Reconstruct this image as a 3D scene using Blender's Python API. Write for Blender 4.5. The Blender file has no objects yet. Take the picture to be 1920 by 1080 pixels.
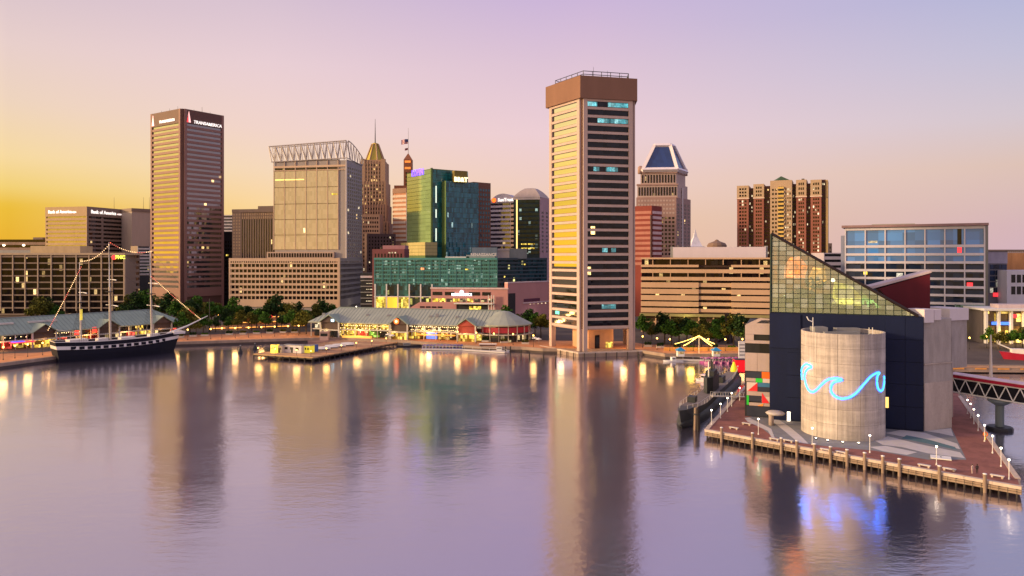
import bpy, math, random
from mathutils import Vector, Matrix

R = math.radians
rnd = random.Random(11)
sc = bpy.context.scene
col = sc.collection

# ------------------------------------------------------------------ camera
FPX, HZN, CAMH = 1400.0, 485.0, 42.0        # focal length in 1920-px units, horizon row, camera height (m)
cam_d = bpy.data.cameras.new("camera")
cam = bpy.data.objects.new("camera", cam_d)
col.objects.link(cam)
cam.location = (0, 0, CAMH)
cam.rotation_euler = (R(90), 0, 0)
cam_d.sensor_width = 36.0
cam_d.lens = FPX / 1920 * 36
cam_d.shift_y = -(540 - HZN) / 1920
cam_d.clip_start = 1.0
cam_d.clip_end = 30000
sc.camera = cam

# ------------------------------------------------------------------ dusk sky, sun just past the left of the frame
SUN_AZ, SUN_EL = 100.0, 12.0                   # degrees to the left of the view axis, degrees above the horizon
def lin(v):
    v /= 255.0
    return v / 12.92 if v <= 0.04045 else ((v + 0.055) / 1.055) ** 2.4
def c8(r, g, b, k=1.0):
    return (lin(r) * k, lin(g) * k, lin(b) * k, 1.0)

world = bpy.data.worlds.new("World")
sc.world = world
world.use_nodes = True
wn, wl = world.node_tree.nodes, world.node_tree.links
wn.clear()
def WN(t, **kw):
    n = wn.new(t)
    for k, v in kw.items():
        setattr(n, k, v)
    return n
def wmath(op, a, b=None, c=None):
    n = WN("ShaderNodeMath", operation=op)
    for i, v in enumerate((a, b, c)):
        if v is None:
            continue
        if isinstance(v, (int, float)):
            n.inputs[i].default_value = v
        else:
            wl.new(v, n.inputs[i])
    return n.outputs[0]
tc = WN("ShaderNodeTexCoord")
sep = WN("ShaderNodeSeparateXYZ")
wl.new(tc.outputs["Generated"], sep.inputs[0])
el = wmath("DIVIDE", wmath("ARCSINE", wmath("MINIMUM", wmath("MAXIMUM", sep.outputs[2], -1.0), 1.0)), R(90))   # 0..1 of 90 deg
hx = wmath("SQRT", wmath("ADD", wmath("MULTIPLY", sep.outputs[0], sep.outputs[0]), wmath("MULTIPLY", sep.outputs[1], sep.outputs[1])))
hx = wmath("MAXIMUM", hx, 1e-4)
sx, sy = -math.sin(R(SUN_AZ)), math.cos(R(SUN_AZ))
cosd = wmath("DIVIDE", wmath("ADD", wmath("MULTIPLY", sep.outputs[0], sx), wmath("MULTIPLY", sep.outputs[1], sy)), hx)
azd = wmath("DIVIDE", wmath("ARCCOSINE", wmath("MINIMUM", wmath("MAXIMUM", cosd, -1.0), 1.0)), R(180))        # 0 at sun .. 1 opposite
def ramp(stops, fac):
    n = WN("ShaderNodeValToRGB")
    e = n.color_ramp.elements
    while len(e) > 1:
        e.remove(e[-1])
    e[0].position, e[0].color = stops[0][0] / 90, stops[0][1]
    for p, cc in stops[1:]:
        x = e.new(p / 90)
        x.color = cc
    n.color_ramp.interpolation = "LINEAR"
    wl.new(fac, n.inputs[0])
    return n.outputs[0]
GLOW = 2.6
r_sun = ramp([(0, c8(255, 190, 40, GLOW)), (4, c8(255, 205, 70, GLOW * .8)), (8, c8(252, 218, 120, 2.4)), (14, c8(250, 224, 170, 2.2)), (25, c8(232, 206, 198, 1.3)), (50, c8(208, 190, 208)), (90, c8(186, 177, 206))], el)
r_left = ramp([(0, c8(218, 160, 40)), (3.4, c8(222, 178, 55)), (4.6, c8(228, 196, 110)), (6.5, c8(232, 204, 150)), (10, c8(224, 199, 178)), (13.5, c8(218, 194, 190)), (17, c8(205, 184, 191)), (30, c8(200, 182, 204)), (90, c8(186, 177, 206))], el)
r_q = ramp([(0, c8(238, 192, 100)), (4, c8(236, 201, 148)), (6.5, c8(231, 203, 174)), (9.5, c8(227, 199, 190)), (14, c8(219, 194, 199)), (19, c8(200, 180, 196)), (30, c8(196, 180, 206)), (90, c8(186, 177, 206))], el)
r_mid = ramp([(0, c8(224, 182, 146)), (3, c8(224, 188, 158)), (5.5, c8(225, 193, 180)), (9.5, c8(223, 194, 199)), (14.5, c8(209, 184, 200)), (19, c8(192, 171, 203)), (30, c8(188, 174, 208)), (90, c8(186, 177, 206))], el)
r_right = ramp([(0, c8(196, 166, 178)), (2, c8(199, 168, 174)), (4, c8(203, 175, 172)), (6, c8(207, 181, 170)), (9, c8(198, 186, 194)), (13, c8(182, 180, 202)), (17, c8(166, 170, 203)), (30, c8(172, 174, 208)), (90, c8(186, 177, 206))], el)
r_back = ramp([(0, c8(205, 168, 178)), (5, c8(212, 180, 192)), (10, c8(204, 184, 202)), (18, c8(178, 174, 204)), (35, c8(172, 173, 206)), (90, c8(186, 177, 206))], el)
def wmix(a, b, lo, hi):
    m = WN("ShaderNodeMapRange", interpolation_type="LINEAR")
    wl.new(azd, m.inputs[0])
    m.inputs[1].default_value, m.inputs[2].default_value = lo / 180, hi / 180
    x = WN("ShaderNodeMix", data_type="RGBA")
    wl.new(m.outputs[0], x.inputs[0])
    wl.new(a, x.inputs[6])
    wl.new(b, x.inputs[7])
    return x.outputs[2]
s = wmix(r_sun, r_left, 32, 66)
s = wmix(s, r_q, 66, 82)
s = wmix(s, r_mid, 82, 102)
s = wmix(s, r_right, 106, 136)
s = wmix(s, r_back, 140, 178)
sky = WN("ShaderNodeTexSky")
sky.sky_type = "NISHITA"
sky.sun_disc = False
sky.sun_elevation = R(SUN_EL)
sky.sun_rotation = R(-SUN_AZ)
bg1, bg2 = WN("ShaderNodeBackground"), WN("ShaderNodeBackground")
wl.new(s, bg1.inputs[0]); bg1.inputs[1].default_value = 1.0
wl.new(sky.outputs[0], bg2.inputs[0]); bg2.inputs[1].default_value = 0.0012
add = WN("ShaderNodeAddShader")
wl.new(bg1.outputs[0], add.inputs[0]); wl.new(bg2.outputs[0], add.inputs[1])
out = WN("ShaderNodeOutputWorld")
wl.new(add.outputs[0], out.inputs[0])

sun_d = bpy.data.lights.new("sun", "SUN")
sun_d.energy = 4.3
sun_d.color = (1.0, 0.68, 0.36)
sun_d.angle = R(6.0)
sun = bpy.data.objects.new("sun", sun_d)
col.objects.link(sun)
sun.rotation_euler = Vector((-sx * math.cos(R(SUN_EL)), -sy * math.cos(R(SUN_EL)), -math.sin(R(SUN_EL)))).to_track_quat("-Z", "Y").to_euler()

sc.view_settings.view_transform = "Standard"
sc.view_settings.look = "None"
sc.view_settings.exposure = 0.2
sc.view_settings.gamma = 1.0
sc.cycles.use_denoising = True
sc.cycles.max_bounces = 8
sc.cycles.sample_clamp_indirect = 6.0
sc.cycles.sample_clamp_direct = 0.0

# ------------------------------------------------------------------ geometry helpers
W = {}                                       # object -> world matrix
def gx(px, Y): return (px - 960) / FPX * Y
def gz(py, Y): return CAMH - (py - HZN) / FPX * Y
def at(px, Y): return Vector((gx(px, Y), Y))
def G(px, py, z=2.0):                        # ground point seen at a pixel
    Y = (CAMH - z) * FPX / (py - HZN)
    return Vector((gx(px, Y), Y))

def link(name, data, parent=None, M=None):
    o = bpy.data.objects.new(name, data)
    col.objects.link(o)
    M = M or Matrix()
    if parent is not None:
        o.parent = parent
        o.matrix_basis = W[parent].inverted() @ M
    else:
        o.matrix_basis = M
    W[o] = M
    return o
def tag(o, label=None, cat=None, group=None, kind=None):
    if label: o["label"] = label
    if cat: o["category"] = cat
    if group: o["group"] = group
    if kind: o["kind"] = kind
    return o
def thing(name, label, cat, loc=(0, 0, 0), group=None, rz=0.0):
    l = tuple(loc) + ((2.0,) if len(loc) == 2 else ())
    return tag(link(name, None, None, Matrix.Translation(l) @ Matrix.Rotation(rz, 4, "Z")), label, cat, group)

class MB:
    """collects shapes in world coordinates (or local to a matrix) into one mesh"""
    def __init__(s): s.v, s.f, s.smooth = [], [], False
    def add(s, verts, faces, M=None):
        b = len(s.v)
        s.v += [tuple(M @ Vector(p)) if M else tuple(p) for p in verts]
        s.f += [tuple(b + i for i in f) for f in faces]
        return s
    def box(s, x0, x1, y0, y1, z0, z1, M=None):
        return s.add([(x0, y0, z0), (x1, y0, z0), (x1, y1, z0), (x0, y1, z0), (x0, y0, z1), (x1, y0, z1), (x1, y1, z1), (x0, y1, z1)],
                     [(0, 3, 2, 1), (4, 5, 6, 7), (0, 1, 5, 4), (1, 2, 6, 5), (2, 3, 7, 6), (3, 0, 4, 7)], M)
    def prism(s, poly, z0, z1, M=None, top=None):
        n = len(poly); t = top or poly
        v = [(p[0], p[1], z0) for p in poly] + [(p[0], p[1], z1) for p in t]
        f = [tuple(range(n - 1, -1, -1)), tuple(range(n, 2 * n))] + [(i, (i + 1) % n, n + (i + 1) % n, n + i) for i in range(n)]
        return s.add(v, f, M)
    def tube(s, pts, r, n=6, r1=None, cap=True, M=None):
        pts = [Vector(p) for p in pts]; m = len(pts)
        v, f = [], []
        for i, p in enumerate(pts):
            d = (pts[min(i + 1, m - 1)] - pts[max(i - 1, 0)]).normalized()
            a = d.cross(Vector((0, 0, 1)))
            if a.length < 1e-3: a = Vector((1, 0, 0))
            a.normalize(); b = d.cross(a)
            rr = r if r1 is None else r + (r1 - r) * i / max(m - 1, 1)
            v += [p + (a * math.cos(2 * math.pi * k / n) + b * math.sin(2 * math.pi * k / n)) * rr for k in range(n)]
        for i in range(m - 1):
            for k in range(n):
                f.append((i * n + k, i * n + (k + 1) % n, (i + 1) * n + (k + 1) % n, (i + 1) * n + k))
        if cap: f += [tuple(range(n)), tuple(range((m - 1) * n + n - 1, (m - 1) * n - 1, -1))]
        return s.add(v, f, M)
    def bar(s, a, b, w, M=None):
        return s.tube([a, b], w * 0.7071, 4, M=M)
    def lathe(s, prof, n=16, M=None):
        v, f = [], []; m = len(prof)
        for r, z in prof:
            v += [(r * math.cos(2 * math.pi * k / n), r * math.sin(2 * math.pi * k / n), z) for k in range(n)]
        for i in range(m - 1):
            for k in range(n):
                f.append((i * n + k, i * n + (k + 1) % n, (i + 1) * n + (k + 1) % n, (i + 1) * n + k))
        f += [tuple(range(n - 1, -1, -1)), tuple(range((m - 1) * n, m * n))]
        return s.add(v, f, M)
    def quad(s, a, b, c, d): return s.add([a, b, c, d], [(0, 1, 2, 3)])
    def mesh(s, name, mat, smooth=False):
        me = bpy.data.meshes.new(name)
        me.from_pydata(s.v, [], s.f)
        for m_ in (mat if isinstance(mat, (list, tuple)) else [mat]): me.materials.append(m_)
        if smooth: me.polygons.foreach_set("use_smooth", [True] * len(me.polygons))
        me.update()
        return me
    def build(s, name, mat, parent=None, smooth=False, kind=None, M=None):
        o = link(name, s.mesh(name, mat, smooth), parent, M)
        if kind: o["kind"] = kind
        return o
def Mloc(x, y, z, rz=0.0): return Matrix.Translation((x, y, z)) @ Matrix.Rotation(rz, 4, "Z")

_boxes = {}
def box_mesh(sx_, sy_, sz_, mat, name):
    k = (round(sx_, 3), round(sy_, 3), round(sz_, 3), mat.name)
    if k not in _boxes:
        _boxes[k] = MB().box(-sx_ / 2, sx_ / 2, -sy_ / 2, sy_ / 2, -sz_ / 2, sz_ / 2).mesh(name, mat)
    return _boxes[k]

class Face:
    """a vertical facade from A (left) to B (right) as seen from outside; u metres along, z height, d metres outwards"""
    def __init__(s, A, B):
        s.A, s.B = Vector(A[:2]), Vector(B[:2])
        s.u = (s.B - s.A); s.L = s.u.length; s.u.normalize()
        s.n = Vector((s.u.y, -s.u.x)); s.ang = math.atan2(s.u.y, s.u.x)
    def M(s, u, z, d):
        p = s.A + s.u * u + s.n * d
        return Mloc(p.x, p.y, z, s.ang)
    def pt(s, u, z, d=0.0):
        p = s.A + s.u * u + s.n * d
        return Vector((p.x, p.y, z))
    def box(s, parent, name, u0, u1, z0, z1, d0, d1, mat):
        me = box_mesh(u1 - u0, d1 - d0, z1 - z0, mat, name)
        return link(name, me, parent, s.M((u0 + u1) / 2, (z0 + z1) / 2, (d0 + d1) / 2))
    def add(s, mb, u0, u1, z0, z1, d0, d1):
        mb.box(-(u1 - u0) / 2, (u1 - u0) / 2, -(d1 - d0) / 2, (d1 - d0) / 2, -(z1 - z0) / 2, (z1 - z0) / 2, s.M((u0 + u1) / 2, (z0 + z1) / 2, (d0 + d1) / 2))
    def offset(s, d): return Face(s.A + s.n * d, s.B + s.n * d)
    def upx(s, px):
        """u of the point of this facade seen at column px"""
        k = (px - 960) / FPX
        den = s.u.x - k * s.u.y
        return (k * s.A.y - s.A.x) / den
    def zat(s, px, py):
        u = s.upx(px); return gz(py, s.A.y + s.u.y * u)

def solve_rect(pL, pC, pR, Yc, ratio=1.0, ang=90.0):
    """front corner at column pC and depth Yc; the wing to column pL and the wing to pR (ratio times as long) meet at ang degrees"""
    C = at(pC, Yc); best = None
    kL, kR = (pL - 960) / FPX, (pR - 960) / FPX
    for i in range(1, 1790):
        th = R(i * 0.1)
        uR = Vector((math.cos(th), math.sin(th))); uL = Vector((math.cos(th + R(ang)), math.sin(th + R(ang))))
        dL = uL.x - kL * uL.y; dR = uR.x - kR * uR.y
        if abs(dL) < 1e-4 or abs(dR) < 1e-4: continue
        sL = (kL * C.y - C.x) / dL; sR = (kR * C.y - C.x) / dR
        if sL <= 0 or sR <= 0: continue
        e = abs(sR - ratio * sL) / sL
        if best is None or e < best[0]: best = (e, C + uL * sL, C, C + uR * sR)
    return best[1:]

def text(parent, name, s_, M, size, mat, ext=0.15, shear=0.0, bold=0.0, spacing=1.0):
    cu = bpy.data.curves.new(name, "FONT")
    cu.body = s_; cu.size = size; cu.extrude = ext; cu.shear = shear; cu.offset = bold; cu.space_character = spacing
    cu.align_x = "CENTER"; cu.align_y = "CENTER"; cu.resolution_u = 2
    o = bpy.data.objects.new(name, cu)
    me = bpy.data.meshes.new_from_object(o)
    bpy.data.objects.remove(o); bpy.data.curves.remove(cu)
    me.materials.clear(); me.materials.append(mat)
    return link(name, me, parent, M @ Matrix.Rotation(R(90), 4, "X"))

# ------------------------------------------------------------------ materials
_m = {}
def nodes(name):
    m = bpy.data.materials.new(name); m.use_nodes = True
    nt = m.node_tree
    return m, nt, nt.nodes["Principled BSDF"]
def vnoise(nt, scale, vec=(1, 1, 1), detail=4, rough=.6):
    g = nt.nodes.new("ShaderNodeNewGeometry")
    mp = nt.nodes.new("ShaderNodeMapping"); mp.inputs["Scale"].default_value = vec
    nt.links.new(g.outputs["Position"], mp.inputs[0])
    n = nt.nodes.new("ShaderNodeTexNoise"); n.inputs["Scale"].default_value = scale
    n.inputs["Detail"].default_value = detail; n.inputs["Roughness"].default_value = rough
    nt.links.new(mp.outputs[0], n.inputs["Vector"])
    return n.outputs[0]
def solid(name, rgb, rough=.75, metal=0.0, var=.18, scale=.35, streak=True, bump=0.0):
    """painted, stone or concrete surface: mottled and streaked base colour"""
    if name in _m: return _m[name]
    m, nt, b = nodes(name)
    a = vnoise(nt, scale, (1, 1, .25) if streak else (1, 1, 1))
    f = vnoise(nt, scale * 9, (1, 1, 1), 2)
    mx = nt.nodes.new("ShaderNodeMath"); mx.operation = "MULTIPLY_ADD"
    nt.links.new(f, mx.inputs[0]); mx.inputs[1].default_value = .35; nt.links.new(a, mx.inputs[2])
    mr = nt.nodes.new("ShaderNodeMapRange")
    nt.links.new(mx.outputs[0], mr.inputs[0])
    mr.inputs[1].default_value, mr.inputs[2].default_value = .35, 1.0
    mr.inputs[3].default_value, mr.inputs[4].default_value = 1 - var, 1 + var
    vm = nt.nodes.new("ShaderNodeVectorMath"); vm.operation = "SCALE"
    vm.inputs[0].default_value = rgb[:3]
    nt.links.new(mr.outputs[0], vm.inputs["Scale"])
    nt.links.new(vm.outputs[0], b.inputs["Base Color"])
    b.inputs["Roughness"].default_value = rough; b.inputs["Metallic"].default_value = metal
    b.inputs["Specular IOR Level"].default_value = .22
    if bump:
        bp = nt.nodes.new("ShaderNodeBump"); bp.inputs["Strength"].default_value = bump; bp.inputs["Distance"].default_value = .05
        nt.links.new(f, bp.inputs["Height"]); nt.links.new(bp.outputs[0], b.inputs["Normal"])
    _m[name] = m
    return m
def cells(nt, cw, ch):
    """random number per cell of cw metres along the facade and ch metres in height"""
    g = nt.nodes.new("ShaderNodeNewGeometry"); sp = nt.nodes.new("ShaderNodeSeparateXYZ")
    nt.links.new(g.outputs["Position"], sp.inputs[0])
    def mth(op, a, b):
        n = nt.nodes.new("ShaderNodeMath"); n.operation = op
        for i, v in enumerate((a, b)):
            if isinstance(v, (int, float)): n.inputs[i].default_value = v
            else: nt.links.new(v, n.inputs[i])
        return n.outputs[0]
    h = mth("ADD", sp.outputs[0], mth("MULTIPLY", sp.outputs[1], .61))
    cx = mth("FLOOR", mth("DIVIDE", h, cw), 0); cz = mth("FLOOR", mth("DIVIDE", sp.outputs[2], ch), 0)
    cb = nt.nodes.new("ShaderNodeCombineXYZ")
    nt.links.new(cx, cb.inputs[0]); nt.links.new(cz, cb.inputs[2])
    w = nt.nodes.new("ShaderNodeTexWhiteNoise"); w.noise_dimensions = "3D"
    nt.links.new(cb.outputs[0], w.inputs["Vector"])
    return w.outputs["Value"], w.outputs["Color"], mth
def glass(name, rgb, ior=1.9, rough=.04, cw=1.6, ch=3.6, lit=0.0, lcol=(1.0, .62, .22), lstr=1.6, var=.5, wob=.02, metal=0.0):
    """window glass of a building: coated, pane-to-pane differences, a share of the rooms lit"""
    if name in _m: return _m[name]
    m, nt, b = nodes(name)
    v, vc, mth = cells(nt, cw, ch)
    vm = nt.nodes.new("ShaderNodeVectorMath"); vm.operation = "SCALE"
    vm.inputs[0].default_value = rgb[:3]
    nt.links.new(mth("ADD", mth("MULTIPLY", v, var * 2), 1 - var), vm.inputs["Scale"])
    nt.links.new(vm.outputs[0], b.inputs["Base Color"])
    b.inputs["Roughness"].default_value = rough; b.inputs["IOR"].default_value = ior; b.inputs["Metallic"].default_value = metal
    if wob:                                   # panes are never quite in one plane
        bp = nt.nodes.new("ShaderNodeNormalMap") if False else nt.nodes.new("ShaderNodeVectorMath")
        bp.operation = "MULTIPLY_ADD"
        g = nt.nodes.new("ShaderNodeNewGeometry")
        sb = nt.nodes.new("ShaderNodeVectorMath"); sb.operation = "SUBTRACT"; sb.inputs[1].default_value = (.5, .5, .5)
        nt.links.new(vc, sb.inputs[0]); nt.links.new(sb.outputs[0], bp.inputs[0])
        bp.inputs[1].default_value = (wob, wob, wob); nt.links.new(g.outputs["Normal"], bp.inputs[2])
        nz = nt.nodes.new("ShaderNodeVectorMath"); nz.operation = "NORMALIZE"
        nt.links.new(bp.outputs[0], nz.inputs[0]); nt.links.new(nz.outputs[0], b.inputs["Normal"])
    if lit:
        on = mth("LESS_THAN", v, lit)
        nz_ = mth("POWER", vnoise(nt, 1.1, (1, 1, 1.4), 3, .75), 2.2)
        sc_ = nt.nodes.new("ShaderNodeSeparateColor"); nt.links.new(vc, sc_.inputs[0])
        br = mth("MULTIPLY", on, mth("MULTIPLY", nz_, mth("ADD", mth("MULTIPLY", mth("POWER", sc_.outputs[1], 2.0), lstr * 5), lstr * .9)))
        cm = nt.nodes.new("ShaderNodeMix"); cm.data_type = "RGBA"
        nt.links.new(sc_.outputs[2], cm.inputs[0]); cm.inputs[6].default_value = (*lcol, 1)
        cm.inputs[7].default_value = (lcol[0] * .8 + .2, lcol[1] * .8 + .16, lcol[2] * .8 + .1, 1)
        nt.links.new(cm.outputs[2], b.inputs["Emission Color"])
        nt.links.new(br, b.inputs["Emission Strength"])
    _m[name] = m
    return m
def emit(name, rgb, strength):
    if name in _m: return _m[name]
    m, nt, b = nodes(name)
    b.inputs["Base Color"].default_value = (*rgb[:3], 1)
    b.inputs["Emission Color"].default_value = (*rgb[:3], 1); b.inputs["Emission Strength"].default_value = strength
    _m[name] = m
    return m
def lamp(parent, loc, power, rgb=(1, .6, .25), radius=.3):
    d = bpy.data.lights.new("lamp_light", "POINT"); d.energy = power; d.color = rgb; d.shadow_soft_size = max(radius, 1.5)
    o = bpy.data.objects.new("lamp_light", d); col.objects.link(o)
    o.parent = parent; o.matrix_basis = W[parent].inverted() @ Matrix.Translation(loc)
    return o
ORD = ["first", "second", "third", "fourth", "fifth", "sixth", "seventh", "eighth", "ninth", "tenth", "eleventh", "twelfth", "thirteenth", "fourteenth",
       "fifteenth", "sixteenth", "seventeenth", "eighteenth", "nineteenth", "twentieth"]

WARM = (1.0, .58, .2)
GOLD = (1.0, .72, .12)
asphalt = solid("asphalt", (.05, .05, .055), .9, var=.25, streak=False)
brick_pave = solid("brick_paving", (.25, .1, .08), .85, var=.45, scale=.22, streak=False, bump=.3)
brick_warm = solid("terrace_brick", (.42, .2, .1), .85, var=.3, scale=.5, streak=False)
pave_grey = solid("grey_paving", (.2, .2, .21), .85, var=.2, scale=.5, streak=False)
pave_white = solid("white_paving", (.52, .48, .46), .85, var=.12, scale=.5, streak=False)
timber = solid("weathered_timber", (.25, .18, .13), .85, var=.35, scale=.8)
timber_dark = solid("wet_timber", (.04, .032, .028), .7, var=.3, scale=.8)
quay_stone = solid("quay_stone", (.3, .22, .17), .85, var=.3, scale=.4)
white_paint = solid("white_paint", (.72, .7, .68), .5, var=.08)
grey_metal = solid("grey_metal", (.3, .3, .31), .45, .3, var=.12)
dark_metal = solid("dark_metal", (.04, .04, .045), .5, .3, var=.2)
lamp_white = emit("lamp_white", (1, .82, .55), 14)
lamp_warm = emit("lamp_warm", (1, .62, .22), 12)
sign_white = emit("sign_white", (1, .93, .86), .85)
sign_red = emit("sign_red", (1, .04, .05), 1.2)

# ------------------------------------------------------------------ water
def water_mat():
    m, nt, b = nodes("harbour_water")
    N, L = nt.nodes, nt.links
    outn = next(n for n in N if n.type == "OUTPUT_MATERIAL")
    b.inputs["Base Color"].default_value = (.02, .014, .03, 1)
    b.inputs["Roughness"].default_value = .6
    gl = N.new("ShaderNodeBsdfGlossy")
    gl.inputs["Color"].default_value = (.95, .91, .985, 1)
    # calm patches and ruffled patches
    p = vnoise(nt, .012, (1, 1, 1), 3)
    mr = N.new("ShaderNodeMapRange"); L.new(p, mr.inputs[0])
    mr.inputs[1].default_value, mr.inputs[2].default_value = .35, .65
    mr.inputs[3].default_value, mr.inputs[4].default_value = .085, .155
    L.new(mr.outputs[0], gl.inputs["Roughness"])
    fr = N.new("ShaderNodeFresnel"); fr.inputs["IOR"].default_value = 2.6
    bp = N.new("ShaderNodeBump"); bp.inputs["Strength"].default_value = .34; bp.inputs["Distance"].default_value = .12
    h1 = vnoise(nt, .7, (.7, 1.2, 1), 4)
    h2 = vnoise(nt, .16, (.6, 1.3, 1), 2)
    ad = N.new("ShaderNodeMath"); ad.operation = "MULTIPLY_ADD"
    L.new(h2, ad.inputs[0]); ad.inputs[1].default_value = .8; L.new(h1, ad.inputs[2])
    mh = N.new("ShaderNodeMapRange"); L.new(vnoise(nt, .02, (1, 1.6, 1), 4), mh.inputs[0])
    mh.inputs[1].default_value, mh.inputs[2].default_value, mh.inputs[3].default_value, mh.inputs[4].default_value = .35, .65, .35, 1.5
    hm = N.new("ShaderNodeMath"); hm.operation = "MULTIPLY"; L.new(ad.outputs[0], hm.inputs[0]); L.new(mh.outputs[0], hm.inputs[1])
    L.new(hm.outputs[0], bp.inputs["Height"])
    L.new(bp.outputs[0], gl.inputs["Normal"])
    mx = N.new("ShaderNodeMixShader")
    mf = N.new("ShaderNodeMath"); mf.operation = "MULTIPLY_ADD"; mf.use_clamp = True
    L.new(fr.outputs[0], mf.inputs[0]); mf.inputs[1].default_value = .62; mf.inputs[2].default_value = .4
    L.new(mf.outputs[0], mx.inputs[0]); L.new(b.outputs[0], mx.inputs[1]); L.new(gl.outputs[0], mx.inputs[2])
    L.new(mx.outputs[0], outn.inputs[0])
    return m
o = MB().quad((-6000, -3000, 0), (6000, -3000, 0), (6000, 9000, 0), (-6000, 9000, 0)).build("water", water_mat(), kind="structure")
tag(o, "calm mauve harbour water with long soft reflections")

# ------------------------------------------------------------------ land
LZ = 2.0
quay = [(-2500, 60), (-420, 215), tuple(G(0, 682)), tuple(G(108, 668)), tuple(G(200, 655)), tuple(G(318, 642)), tuple(G(565, 634.5)), tuple(G(640, 633)), tuple(G(763, 639)), tuple(G(804, 643)),
        tuple(G(902, 650)), tuple(G(978, 651)), tuple(G(1018, 654)), tuple(G(1195, 656)), tuple(G(1247, 664)), tuple(G(1420, 664)), (150, 306), (160, 281), (420, 262), (2500, 200)]
land_m = solid("city_paving", (.085, .066, .06), .9, var=.3, scale=.08, streak=False)
o = MB().prism(quay + [(9000, 9000), (-9000, 9000)], -3, LZ).build("ground", land_m, kind="structure")
tag(o, "paved city ground behind the harbour quay")
# quay wall cap and face
def strip_wall(name, pts, z0, z1, w, mat, parent=None, label=None):
    mb = MB()
    for a, b in zip(pts[:-1], pts[1:]):
        f = Face(a, b)
        f.add(mb, -.1, f.L + .1, z0, z1, -w, .25)
    q = mb.build(name, mat, parent, kind="structure")
    if label: tag(q, label)
    return q
strip_wall("quay_edge", quay[1:-1], 0.9, LZ + .18, 1.0, quay_stone, label="stone kerb along the harbour quay")
# brick promenade by the water, orange lamp light put into its colour
prom = solid("promenade_lit_brick", (.45, .2, .09), .85, var=.3, scale=.3, streak=False)
def sheet(name, pts, z, mat, label=None):
    q = MB().add([(p[0], p[1], z) for p in pts], [tuple(range(len(pts)))]).build(name, mat, kind="structure")
    if label: tag(q, label)
    return q
inner = [Vector(p) for p in quay[1:16]]
back = [Vector((p.x - (6 if p.x < 0 else 0), p.y + 34)) for p in inner]
sheet("promenade", [(p.x, p.y + .9) for p in inner] + [tuple(p) for p in reversed(back)], LZ + .004, prom, "brick promenade along the quay, orange lamp light put into its colour")
# street behind the pavilions
sheet("road", [(-700, 470), (-260, 445), (60, 418), (200, 400), (600, 395), (600, 418), (200, 423), (60, 441), (-260, 468), (-700, 493)], LZ + .008, asphalt, "dark asphalt street behind the pavilions")
mk = MB()
for a, b in zip([(-700, 481.5), (-260, 456.5), (60, 429.5)], [(-260, 456.5), (60, 429.5), (200, 411.5)]):
    f = Face(a, b); n = int(f.L / 9)
    for i in range(n):
        p, q = f.pt(i * 9, LZ + .012, .08), f.pt(i * 9 + 3, LZ + .012, .08)
        p2, q2 = f.pt(i * 9, LZ + .012, -.08), f.pt(i * 9 + 3, LZ + .012, -.08)
        mk.quad(p, q, q2, p2)
tag(mk.build("road_markings", white_paint, kind="structure"), "white dashed lane markings on the street")
# brick amphitheatre steps between the two pavilions
terr = [[(395, 618), (575, 612)], [(420, 611), (575, 606)], [(440, 604), (560, 600)]]
ampr = thing("amphitheatre", "orange lit brick terrace steps between the tall ship and the green roofed pavilion", "terrace", tuple(G(490, 615)))
for i, ((x0, y0), (x1, y1)) in enumerate(terr):
    a, b = G(x0, y0), G(x1, y1)
    f = Face(a, b)
    f.box(ampr, "step", 0, f.L, LZ, LZ + .9 + i * .8, -14, -i * 3.0 - .01, brick_warm)
    f.box(ampr, "step_kerb", 0, f.L, LZ + .9 + i * .8, LZ + 1.1 + i * .8, -i * 3.0 - .5, -i * 3.0 + .15, pave_white)
    for k in range(6): f.box(ampr, "step_light", f.L * (k + .12) / 6, f.L * (k + .88) / 6, LZ + .5 + i * .8, LZ + .72 + i * .8, -i * 3.0 - .02, -i * 3.0 + .05, emit("step_glow", (1, .42, .07), 2.6))
    lamp(ampr, f.pt(f.L * (.25 + .25 * i), LZ + 4 + i, 3), 900, (1, .5, .14), .5)

# ------------------------------------------------------------------ timber pier in front of the pavilion
A, B, C_ = G(475, 663), G(587, 669.5), G(745, 641)
D_ = A + (C_ - B)
pier = MB().prism([tuple(A), tuple(B), tuple(C_), tuple(D_)], .9, 1.7).build("pier", timber_dark, kind="structure")
tag(pier, "low timber pier carrying sheds and boats in front of the pavilion")
fA, fB, fC = Face(A, B), Face(B, C_), Face(D_, A)
for f, n in ((fA, 8), (fB, 18), (fC, 14)):
    f.box(pier, "edge_beam", 0, f.L, 1.45, 1.95, -.35, .12, solid("edge_beam", (.45, .28, .14), .8, var=.25))
    for i in range(n + 1):
        u = .3 + (f.L - .6) * i / n
        p = f.pt(u, 0, .1)
        link("piling", bpy.data.meshes.get("pier_piling") or MB().lathe([(.22, -2.5), (.22, 1.5), (.16, 1.6)], 8).mesh("pier_piling", timber_dark), pier, Mloc(p.x, p.y, 0))
pn = int(fA.L / 1.0)
pdir = (C_ - B).normalized()
deck_m = [solid("deck_plank", (.4, .22, .12), .85, var=.3, scale=.5), solid("deck_plank_pale", (.46, .28, .16), .85, var=.3, scale=.5), solid("deck_plank_dark", (.32, .18, .11), .85, var=.3, scale=.5)]
nb = 30
for i in range(nb):                           # deck boards run across the pier
    p0, p1 = B + (C_ - B) * (i / nb), A + (C_ - B) * (i / nb)
    w_ = (C_ - B).length / nb
    f = Face(p1, p0)
    f.box(pier, "deck_plank", .4, f.L - .4, 1.7, 1.78, -w_ + .08, 0, deck_m[rnd.randrange(3)])

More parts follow.
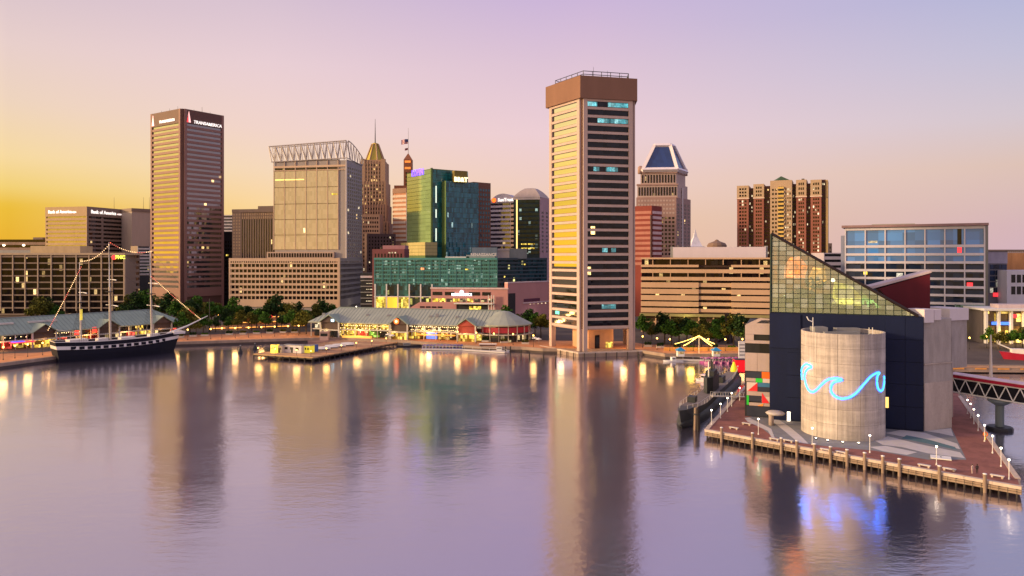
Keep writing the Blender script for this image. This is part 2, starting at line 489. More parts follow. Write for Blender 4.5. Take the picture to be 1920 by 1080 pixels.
# ------------------------------------------------------------------ aquarium pier
SW, SE = G(1322, 806), G(1916, 914)
ED = Vector((.425, .905))
PN = 330.0
pier3 = [tuple(SW), tuple(SE), tuple(SE + Vector((3.0, 5.0))), tuple(SE + Vector((3, 5)) + ED * ((296 - SE.y) / .905)), tuple(SW + ED * ((318 - SW.y) / .905))]
q3 = MB().prism(pier3, .8, LZ).build("aquarium_pier", quay_stone, kind="structure")
tag(q3, "brick paved pier that carries the aquarium")
ctr = Vector((sum(p[0] for p in pier3) / 5, sum(p[1] for p in pier3) / 5))
ins = [tuple(Vector(p) + (ctr - Vector(p)).normalized() * .8) for p in pier3]
pave3 = MB().add([(p[0], p[1], LZ + .004) for p in ins], [tuple(range(5))]).build("brick_paving", brick_pave, q3)
fS, fE, fW = Face(SW, SE), Face(Vector(pier3[2]), Vector(pier3[3])), Face(Vector(pier3[4]), SW)
stone = solid("pier_coping", (.5, .4, .33), .85, var=.25, scale=.7)
for f in (fS, fE, fW):
    n = max(2, int(min(f.L, 90) / 4.2))
    w_ = min(f.L, 90) / n
    off = f.L - min(f.L, 90) if f is fW else 0
    for i in range(n):
        f.box(q3, "coping_stone", off + i * w_ + .03, off + (i + 1) * w_ - .03, 1.6, LZ + .14, -.75, .18, stone)
f = fS
f.box(q3, "fender_beam", 0, f.L, .75, 1.1, .02, .3, timber)
f.box(q3, "fender_beam", 0, f.L, 1.2, 1.5, .02, .3, timber)
pil_me = MB().lathe([(.3, -3), (.3, 2.9), (.34, 2.95), (.34, 3.25), (.3, 3.3)], 10).mesh("dock_piling", timber)
cap_me = MB().lathe([(.35, 0), (.35, .12), (.1, .2)], 10).mesh("piling_cap", white_paint)
small_me = MB().lathe([(.2, -3), (.2, 1.6)], 8).mesh("fender_pile", timber_dark)
for px in (1355, 1413, 1467, 1496, 1529, 1559, 1590, 1623, 1657, 1688, 1763, 1848):
    u = f.upx(px); p = f.pt(u, 0, .5)
    pl = link("piling", pil_me, q3, Mloc(p.x, p.y, 0))
    link("piling_cap", cap_me, pl, Mloc(p.x, p.y, 3.3))
for i in range(46):
    p = f.pt(f.L * (i + .5) / 46, 0, .12)
    link("fender_pile", small_me, q3, Mloc(p.x, p.y, 0))
# wave-shaped bands of grey and white paving in front of the aquarium
def band(pix, mat, z, name):
    pts = [G(x, y) for x, y in pix]
    mb = MB().add([(p.x, p.y, LZ + z) for p in pts], [tuple(range(len(pts)))])
    return mb.build(name, mat, q3)
band([(1397, 783), (1443, 776), (1735, 806), (1783, 800), (1812, 862), (1740, 862), (1640, 845), (1560, 838), (1480, 828), (1448, 818), (1425, 800), (1405, 792)], pave_grey, .008, "plaza_paving")
band([(1396, 784), (1405, 783), (1428, 795), (1446, 804), (1453, 822), (1446, 819), (1440, 808), (1420, 799), (1402, 791)], pave_white, .012, "white_band")
band([(1443, 779), (1462, 788), (1480, 800), (1502, 818), (1516, 832), (1496, 829), (1478, 814), (1462, 801), (1448, 790)], pave_white, .012, "white_band")
band([(1640, 826), (1665, 818), (1720, 832), (1800, 848), (1809, 859), (1740, 850), (1690, 838), (1655, 834)], pave_white, .012, "white_band")
band([(1660, 812), (1690, 806), (1735, 812), (1795, 832), (1800, 842), (1740, 830), (1700, 820)], pave_white, .012, "white_band")
band([(1630, 838), (1660, 836), (1720, 848), (1700, 853), (1655, 846)], pave_white, .012, "white_band")
band([(1735, 808), (1783, 803), (1788, 818), (1760, 812)], pave_white, .012, "white_band")
band([(1690, 822), (1740, 832), (1796, 844), (1790, 838), (1740, 824), (1700, 816)], solid("teal_paving", (.1, .17, .19), .85, var=.2), .016, "teal_band")

# ------------------------------------------------------------------ aquarium
navy = solid("navy_cladding", (.0045, .0095, .04), .6, var=.25, scale=.3)
navy_d = solid("navy_recess", (.01, .016, .05), .5, var=.25, scale=.3)
conc = solid("aquarium_concrete", (.42, .35, .31), .85, var=.28, scale=.22, bump=.25)
conc_b = solid("shaft_concrete", (.33, .29, .27), .9, var=.3, scale=.5, bump=.4)
aq_win = glass("aquarium_glass", (.015, .015, .018), 1.4)
NL, NR = at(1443, 186), at(1732, 172.5)
fN = Face(NL, NR)
nb_ = fN.n * -1.0
aq = thing("aquarium", "navy blue aquarium block topped by a slanted glass pyramid and a dark red wing", "aquarium", tuple((NL + NR) / 2))
ZT = 28.6
body = [NL, NR, NR - fN.n * 38, NL - fN.n * 38]
MB().prism([tuple(p) for p in body], LZ, ZT).build("wall", navy, aq)
# recessed bay at the foot of the blue wall and cladding joints
u1 = fN.upx(1501)
fN.box(aq, "wall_panel", 0, u1, gz(652, 185), ZT - .3, .02, .35, navy)
for i in range(6):
    w_ = (fN.upx(1732) - fN.upx(1660)) / 3
for i, (a, b) in enumerate(((1660, 1697), (1697, 1731.5))):
    for j in range(5):
        z0 = LZ + .4 + j * 5.2
        fN.box(aq, "wall_panel", fN.upx(a) + .05, fN.upx(b) - .05, z0, z0 + 5.1, .02, .22, navy)
for j in range(3):
    fN.box(aq, "wall_panel", fN.upx(1475) + .04, fN.upx(1501), LZ + .4 + j * 5.5, LZ + 5.8 + j * 5.5, .02, .3, navy)
fN.box(aq, "door", fN.upx(1476), fN.upx(1482), LZ, LZ + 2.3, .3, .36, emit("door_light", (1, .85, .7), 2.5))
fN.box(aq, "lit_window", fN.upx(1659), fN.upx(1666), 7, 9.5, .25, .3, emit("amber_window", (1, .6, .15), 1.5))
# glass pyramid: front triangle of panes in a steel grid over a planted, lit hall
GL, GR = at(1446, 186), at(1722, 173)
fG = Face(GL, GR)
apx = gz(438, 186)
LEAN = 0.10
def gp(u, z, d=0.0):                          # a point on the leaning front plane
    return fG.pt(u, z, d - (z - ZT) * LEAN)
def hyp(u): return apx + (ZT - apx) * u / fG.L
steel = solid("green_steel", (.02, .035, .03), .5, .2, var=.2)
def pane_mat(name, rgb, em, es):
    m, nt, b = nodes(name)
    N, L = nt.nodes, nt.links
    outn = next(n for n in N if n.type == "OUTPUT_MATERIAL")
    tr = N.new("ShaderNodeBsdfTransparent"); tr.inputs[0].default_value = (*rgb, 1)
    gl_ = N.new("ShaderNodeBsdfGlossy"); gl_.inputs["Roughness"].default_value = .05; gl_.inputs[0].default_value = (.9, .95, .9, 1)
    df = N.new("ShaderNodeBsdfDiffuse"); df.inputs[0].default_value = (.62, .66, .64, 1)
    m1, m2 = N.new("ShaderNodeMixShader"), N.new("ShaderNodeMixShader")
    m1.inputs[0].default_value = .10; m2.inputs[0].default_value = em
    L.new(tr.outputs[0], m1.inputs[1]); L.new(gl_.outputs[0], m1.inputs[2])
    L.new(m1.outputs[0], m2.inputs[1]); L.new(df.outputs[0], m2.inputs[2]); L.new(m2.outputs[0], outn.inputs[0])
    return m
panes = [pane_mat("pyramid_pane", (.92, .96, .9), .07, 0), pane_mat("pyramid_pane_milky", (.88, .94, .88), .2, 0), pane_mat("pyramid_pane_clear", (.95, .97, .92), .03, 0)]
NC, dz = 19, 1.17
cw = fG.L / NC
for i in range(NC):
    j = 0
    while True:
        z0, z1 = ZT + .15 + j * dz, ZT + .15 + (j + 1) * dz
        ua, ub = i * cw + .05, (i + 1) * cw - .05
        if z0 >= hyp(ua) - .1: break
        ta, tb = min(z1 - .06, hyp(ua)), min(z1 - .06, hyp(ub))
        lo = z0
        if tb < z0 + .05:
            ub2 = fG.L * (apx - z0) / (apx - ZT)
            poly = [(ua, z0), (max(ua + .05, ub2), z0), (ua, ta)]
        elif ta < z1 - .06 or tb >= z1 - .061:
            poly = [(ua, z0), (ub, z0), (ub, tb), (ua, ta)]
        else:
            um = fG.L * (apx - (z1 - .06)) / (apx - ZT)
            poly = [(ua, z0), (ub, z0), (ub, tb), (min(max(um, ua + .02), ub - .01), z1 - .06), (ua, ta)]
        mb = MB(); n = len(poly)
        mb.add([gp(u, z, .03) for u, z in poly] + [gp(u, z, -.01) for u, z in poly],
               [tuple(range(n)), tuple(range(2 * n - 1, n - 1, -1))] + [(k, n + k, n + (k + 1) % n, (k + 1) % n) for k in range(n)])
        mb.build("glass_pane", panes[0 if rnd.random() < .5 else (1 if rnd.random() < .6 else 2)], aq)
        j += 1
for i in range(NC + 1):
    if hyp(i * cw) - ZT > .3:
        MB().bar(gp(i * cw, ZT, .02), gp(i * cw, hyp(i * cw), .02), .13).build("mullion", steel, aq)
j = 0
while ZT + .12 + j * dz < apx - .3:
    z = ZT + .12 + j * dz
    MB().bar(gp(0, z, .02), gp(max(.2, fG.L * (apx - z) / (apx - ZT)), z, .02), .1).build("transom", steel, aq)
    j += 1
MB().bar(gp(-.1, apx + .1, .1), gp(fG.L, ZT + .1, .1), .5).build("ridge_beam", solid("ridge_steel", (.03, .02, .02), .5, .2), aq)
MB().bar(gp(-.1, ZT, .1), gp(-.1, apx, .1), .4).build("corner_beam", steel, aq)
# hall behind the glass: back wall, roof plane, lamps and plants
bk = 17.0
MB().add([gp(fG.L, ZT), gp(0, apx), gp(0, ZT, -bk), gp(0, apx, -bk), gp(fG.L, ZT, -bk)], [(0, 1, 3, 4)]).build("roof", solid("pyramid_roof", (.4, .42, .36), .5), aq)
MB().add([gp(0, ZT, -bk), gp(0, apx, -bk), gp(fG.L, ZT, -bk)], [(0, 1, 2)]).build("back_wall", solid("hall_back_wall", (.24, .22, .18), .8, var=.35, scale=.15), aq)
MB().add([gp(0, ZT), gp(0, apx), gp(0, apx, -bk), gp(0, ZT, -bk)], [(0, 1, 2, 3)]).build("side_wall", solid("hall_side_wall", (.4, .38, .3), .8), aq)
def blob_leaves(mb, c, r, n, s_, flat=1.0):
    for _ in range(n):
        d = Vector((rnd.gauss(0, 1), rnd.gauss(0, 1), rnd.gauss(0, 1))).normalized() * (r * rnd.random() ** .4)
        p = Vector(c) + Vector((d.x, d.y, d.z * flat))
        a = Vector((rnd.gauss(0, 1), rnd.gauss(0, 1), rnd.gauss(0, 1))).normalized()
        b_ = a.cross(Vector((rnd.gauss(0, 1), rnd.gauss(0, 1), rnd.gauss(0, 1)))).normalized()
        k = s_ * rnd.uniform(.6, 1.3)
        mb.quad(p - a * k - b_ * k * .6, p + a * k - b_ * k * .6, p + a * k * .7 + b_ * k * .6, p - a * k * .7 + b_ * k * .6)
def leaf_mat(name, rgb, var=.6):
    if name in _m: return _m[name]
    m, nt, b = nodes(name)
    g = nt.nodes.new("ShaderNodeNewGeometry")
    mr = nt.nodes.new("ShaderNodeMapRange"); nt.links.new(g.outputs["Random Per Island"], mr.inputs[0])
    mr.inputs[3].default_value, mr.inputs[4].default_value = 1 - var, 1 + var
    vm = nt.nodes.new("ShaderNodeVectorMath"); vm.operation = "SCALE"; vm.inputs[0].default_value = rgb
    nt.links.new(mr.outputs[0], vm.inputs["Scale"]); nt.links.new(vm.outputs[0], b.inputs["Base Color"])
    b.inputs["Roughness"].default_value = .8; b.inputs["Specular IOR Level"].default_value = .1
    _m[name] = m
    return m
hall_leaf = leaf_mat("hall_leaf", (.07, .12, .03))
for (u, zz, r_) in ((7, 32, 3.4), (12, 31, 3.0), (17, 31, 3.2), (22, 30.5, 2.2), (3.5, 31, 2.5), (10, 36, 2.4)):
    mb = MB(); p = gp(u, zz, -7 - rnd.random() * 4)
    blob_leaves(mb, p, r_, 240, .5, .7)
    mb.build("indoor_plant", hall_leaf, aq)
for (u, zz, pw, cc) in ((5.2, 40.5, 6500, (1, .2, .003)), (10, 36.8, 4200, (1, .36, .008)), (14, 36.5, 500, (1, .95, .7)), (18.5, 32.5, 1300, (.9, .85, .15)), (23, 31.2, 450, (.5, 1, .4)), (2.5, 32.0, 450, (.8, 1, .7))):
    p = gp(u, zz, -13.0)
    l_ = MB().lathe([(.05, -.5), (.5, -.3), (.6, 0), (.4, .3), (.05, .4)], 10, Matrix.Translation(p)).build("hall_lamp", emit("hall_lamp_%d" % u, cc, 3), aq)
    lamp(l_, p + Vector((0, 0, -1.2)), pw * .12, cc, 2.6)
# glowing panels added to stand for the coloured light in the hall
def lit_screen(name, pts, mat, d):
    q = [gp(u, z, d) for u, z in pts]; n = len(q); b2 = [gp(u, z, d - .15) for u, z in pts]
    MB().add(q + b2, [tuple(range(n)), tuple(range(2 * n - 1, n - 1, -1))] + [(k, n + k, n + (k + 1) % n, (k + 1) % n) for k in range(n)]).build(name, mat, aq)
glow_mat = lambda nm, c_, s_: glass(nm, (.2, .15, .08), 1.4, cw=2.6, ch=2.3, lit=1.1, lcol=c_, lstr=s_)
lit_screen("lit_screen", [(2.6, 37.2), (7.6, 37.2), (8.2, 40.2), (6.2, 42.6), (4.0, 42.2), (2.8, 40.4)], glow_mat("glow_orange", (1, .17, .0), 1.7), -5)
lit_screen("lit_screen", [(8.6, 34.0), (12.6, 36.6), (12.2, 39.6), (9.4, 39.8), (8.4, 37.4)], glow_mat("glow_amber", (1, .36, .0), 1.9), -6)
lit_screen("lit_screen", [(13.6, 30.6), (22.4, 30.4), (18.2, 35.4), (14.4, 36.2)], glow_mat("glow_lime", (.75, .62, .06), 1.3), -7)
lit_screen("lit_screen", [(20.5, 30.2), (25.0, 30.0), (20.4, 34.0)], glow_mat("glow_green", (.12, .5, .08), 1.2), -6)
# dark red wing behind the glass
fR_ = Face(at(1640, 192), at(1744, 188))
rp = [(fR_.upx(1648), fR_.zat(1648, 541)), (fR_.upx(1697), fR_.zat(1697, 592)), (fR_.upx(1744), fR_.zat(1744, 592)), (fR_.upx(1744), fR_.zat(1744, 512))]
mb = MB(); n = 4
mb.add([fR_.pt(u, z, 0) for u, z in rp] + [fR_.pt(u, z, -9) for u, z in rp], [tuple(range(n)), tuple(range(2 * n - 1, n - 1, -1))] + [(k, n + k, n + (k + 1) % n, (k + 1) % n) for k in range(n)])
red_w = mb.build("red_wing", solid("dark_red_cladding", (.085, .006, .014), .6, var=.15), aq)
tag(red_w, "dark red triangular wing rising behind the glass pyramid")
MB().add([fR_.pt(rp[0][0] - 2, rp[0][1] - .2, .3), fR_.pt(rp[3][0] + .3, rp[3][1] + .1, .3), fR_.pt(rp[3][0] + .3, rp[3][1] + .6, .3), fR_.pt(rp[0][0] - 2, rp[0][1] + .5, .3),
          fR_.pt(rp[0][0] - 2, rp[0][1] - .2, -9.3), fR_.pt(rp[3][0] + .3, rp[3][1] + .1, -9.3), fR_.pt(rp[3][0] + .3, rp[3][1] + .6, -9.3), fR_.pt(rp[0][0] - 2, rp[0][1] + .5, -9.3)],
         [(0, 1, 2, 3), (7, 6, 5, 4), (3, 2, 6, 7), (1, 5, 6, 2), (0, 4, 5, 1), (0, 3, 7, 4)]).build("wing_coping", solid("wing_coping", (.45, .36, .38), .6), red_w)
# rear concrete stair shaft with white roof boxes
fC3 = Face(at(1732.3, 173.2), at(1784, 177))
zc = gz(600, 175)
MB().prism([tuple(fC3.A), tuple(fC3.B), tuple(fC3.B - fC3.n * 12), tuple(fC3.A - fC3.n * 12)], LZ, gz(598, 175)).build("stair_shaft", conc_b, aq)
fC4 = Face(at(1784.5, 184), at(1813, 186))
MB().prism([tuple(fC4.A), tuple(fC4.B), tuple(fC4.B - fC4.n * 16), tuple(fC4.A - fC4.n * 16)], gz(690, 184), gz(598, 185)).build("upper_block", conc_b, aq)
fC3.box(aq, "ledge", -.05, fC3.L + .1, gz(682, 175), gz(680, 175), -.3, .25, conc)
fC3.box(aq, "lower_panel", .05, fC3.L - .02, LZ, gz(716, 175), 0, .12, conc)
wbox = solid("white_cladding", (.6, .53, .54), .6, var=.08)
fC3.box(aq, "roof_box", -.6, 2.6, gz(598, 175) - .7, gz(579, 175), -4, .6, wbox)
fC3.box(aq, "roof_box", 2.9, 5.2, gz(598, 175) - .2, gz(580, 175), -4, .5, wbox)
fC4.box(aq, "roof_box", -1.2, fC4.L + .1, gz(600, 185), gz(578, 185), -8, .4, wbox)
tower_b = fC4.box(aq, "wall_lower", .2, fC4.L - 1, LZ, gz(690, 184), -14, -3, conc)

# concrete drum with the neon wave
drum = thing("concrete_drum", "round board-marked concrete tower carrying the blue neon wave", "tower", tuple(at(1580, 172)))
dc = at(1579.5, 172.2); dr = 8.9; dz0, dz1 = LZ, gz(620, 172.2)
NP = 12; rows = 7
hh = (dz1 - dz0) / rows
MB().lathe([(dr - .35, dz0), (dr - .35, dz1 - 1.0)], 48, Mloc(dc.x, dc.y, 0)).build("drum_core", conc, drum)
def streaked(name, rgb):
    """board-marked concrete with pale and dark vertical run-off streaks"""
    m = solid(name, rgb, .85, var=.26, scale=.25, bump=.3)
    nt = m.node_tree; b = nt.nodes["Principled BSDF"]
    src = b.inputs["Base Color"].links[0].from_socket
    n1 = vnoise(nt, 1.5, (1, 1, .035), 4, .7); n2 = vnoise(nt, .5, (.2, .2, 1.6), 3, .6)
    mr = nt.nodes.new("ShaderNodeMapRange"); nt.links.new(n1, mr.inputs[0])
    mr.inputs[1].default_value, mr.inputs[2].default_value, mr.inputs[3].default_value, mr.inputs[4].default_value = .38, .68, .84, 1.2
    m2 = nt.nodes.new("ShaderNodeMapRange"); nt.links.new(n2, m2.inputs[0])
    m2.inputs[1].default_value, m2.inputs[2].default_value, m2.inputs[3].default_value, m2.inputs[4].default_value = .35, .65, .86, 1.12
    mu_ = nt.nodes.new("ShaderNodeMath"); mu_.operation = "MULTIPLY"
    nt.links.new(mr.outputs[0], mu_.inputs[0]); nt.links.new(m2.outputs[0], mu_.inputs[1])
    vm = nt.nodes.new("ShaderNodeVectorMath"); vm.operation = "SCALE"
    nt.links.new(src, vm.inputs[0]); nt.links.new(mu_.outputs[0], vm.inputs["Scale"]); nt.links.new(vm.outputs[0], b.inputs["Base Color"])
    return m
drum_m = [streaked("drum_panel_a", (.42, .37, .34)), streaked("drum_panel_b", (.38, .335, .315)), streaked("drum_panel_c", (.45, .40, .365))]
for k in range(NP):
    a0, a1 = 2 * math.pi * k / NP, 2 * math.pi * (k + 1) / NP
    for j in range(rows):
        mb = MB(); v, f_ = [], []
        m_ = 5; g_ = .004; z0, z1 = dz0 + j * hh + .02, dz0 + (j + 1) * hh - .02
        for i in range(m_ + 1):
            a = a0 + g_ + (a1 - a0 - 2 * g_) * i / m_
            for rr in (dr, dr - .4):
                for z in (z0, z1): v.append((dc.x + rr * math.cos(a), dc.y + rr * math.sin(a), z))
        for i in range(m_):
            b0, b1 = i * 4, i * 4 + 4
            f_ += [(b0, b1, b1 + 1, b0 + 1), (b0 + 1, b1 + 1, b1 + 3, b0 + 3), (b0 + 2, b0 + 3, b1 + 3, b1 + 2), (b0, b0 + 2, b1 + 2, b1)]
        e = m_ * 4
        f_ += [(0, 1, 3, 2), (e, e + 2, e + 3, e + 1)]
        mb.add(v, f_); mb.build("concrete_panel", drum_m[rnd.randrange(3)], drum)
MB().lathe([(dr - .5, dz1 - 1.05), (dr - .5, dz1 - .95)], 40, Mloc(dc.x, dc.y, 0)).build("roof", solid("drum_roof", (.1, .1, .11), .9), drum)
for x0, x1, y0, y1, h in ((-5.5, -2.5, 2, 5, 1.6), (0, 5.5, 3, 5, 1.3), (-4, 4, 0, 1.2, .7)):
    MB().box(dc.x + x0, dc.x + x1, dc.y + y0, dc.y + y1, dz1 - 1, dz1 - 1 + h).build("roof_plant", grey_metal, drum)
for dx, h, l in ((-7.6, 3.2, 1), (5.2, .9, 0), (6.0, .9, 0)):
    MB().tube([(dc.x + dx, dc.y - 2, dz1 - 1), (dc.x + dx, dc.y - 2, dz1 + h)], .09, 6).build("roof_mast", white_paint, drum)
MB().tube([(dc.x - 7.6, dc.y - 2, dz1 + 2.2), (dc.x - 8.6, dc.y - 2, dz1 + 2.6), (dc.x - 9.0, dc.y - 2, dz1 + 3.4)], .12, 6).build("roof_camera", white_paint, drum)
# neon: a line on the drum's surface
wave_px = [(1503.5, 712), (1502.5, 697), (1504, 688), (1510, 683), (1517, 685), (1521, 688.5), (1515, 690.5), (1510, 696), (1508, 706), (1510, 719), (1515, 731), (1522, 735), (1530, 731), (1541, 720), (1552, 712), (1565, 709.5), (1574, 710.5), (1579, 712.5), (1572, 714.5), (1563, 717), (1558, 724), (1558, 734), (1564, 742), (1574, 747), (1584, 747.5), (1596, 744), (1608, 735), (1621, 720), (1634, 706), (1645, 699.5), (1650, 699.5), (1646, 705), (1645, 716), (1647, 728), (1652, 733), (1656, 730), (1658.3, 718), (1658.3, 705)]
def on_drum(px, py, off=.14):
    k = (px - 960) / FPX; r_ = dr + off
    # ray x = k y against circle
    a_ = 1 + k * k; b_ = -2 * (k * dc.x + dc.y); c_ = dc.x ** 2 + dc.y ** 2 - r_ * r_
    ds = b_ * b_ - 4 * a_ * c_
    if ds < 0: Y = -b_ / (2 * a_)
    else: Y = (-b_ - math.sqrt(ds)) / (2 * a_)
    p = Vector((k * Y, Y)) - dc
    p = p.normalized() * r_ + dc
    return Vector((p.x, p.y, gz(py, Y)))
def smooth_path(pts, n=4):
    o_ = []
    for i in range(len(pts) - 1):
        p0, p1, p2, p3 = pts[max(i - 1, 0)], pts[i], pts[i + 1], pts[min(i + 2, len(pts) - 1)]
        for k in range(n):
            t = k / n
            o_.append(.5 * ((2 * p1) + (p2 - p0) * t + (2 * p0 - 5 * p1 + 4 * p2 - p3) * t * t + (3 * p1 - p0 - 3 * p2 + p3) * t ** 3))
    o_.append(pts[-1]); return o_
wp = smooth_path([on_drum(*p) for p in wave_px], 4)
neon = thing("neon_wave", "glowing blue neon wave outline fixed to the concrete drum", "neon sign", (wp[0].x, wp[0].y, wp[0].z))
MB().tube(wp, .15, 8).build("neon_tube", emit("neon_core", (.09, .52, 1.0), 1.5), neon, True)
MB().tube([p + (Vector((dc.x, dc.y, p.z)) - p).normalized() * .24 for p in wp], .29, 8).build("neon_halo", emit("neon_glow", (.008, .10, 1.0), 9.0), neon, True)  # blue glowing tube added for the neon's halo and its water reflection
# floodlights round the drum's foot
for i, px in enumerate((1530, 1552, 1580, 1610)):
    p = on_drum(px, 828, 2.4)
    fl = thing("floodlight", "small ground floodlight at the foot of the concrete drum, %s from the submarine side" % ORD[i], "floodlight", (p.x, p.y, LZ), "floodlights round the drum")
    MB().box(p.x - .2, p.x + .2, p.y - .15, p.y + .15, LZ, LZ + .3).build("housing", dark_metal, fl)
    MB().box(p.x - .16, p.x + .16, p.y - .12, p.y + .12, LZ + .3, LZ + .36).build("lens", lamp_white, fl)
    lamp(fl, (p.x, p.y - .3, LZ + .7), 45, (1, .8, .55), .2)

# low wing with coloured panels beside the blue wall
fP = Face(at(1396.5, 189.6), at(1443.3, 187.5))
wing = thing("entrance_wing", "beige concrete wing with bright triangular colour panels beside the navy wall", "building", tuple((fP.A + fP.B) / 2))
pale = solid("wing_concrete", (.42, .33, .3), .85, var=.15, scale=.3)
wz = lambda y: fP.zat(1420, y)
MB().prism([tuple(fP.A - fP.n * .4), tuple(fP.B - fP.n * .4), tuple(fP.B - fP.n * 26), tuple(fP.A - fP.n * 26)], LZ, wz(612)).build("wall", solid("wing_core", (.03, .03, .035), .6), wing)
U = fP.L
def pan(name, x0, x1, y0, y1, mat, d=.0): return fP.box(wing, name, fP.upx(x0), fP.upx(x1), wz(y1), wz(y0), -.4, d, mat)
pan("wall_panel", 1397, 1443, 610, 627, pale); pan("wall_panel", 1397, 1413.3, 627.4, 638, pale); pan("wall_panel", 1397, 1443, 638.4, 644, pale)
pan("window_slot", 1413.6, 1443, 627.4, 638, aq_win, -.3)
for k in range(3): pan("window", 1397 + k * 15.4, 1412 + k * 15.4, 645, 661, aq_win, -.3)
for k in range(2): pan("wall_panel", 1397 + k * 23, 1419.6 + k * 23, 662, 696, pale)
colr = {k: solid("panel_" + k, v, .5, var=.06) for k, v in {"orange": (.85, .16, .02), "green": (.03, .55, .05), "red": (.75, .03, .04), "blue": (.05, .16, .3), "cream": (.6, .5, .46), "dark": (.035, .04, .06), "amber": (.85, .3, .05)}.items()}
pan("dark_panel", 1399, 1428, 697, 709, colr["dark"]); pan("orange_panel", 1428.3, 1443, 697, 709, colr["orange"])
pan("beige_panel", 1399, 1416.7, 709.4, 716, pale); pan("green_panel", 1417, 1429.6, 709.4, 717, colr["green"]); pan("white_panel", 1430, 1443, 709.4, 717, colr["cream"])
pan("cream_panel", 1400, 1420, 717.4, 734, colr["cream"]); pan("blue_panel", 1420.4, 1443, 717.4, 725, colr["blue"]); pan("dark_panel", 1420.4, 1443, 725.3, 734, colr["dark"])
pan("beige_panel", 1400, 1443, 734.4, 742, pale); pan("green_panel", 1400, 1404, 742.4, 760, colr["green"]); pan("dark_panel", 1404.3, 1428, 742.4, 753, colr["dark"])
pan("cream_panel", 1428.4, 1443, 742.4, 755, colr["cream"]); pan("beige_panel", 1404.3, 1443, 755.3, 761, pale)
def tri(pts, mat, name):
    mb = MB(); q = [(fP.upx(x), wz(y)) for x, y in pts]; n = len(q)
    mb.add([fP.pt(u, z, .06) for u, z in q] + [fP.pt(u, z, -.1) for u, z in q], [tuple(range(n)), tuple(range(2 * n - 1, n - 1, -1))] + [(k, n + k, n + (k + 1) % n, (k + 1) % n) for k in range(n)])
    mb.build(name, mat, wing)
tri([(1402, 733.5), (1420, 733.5), (1420, 717.6)], colr["red"], "red_triangle")
tri([(1428.6, 754.8), (1442.8, 754.8), (1428.6, 736)], colr["red"], "red_triangle")
tri([(1420, 761), (1430, 761), (1432, 755.4)], colr["amber"], "amber_triangle")
pan("dark_base", 1400, 1443, 762, 781, colr["dark"])
tri([(1397, 610), (1443, 610), (1443, 597), (1425, 596), (1408, 604)], pale, "parapet")
tri([(1418, 606), (1443, 606), (1443, 600), (1428, 600)], colr["dark"], "roof_light")
# mushroom-shaped stone fountain in front of the wing
mp_ = G(1446, 797)
mu = thing("stone_mushroom", "pale round stone seat on a thick stem in front of the navy wall", "sculpture", (mp_.x, mp_.y, LZ))
MB().lathe([(.62, LZ), (.58, LZ + 2.2), (.7, LZ + 2.4)], 14, Mloc(mp_.x, mp_.y, 0)).build("stem", pale, mu, True)
MB().lathe([(.4, LZ + 2.3), (2.0, LZ + 2.6), (2.3, LZ + 2.9), (1.7, LZ + 3.3), (.3, LZ + 3.4)], 18, Mloc(mp_.x + 1.0, mp_.y, 0)).build("cap", solid("mushroom_cap", (.45, .4, .38), .6), mu, True)

# ------------------------------------------------------------------ city buildings
def shrink(poly, d):
    c = Vector((sum(p[0] for p in poly) / len(poly), sum(p[1] for p in poly) / len(poly)))
    r_ = max((Vector(p) - c).length for p in poly)
    k = 1 - d * 1.4 / r_
    return [tuple(c + (Vector(p) - c) * k) for p in poly]
def bld(name, label, L_, C, R_, z1, mat, rec=.5, z0=LZ, cat="building"):
    P4 = L_ + R_ - C
    poly = [tuple(L_), tuple(C), tuple(R_), tuple(P4)]
    c = (L_ + R_) / 2
    r_ = thing(name, label, cat, (c.x, c.y, LZ))
    MB().prism(shrink(poly, rec), z0, z1).build("wall", mat, r_)
    return r_, Face(L_, C), Face(C, R_), poly
def banded(root, f, zb, zt, n, gl, sp, gfrac=.55, edge=1.0, rec=.5, u0=0.0, u1=None, piers=True, pm=None, proud=0.0):
    """storeys of alternating window bands and spandrels, each a part"""
    u1 = f.L if u1 is None else u1
    h = (zt - zb) / n
    out_ = []
    for i in range(n):
        z = zb + i * h
        f.box(root, "spandrel", u0 + edge, u1 - edge, z, z + h * (1 - gfrac), -rec - .2, proud, sp)
        out_.append(f.box(root, "window_band", u0 + edge, u1 - edge, z + h * (1 - gfrac), z + h, -rec - .2, -rec + .12, gl))
    if piers and edge > .05:
        f.box(root, "pier", u0, u0 + edge, zb, zt, -rec - .2, proud + .003, pm or sp)
        f.box(root, "pier", u1 - edge, u1, zb, zt, -rec - .2, proud + .003, pm or sp)
    return out_
def grid(root, f, u0, u1, z0, z1, nu, nz, wf, hf, d0, d1, mat, name="window", skip=0.0, lit=None, litf=0.0):
    """many small windows, too small to pick apart: one mesh (and one more for the lit ones)"""
    mb, ml = MB(), MB()
    du, dz_ = (u1 - u0) / nu, (z1 - z0) / nz
    for i in range(nu):
        for j in range(nz):
            if skip and rnd.random() < skip: continue
            t = ml if (lit and rnd.random() < litf) else mb
            f.add(t, u0 + (i + .5 - wf / 2) * du, u0 + (i + .5 + wf / 2) * du, z0 + (j + .5 - hf / 2) * dz_, z0 + (j + .5 + hf / 2) * dz_, d0, d1)
    if mb.v: mb.build(name, mat, root, kind="stuff")
    if ml.v: ml.build("lit_" + name, lit, root, kind="stuff")
def ribs(root, f, u0, u1, z0, z1, n, w_, d0, d1, mat, name="rib"):
    mb = MB()
    for i in range(n):
        u = u0 + (u1 - u0) * i / max(n - 1, 1)
        f.add(mb, u - w_ / 2, u + w_ / 2, z0, z1, d0, d1)
    return mb.build(name, mat, root, kind="stuff")

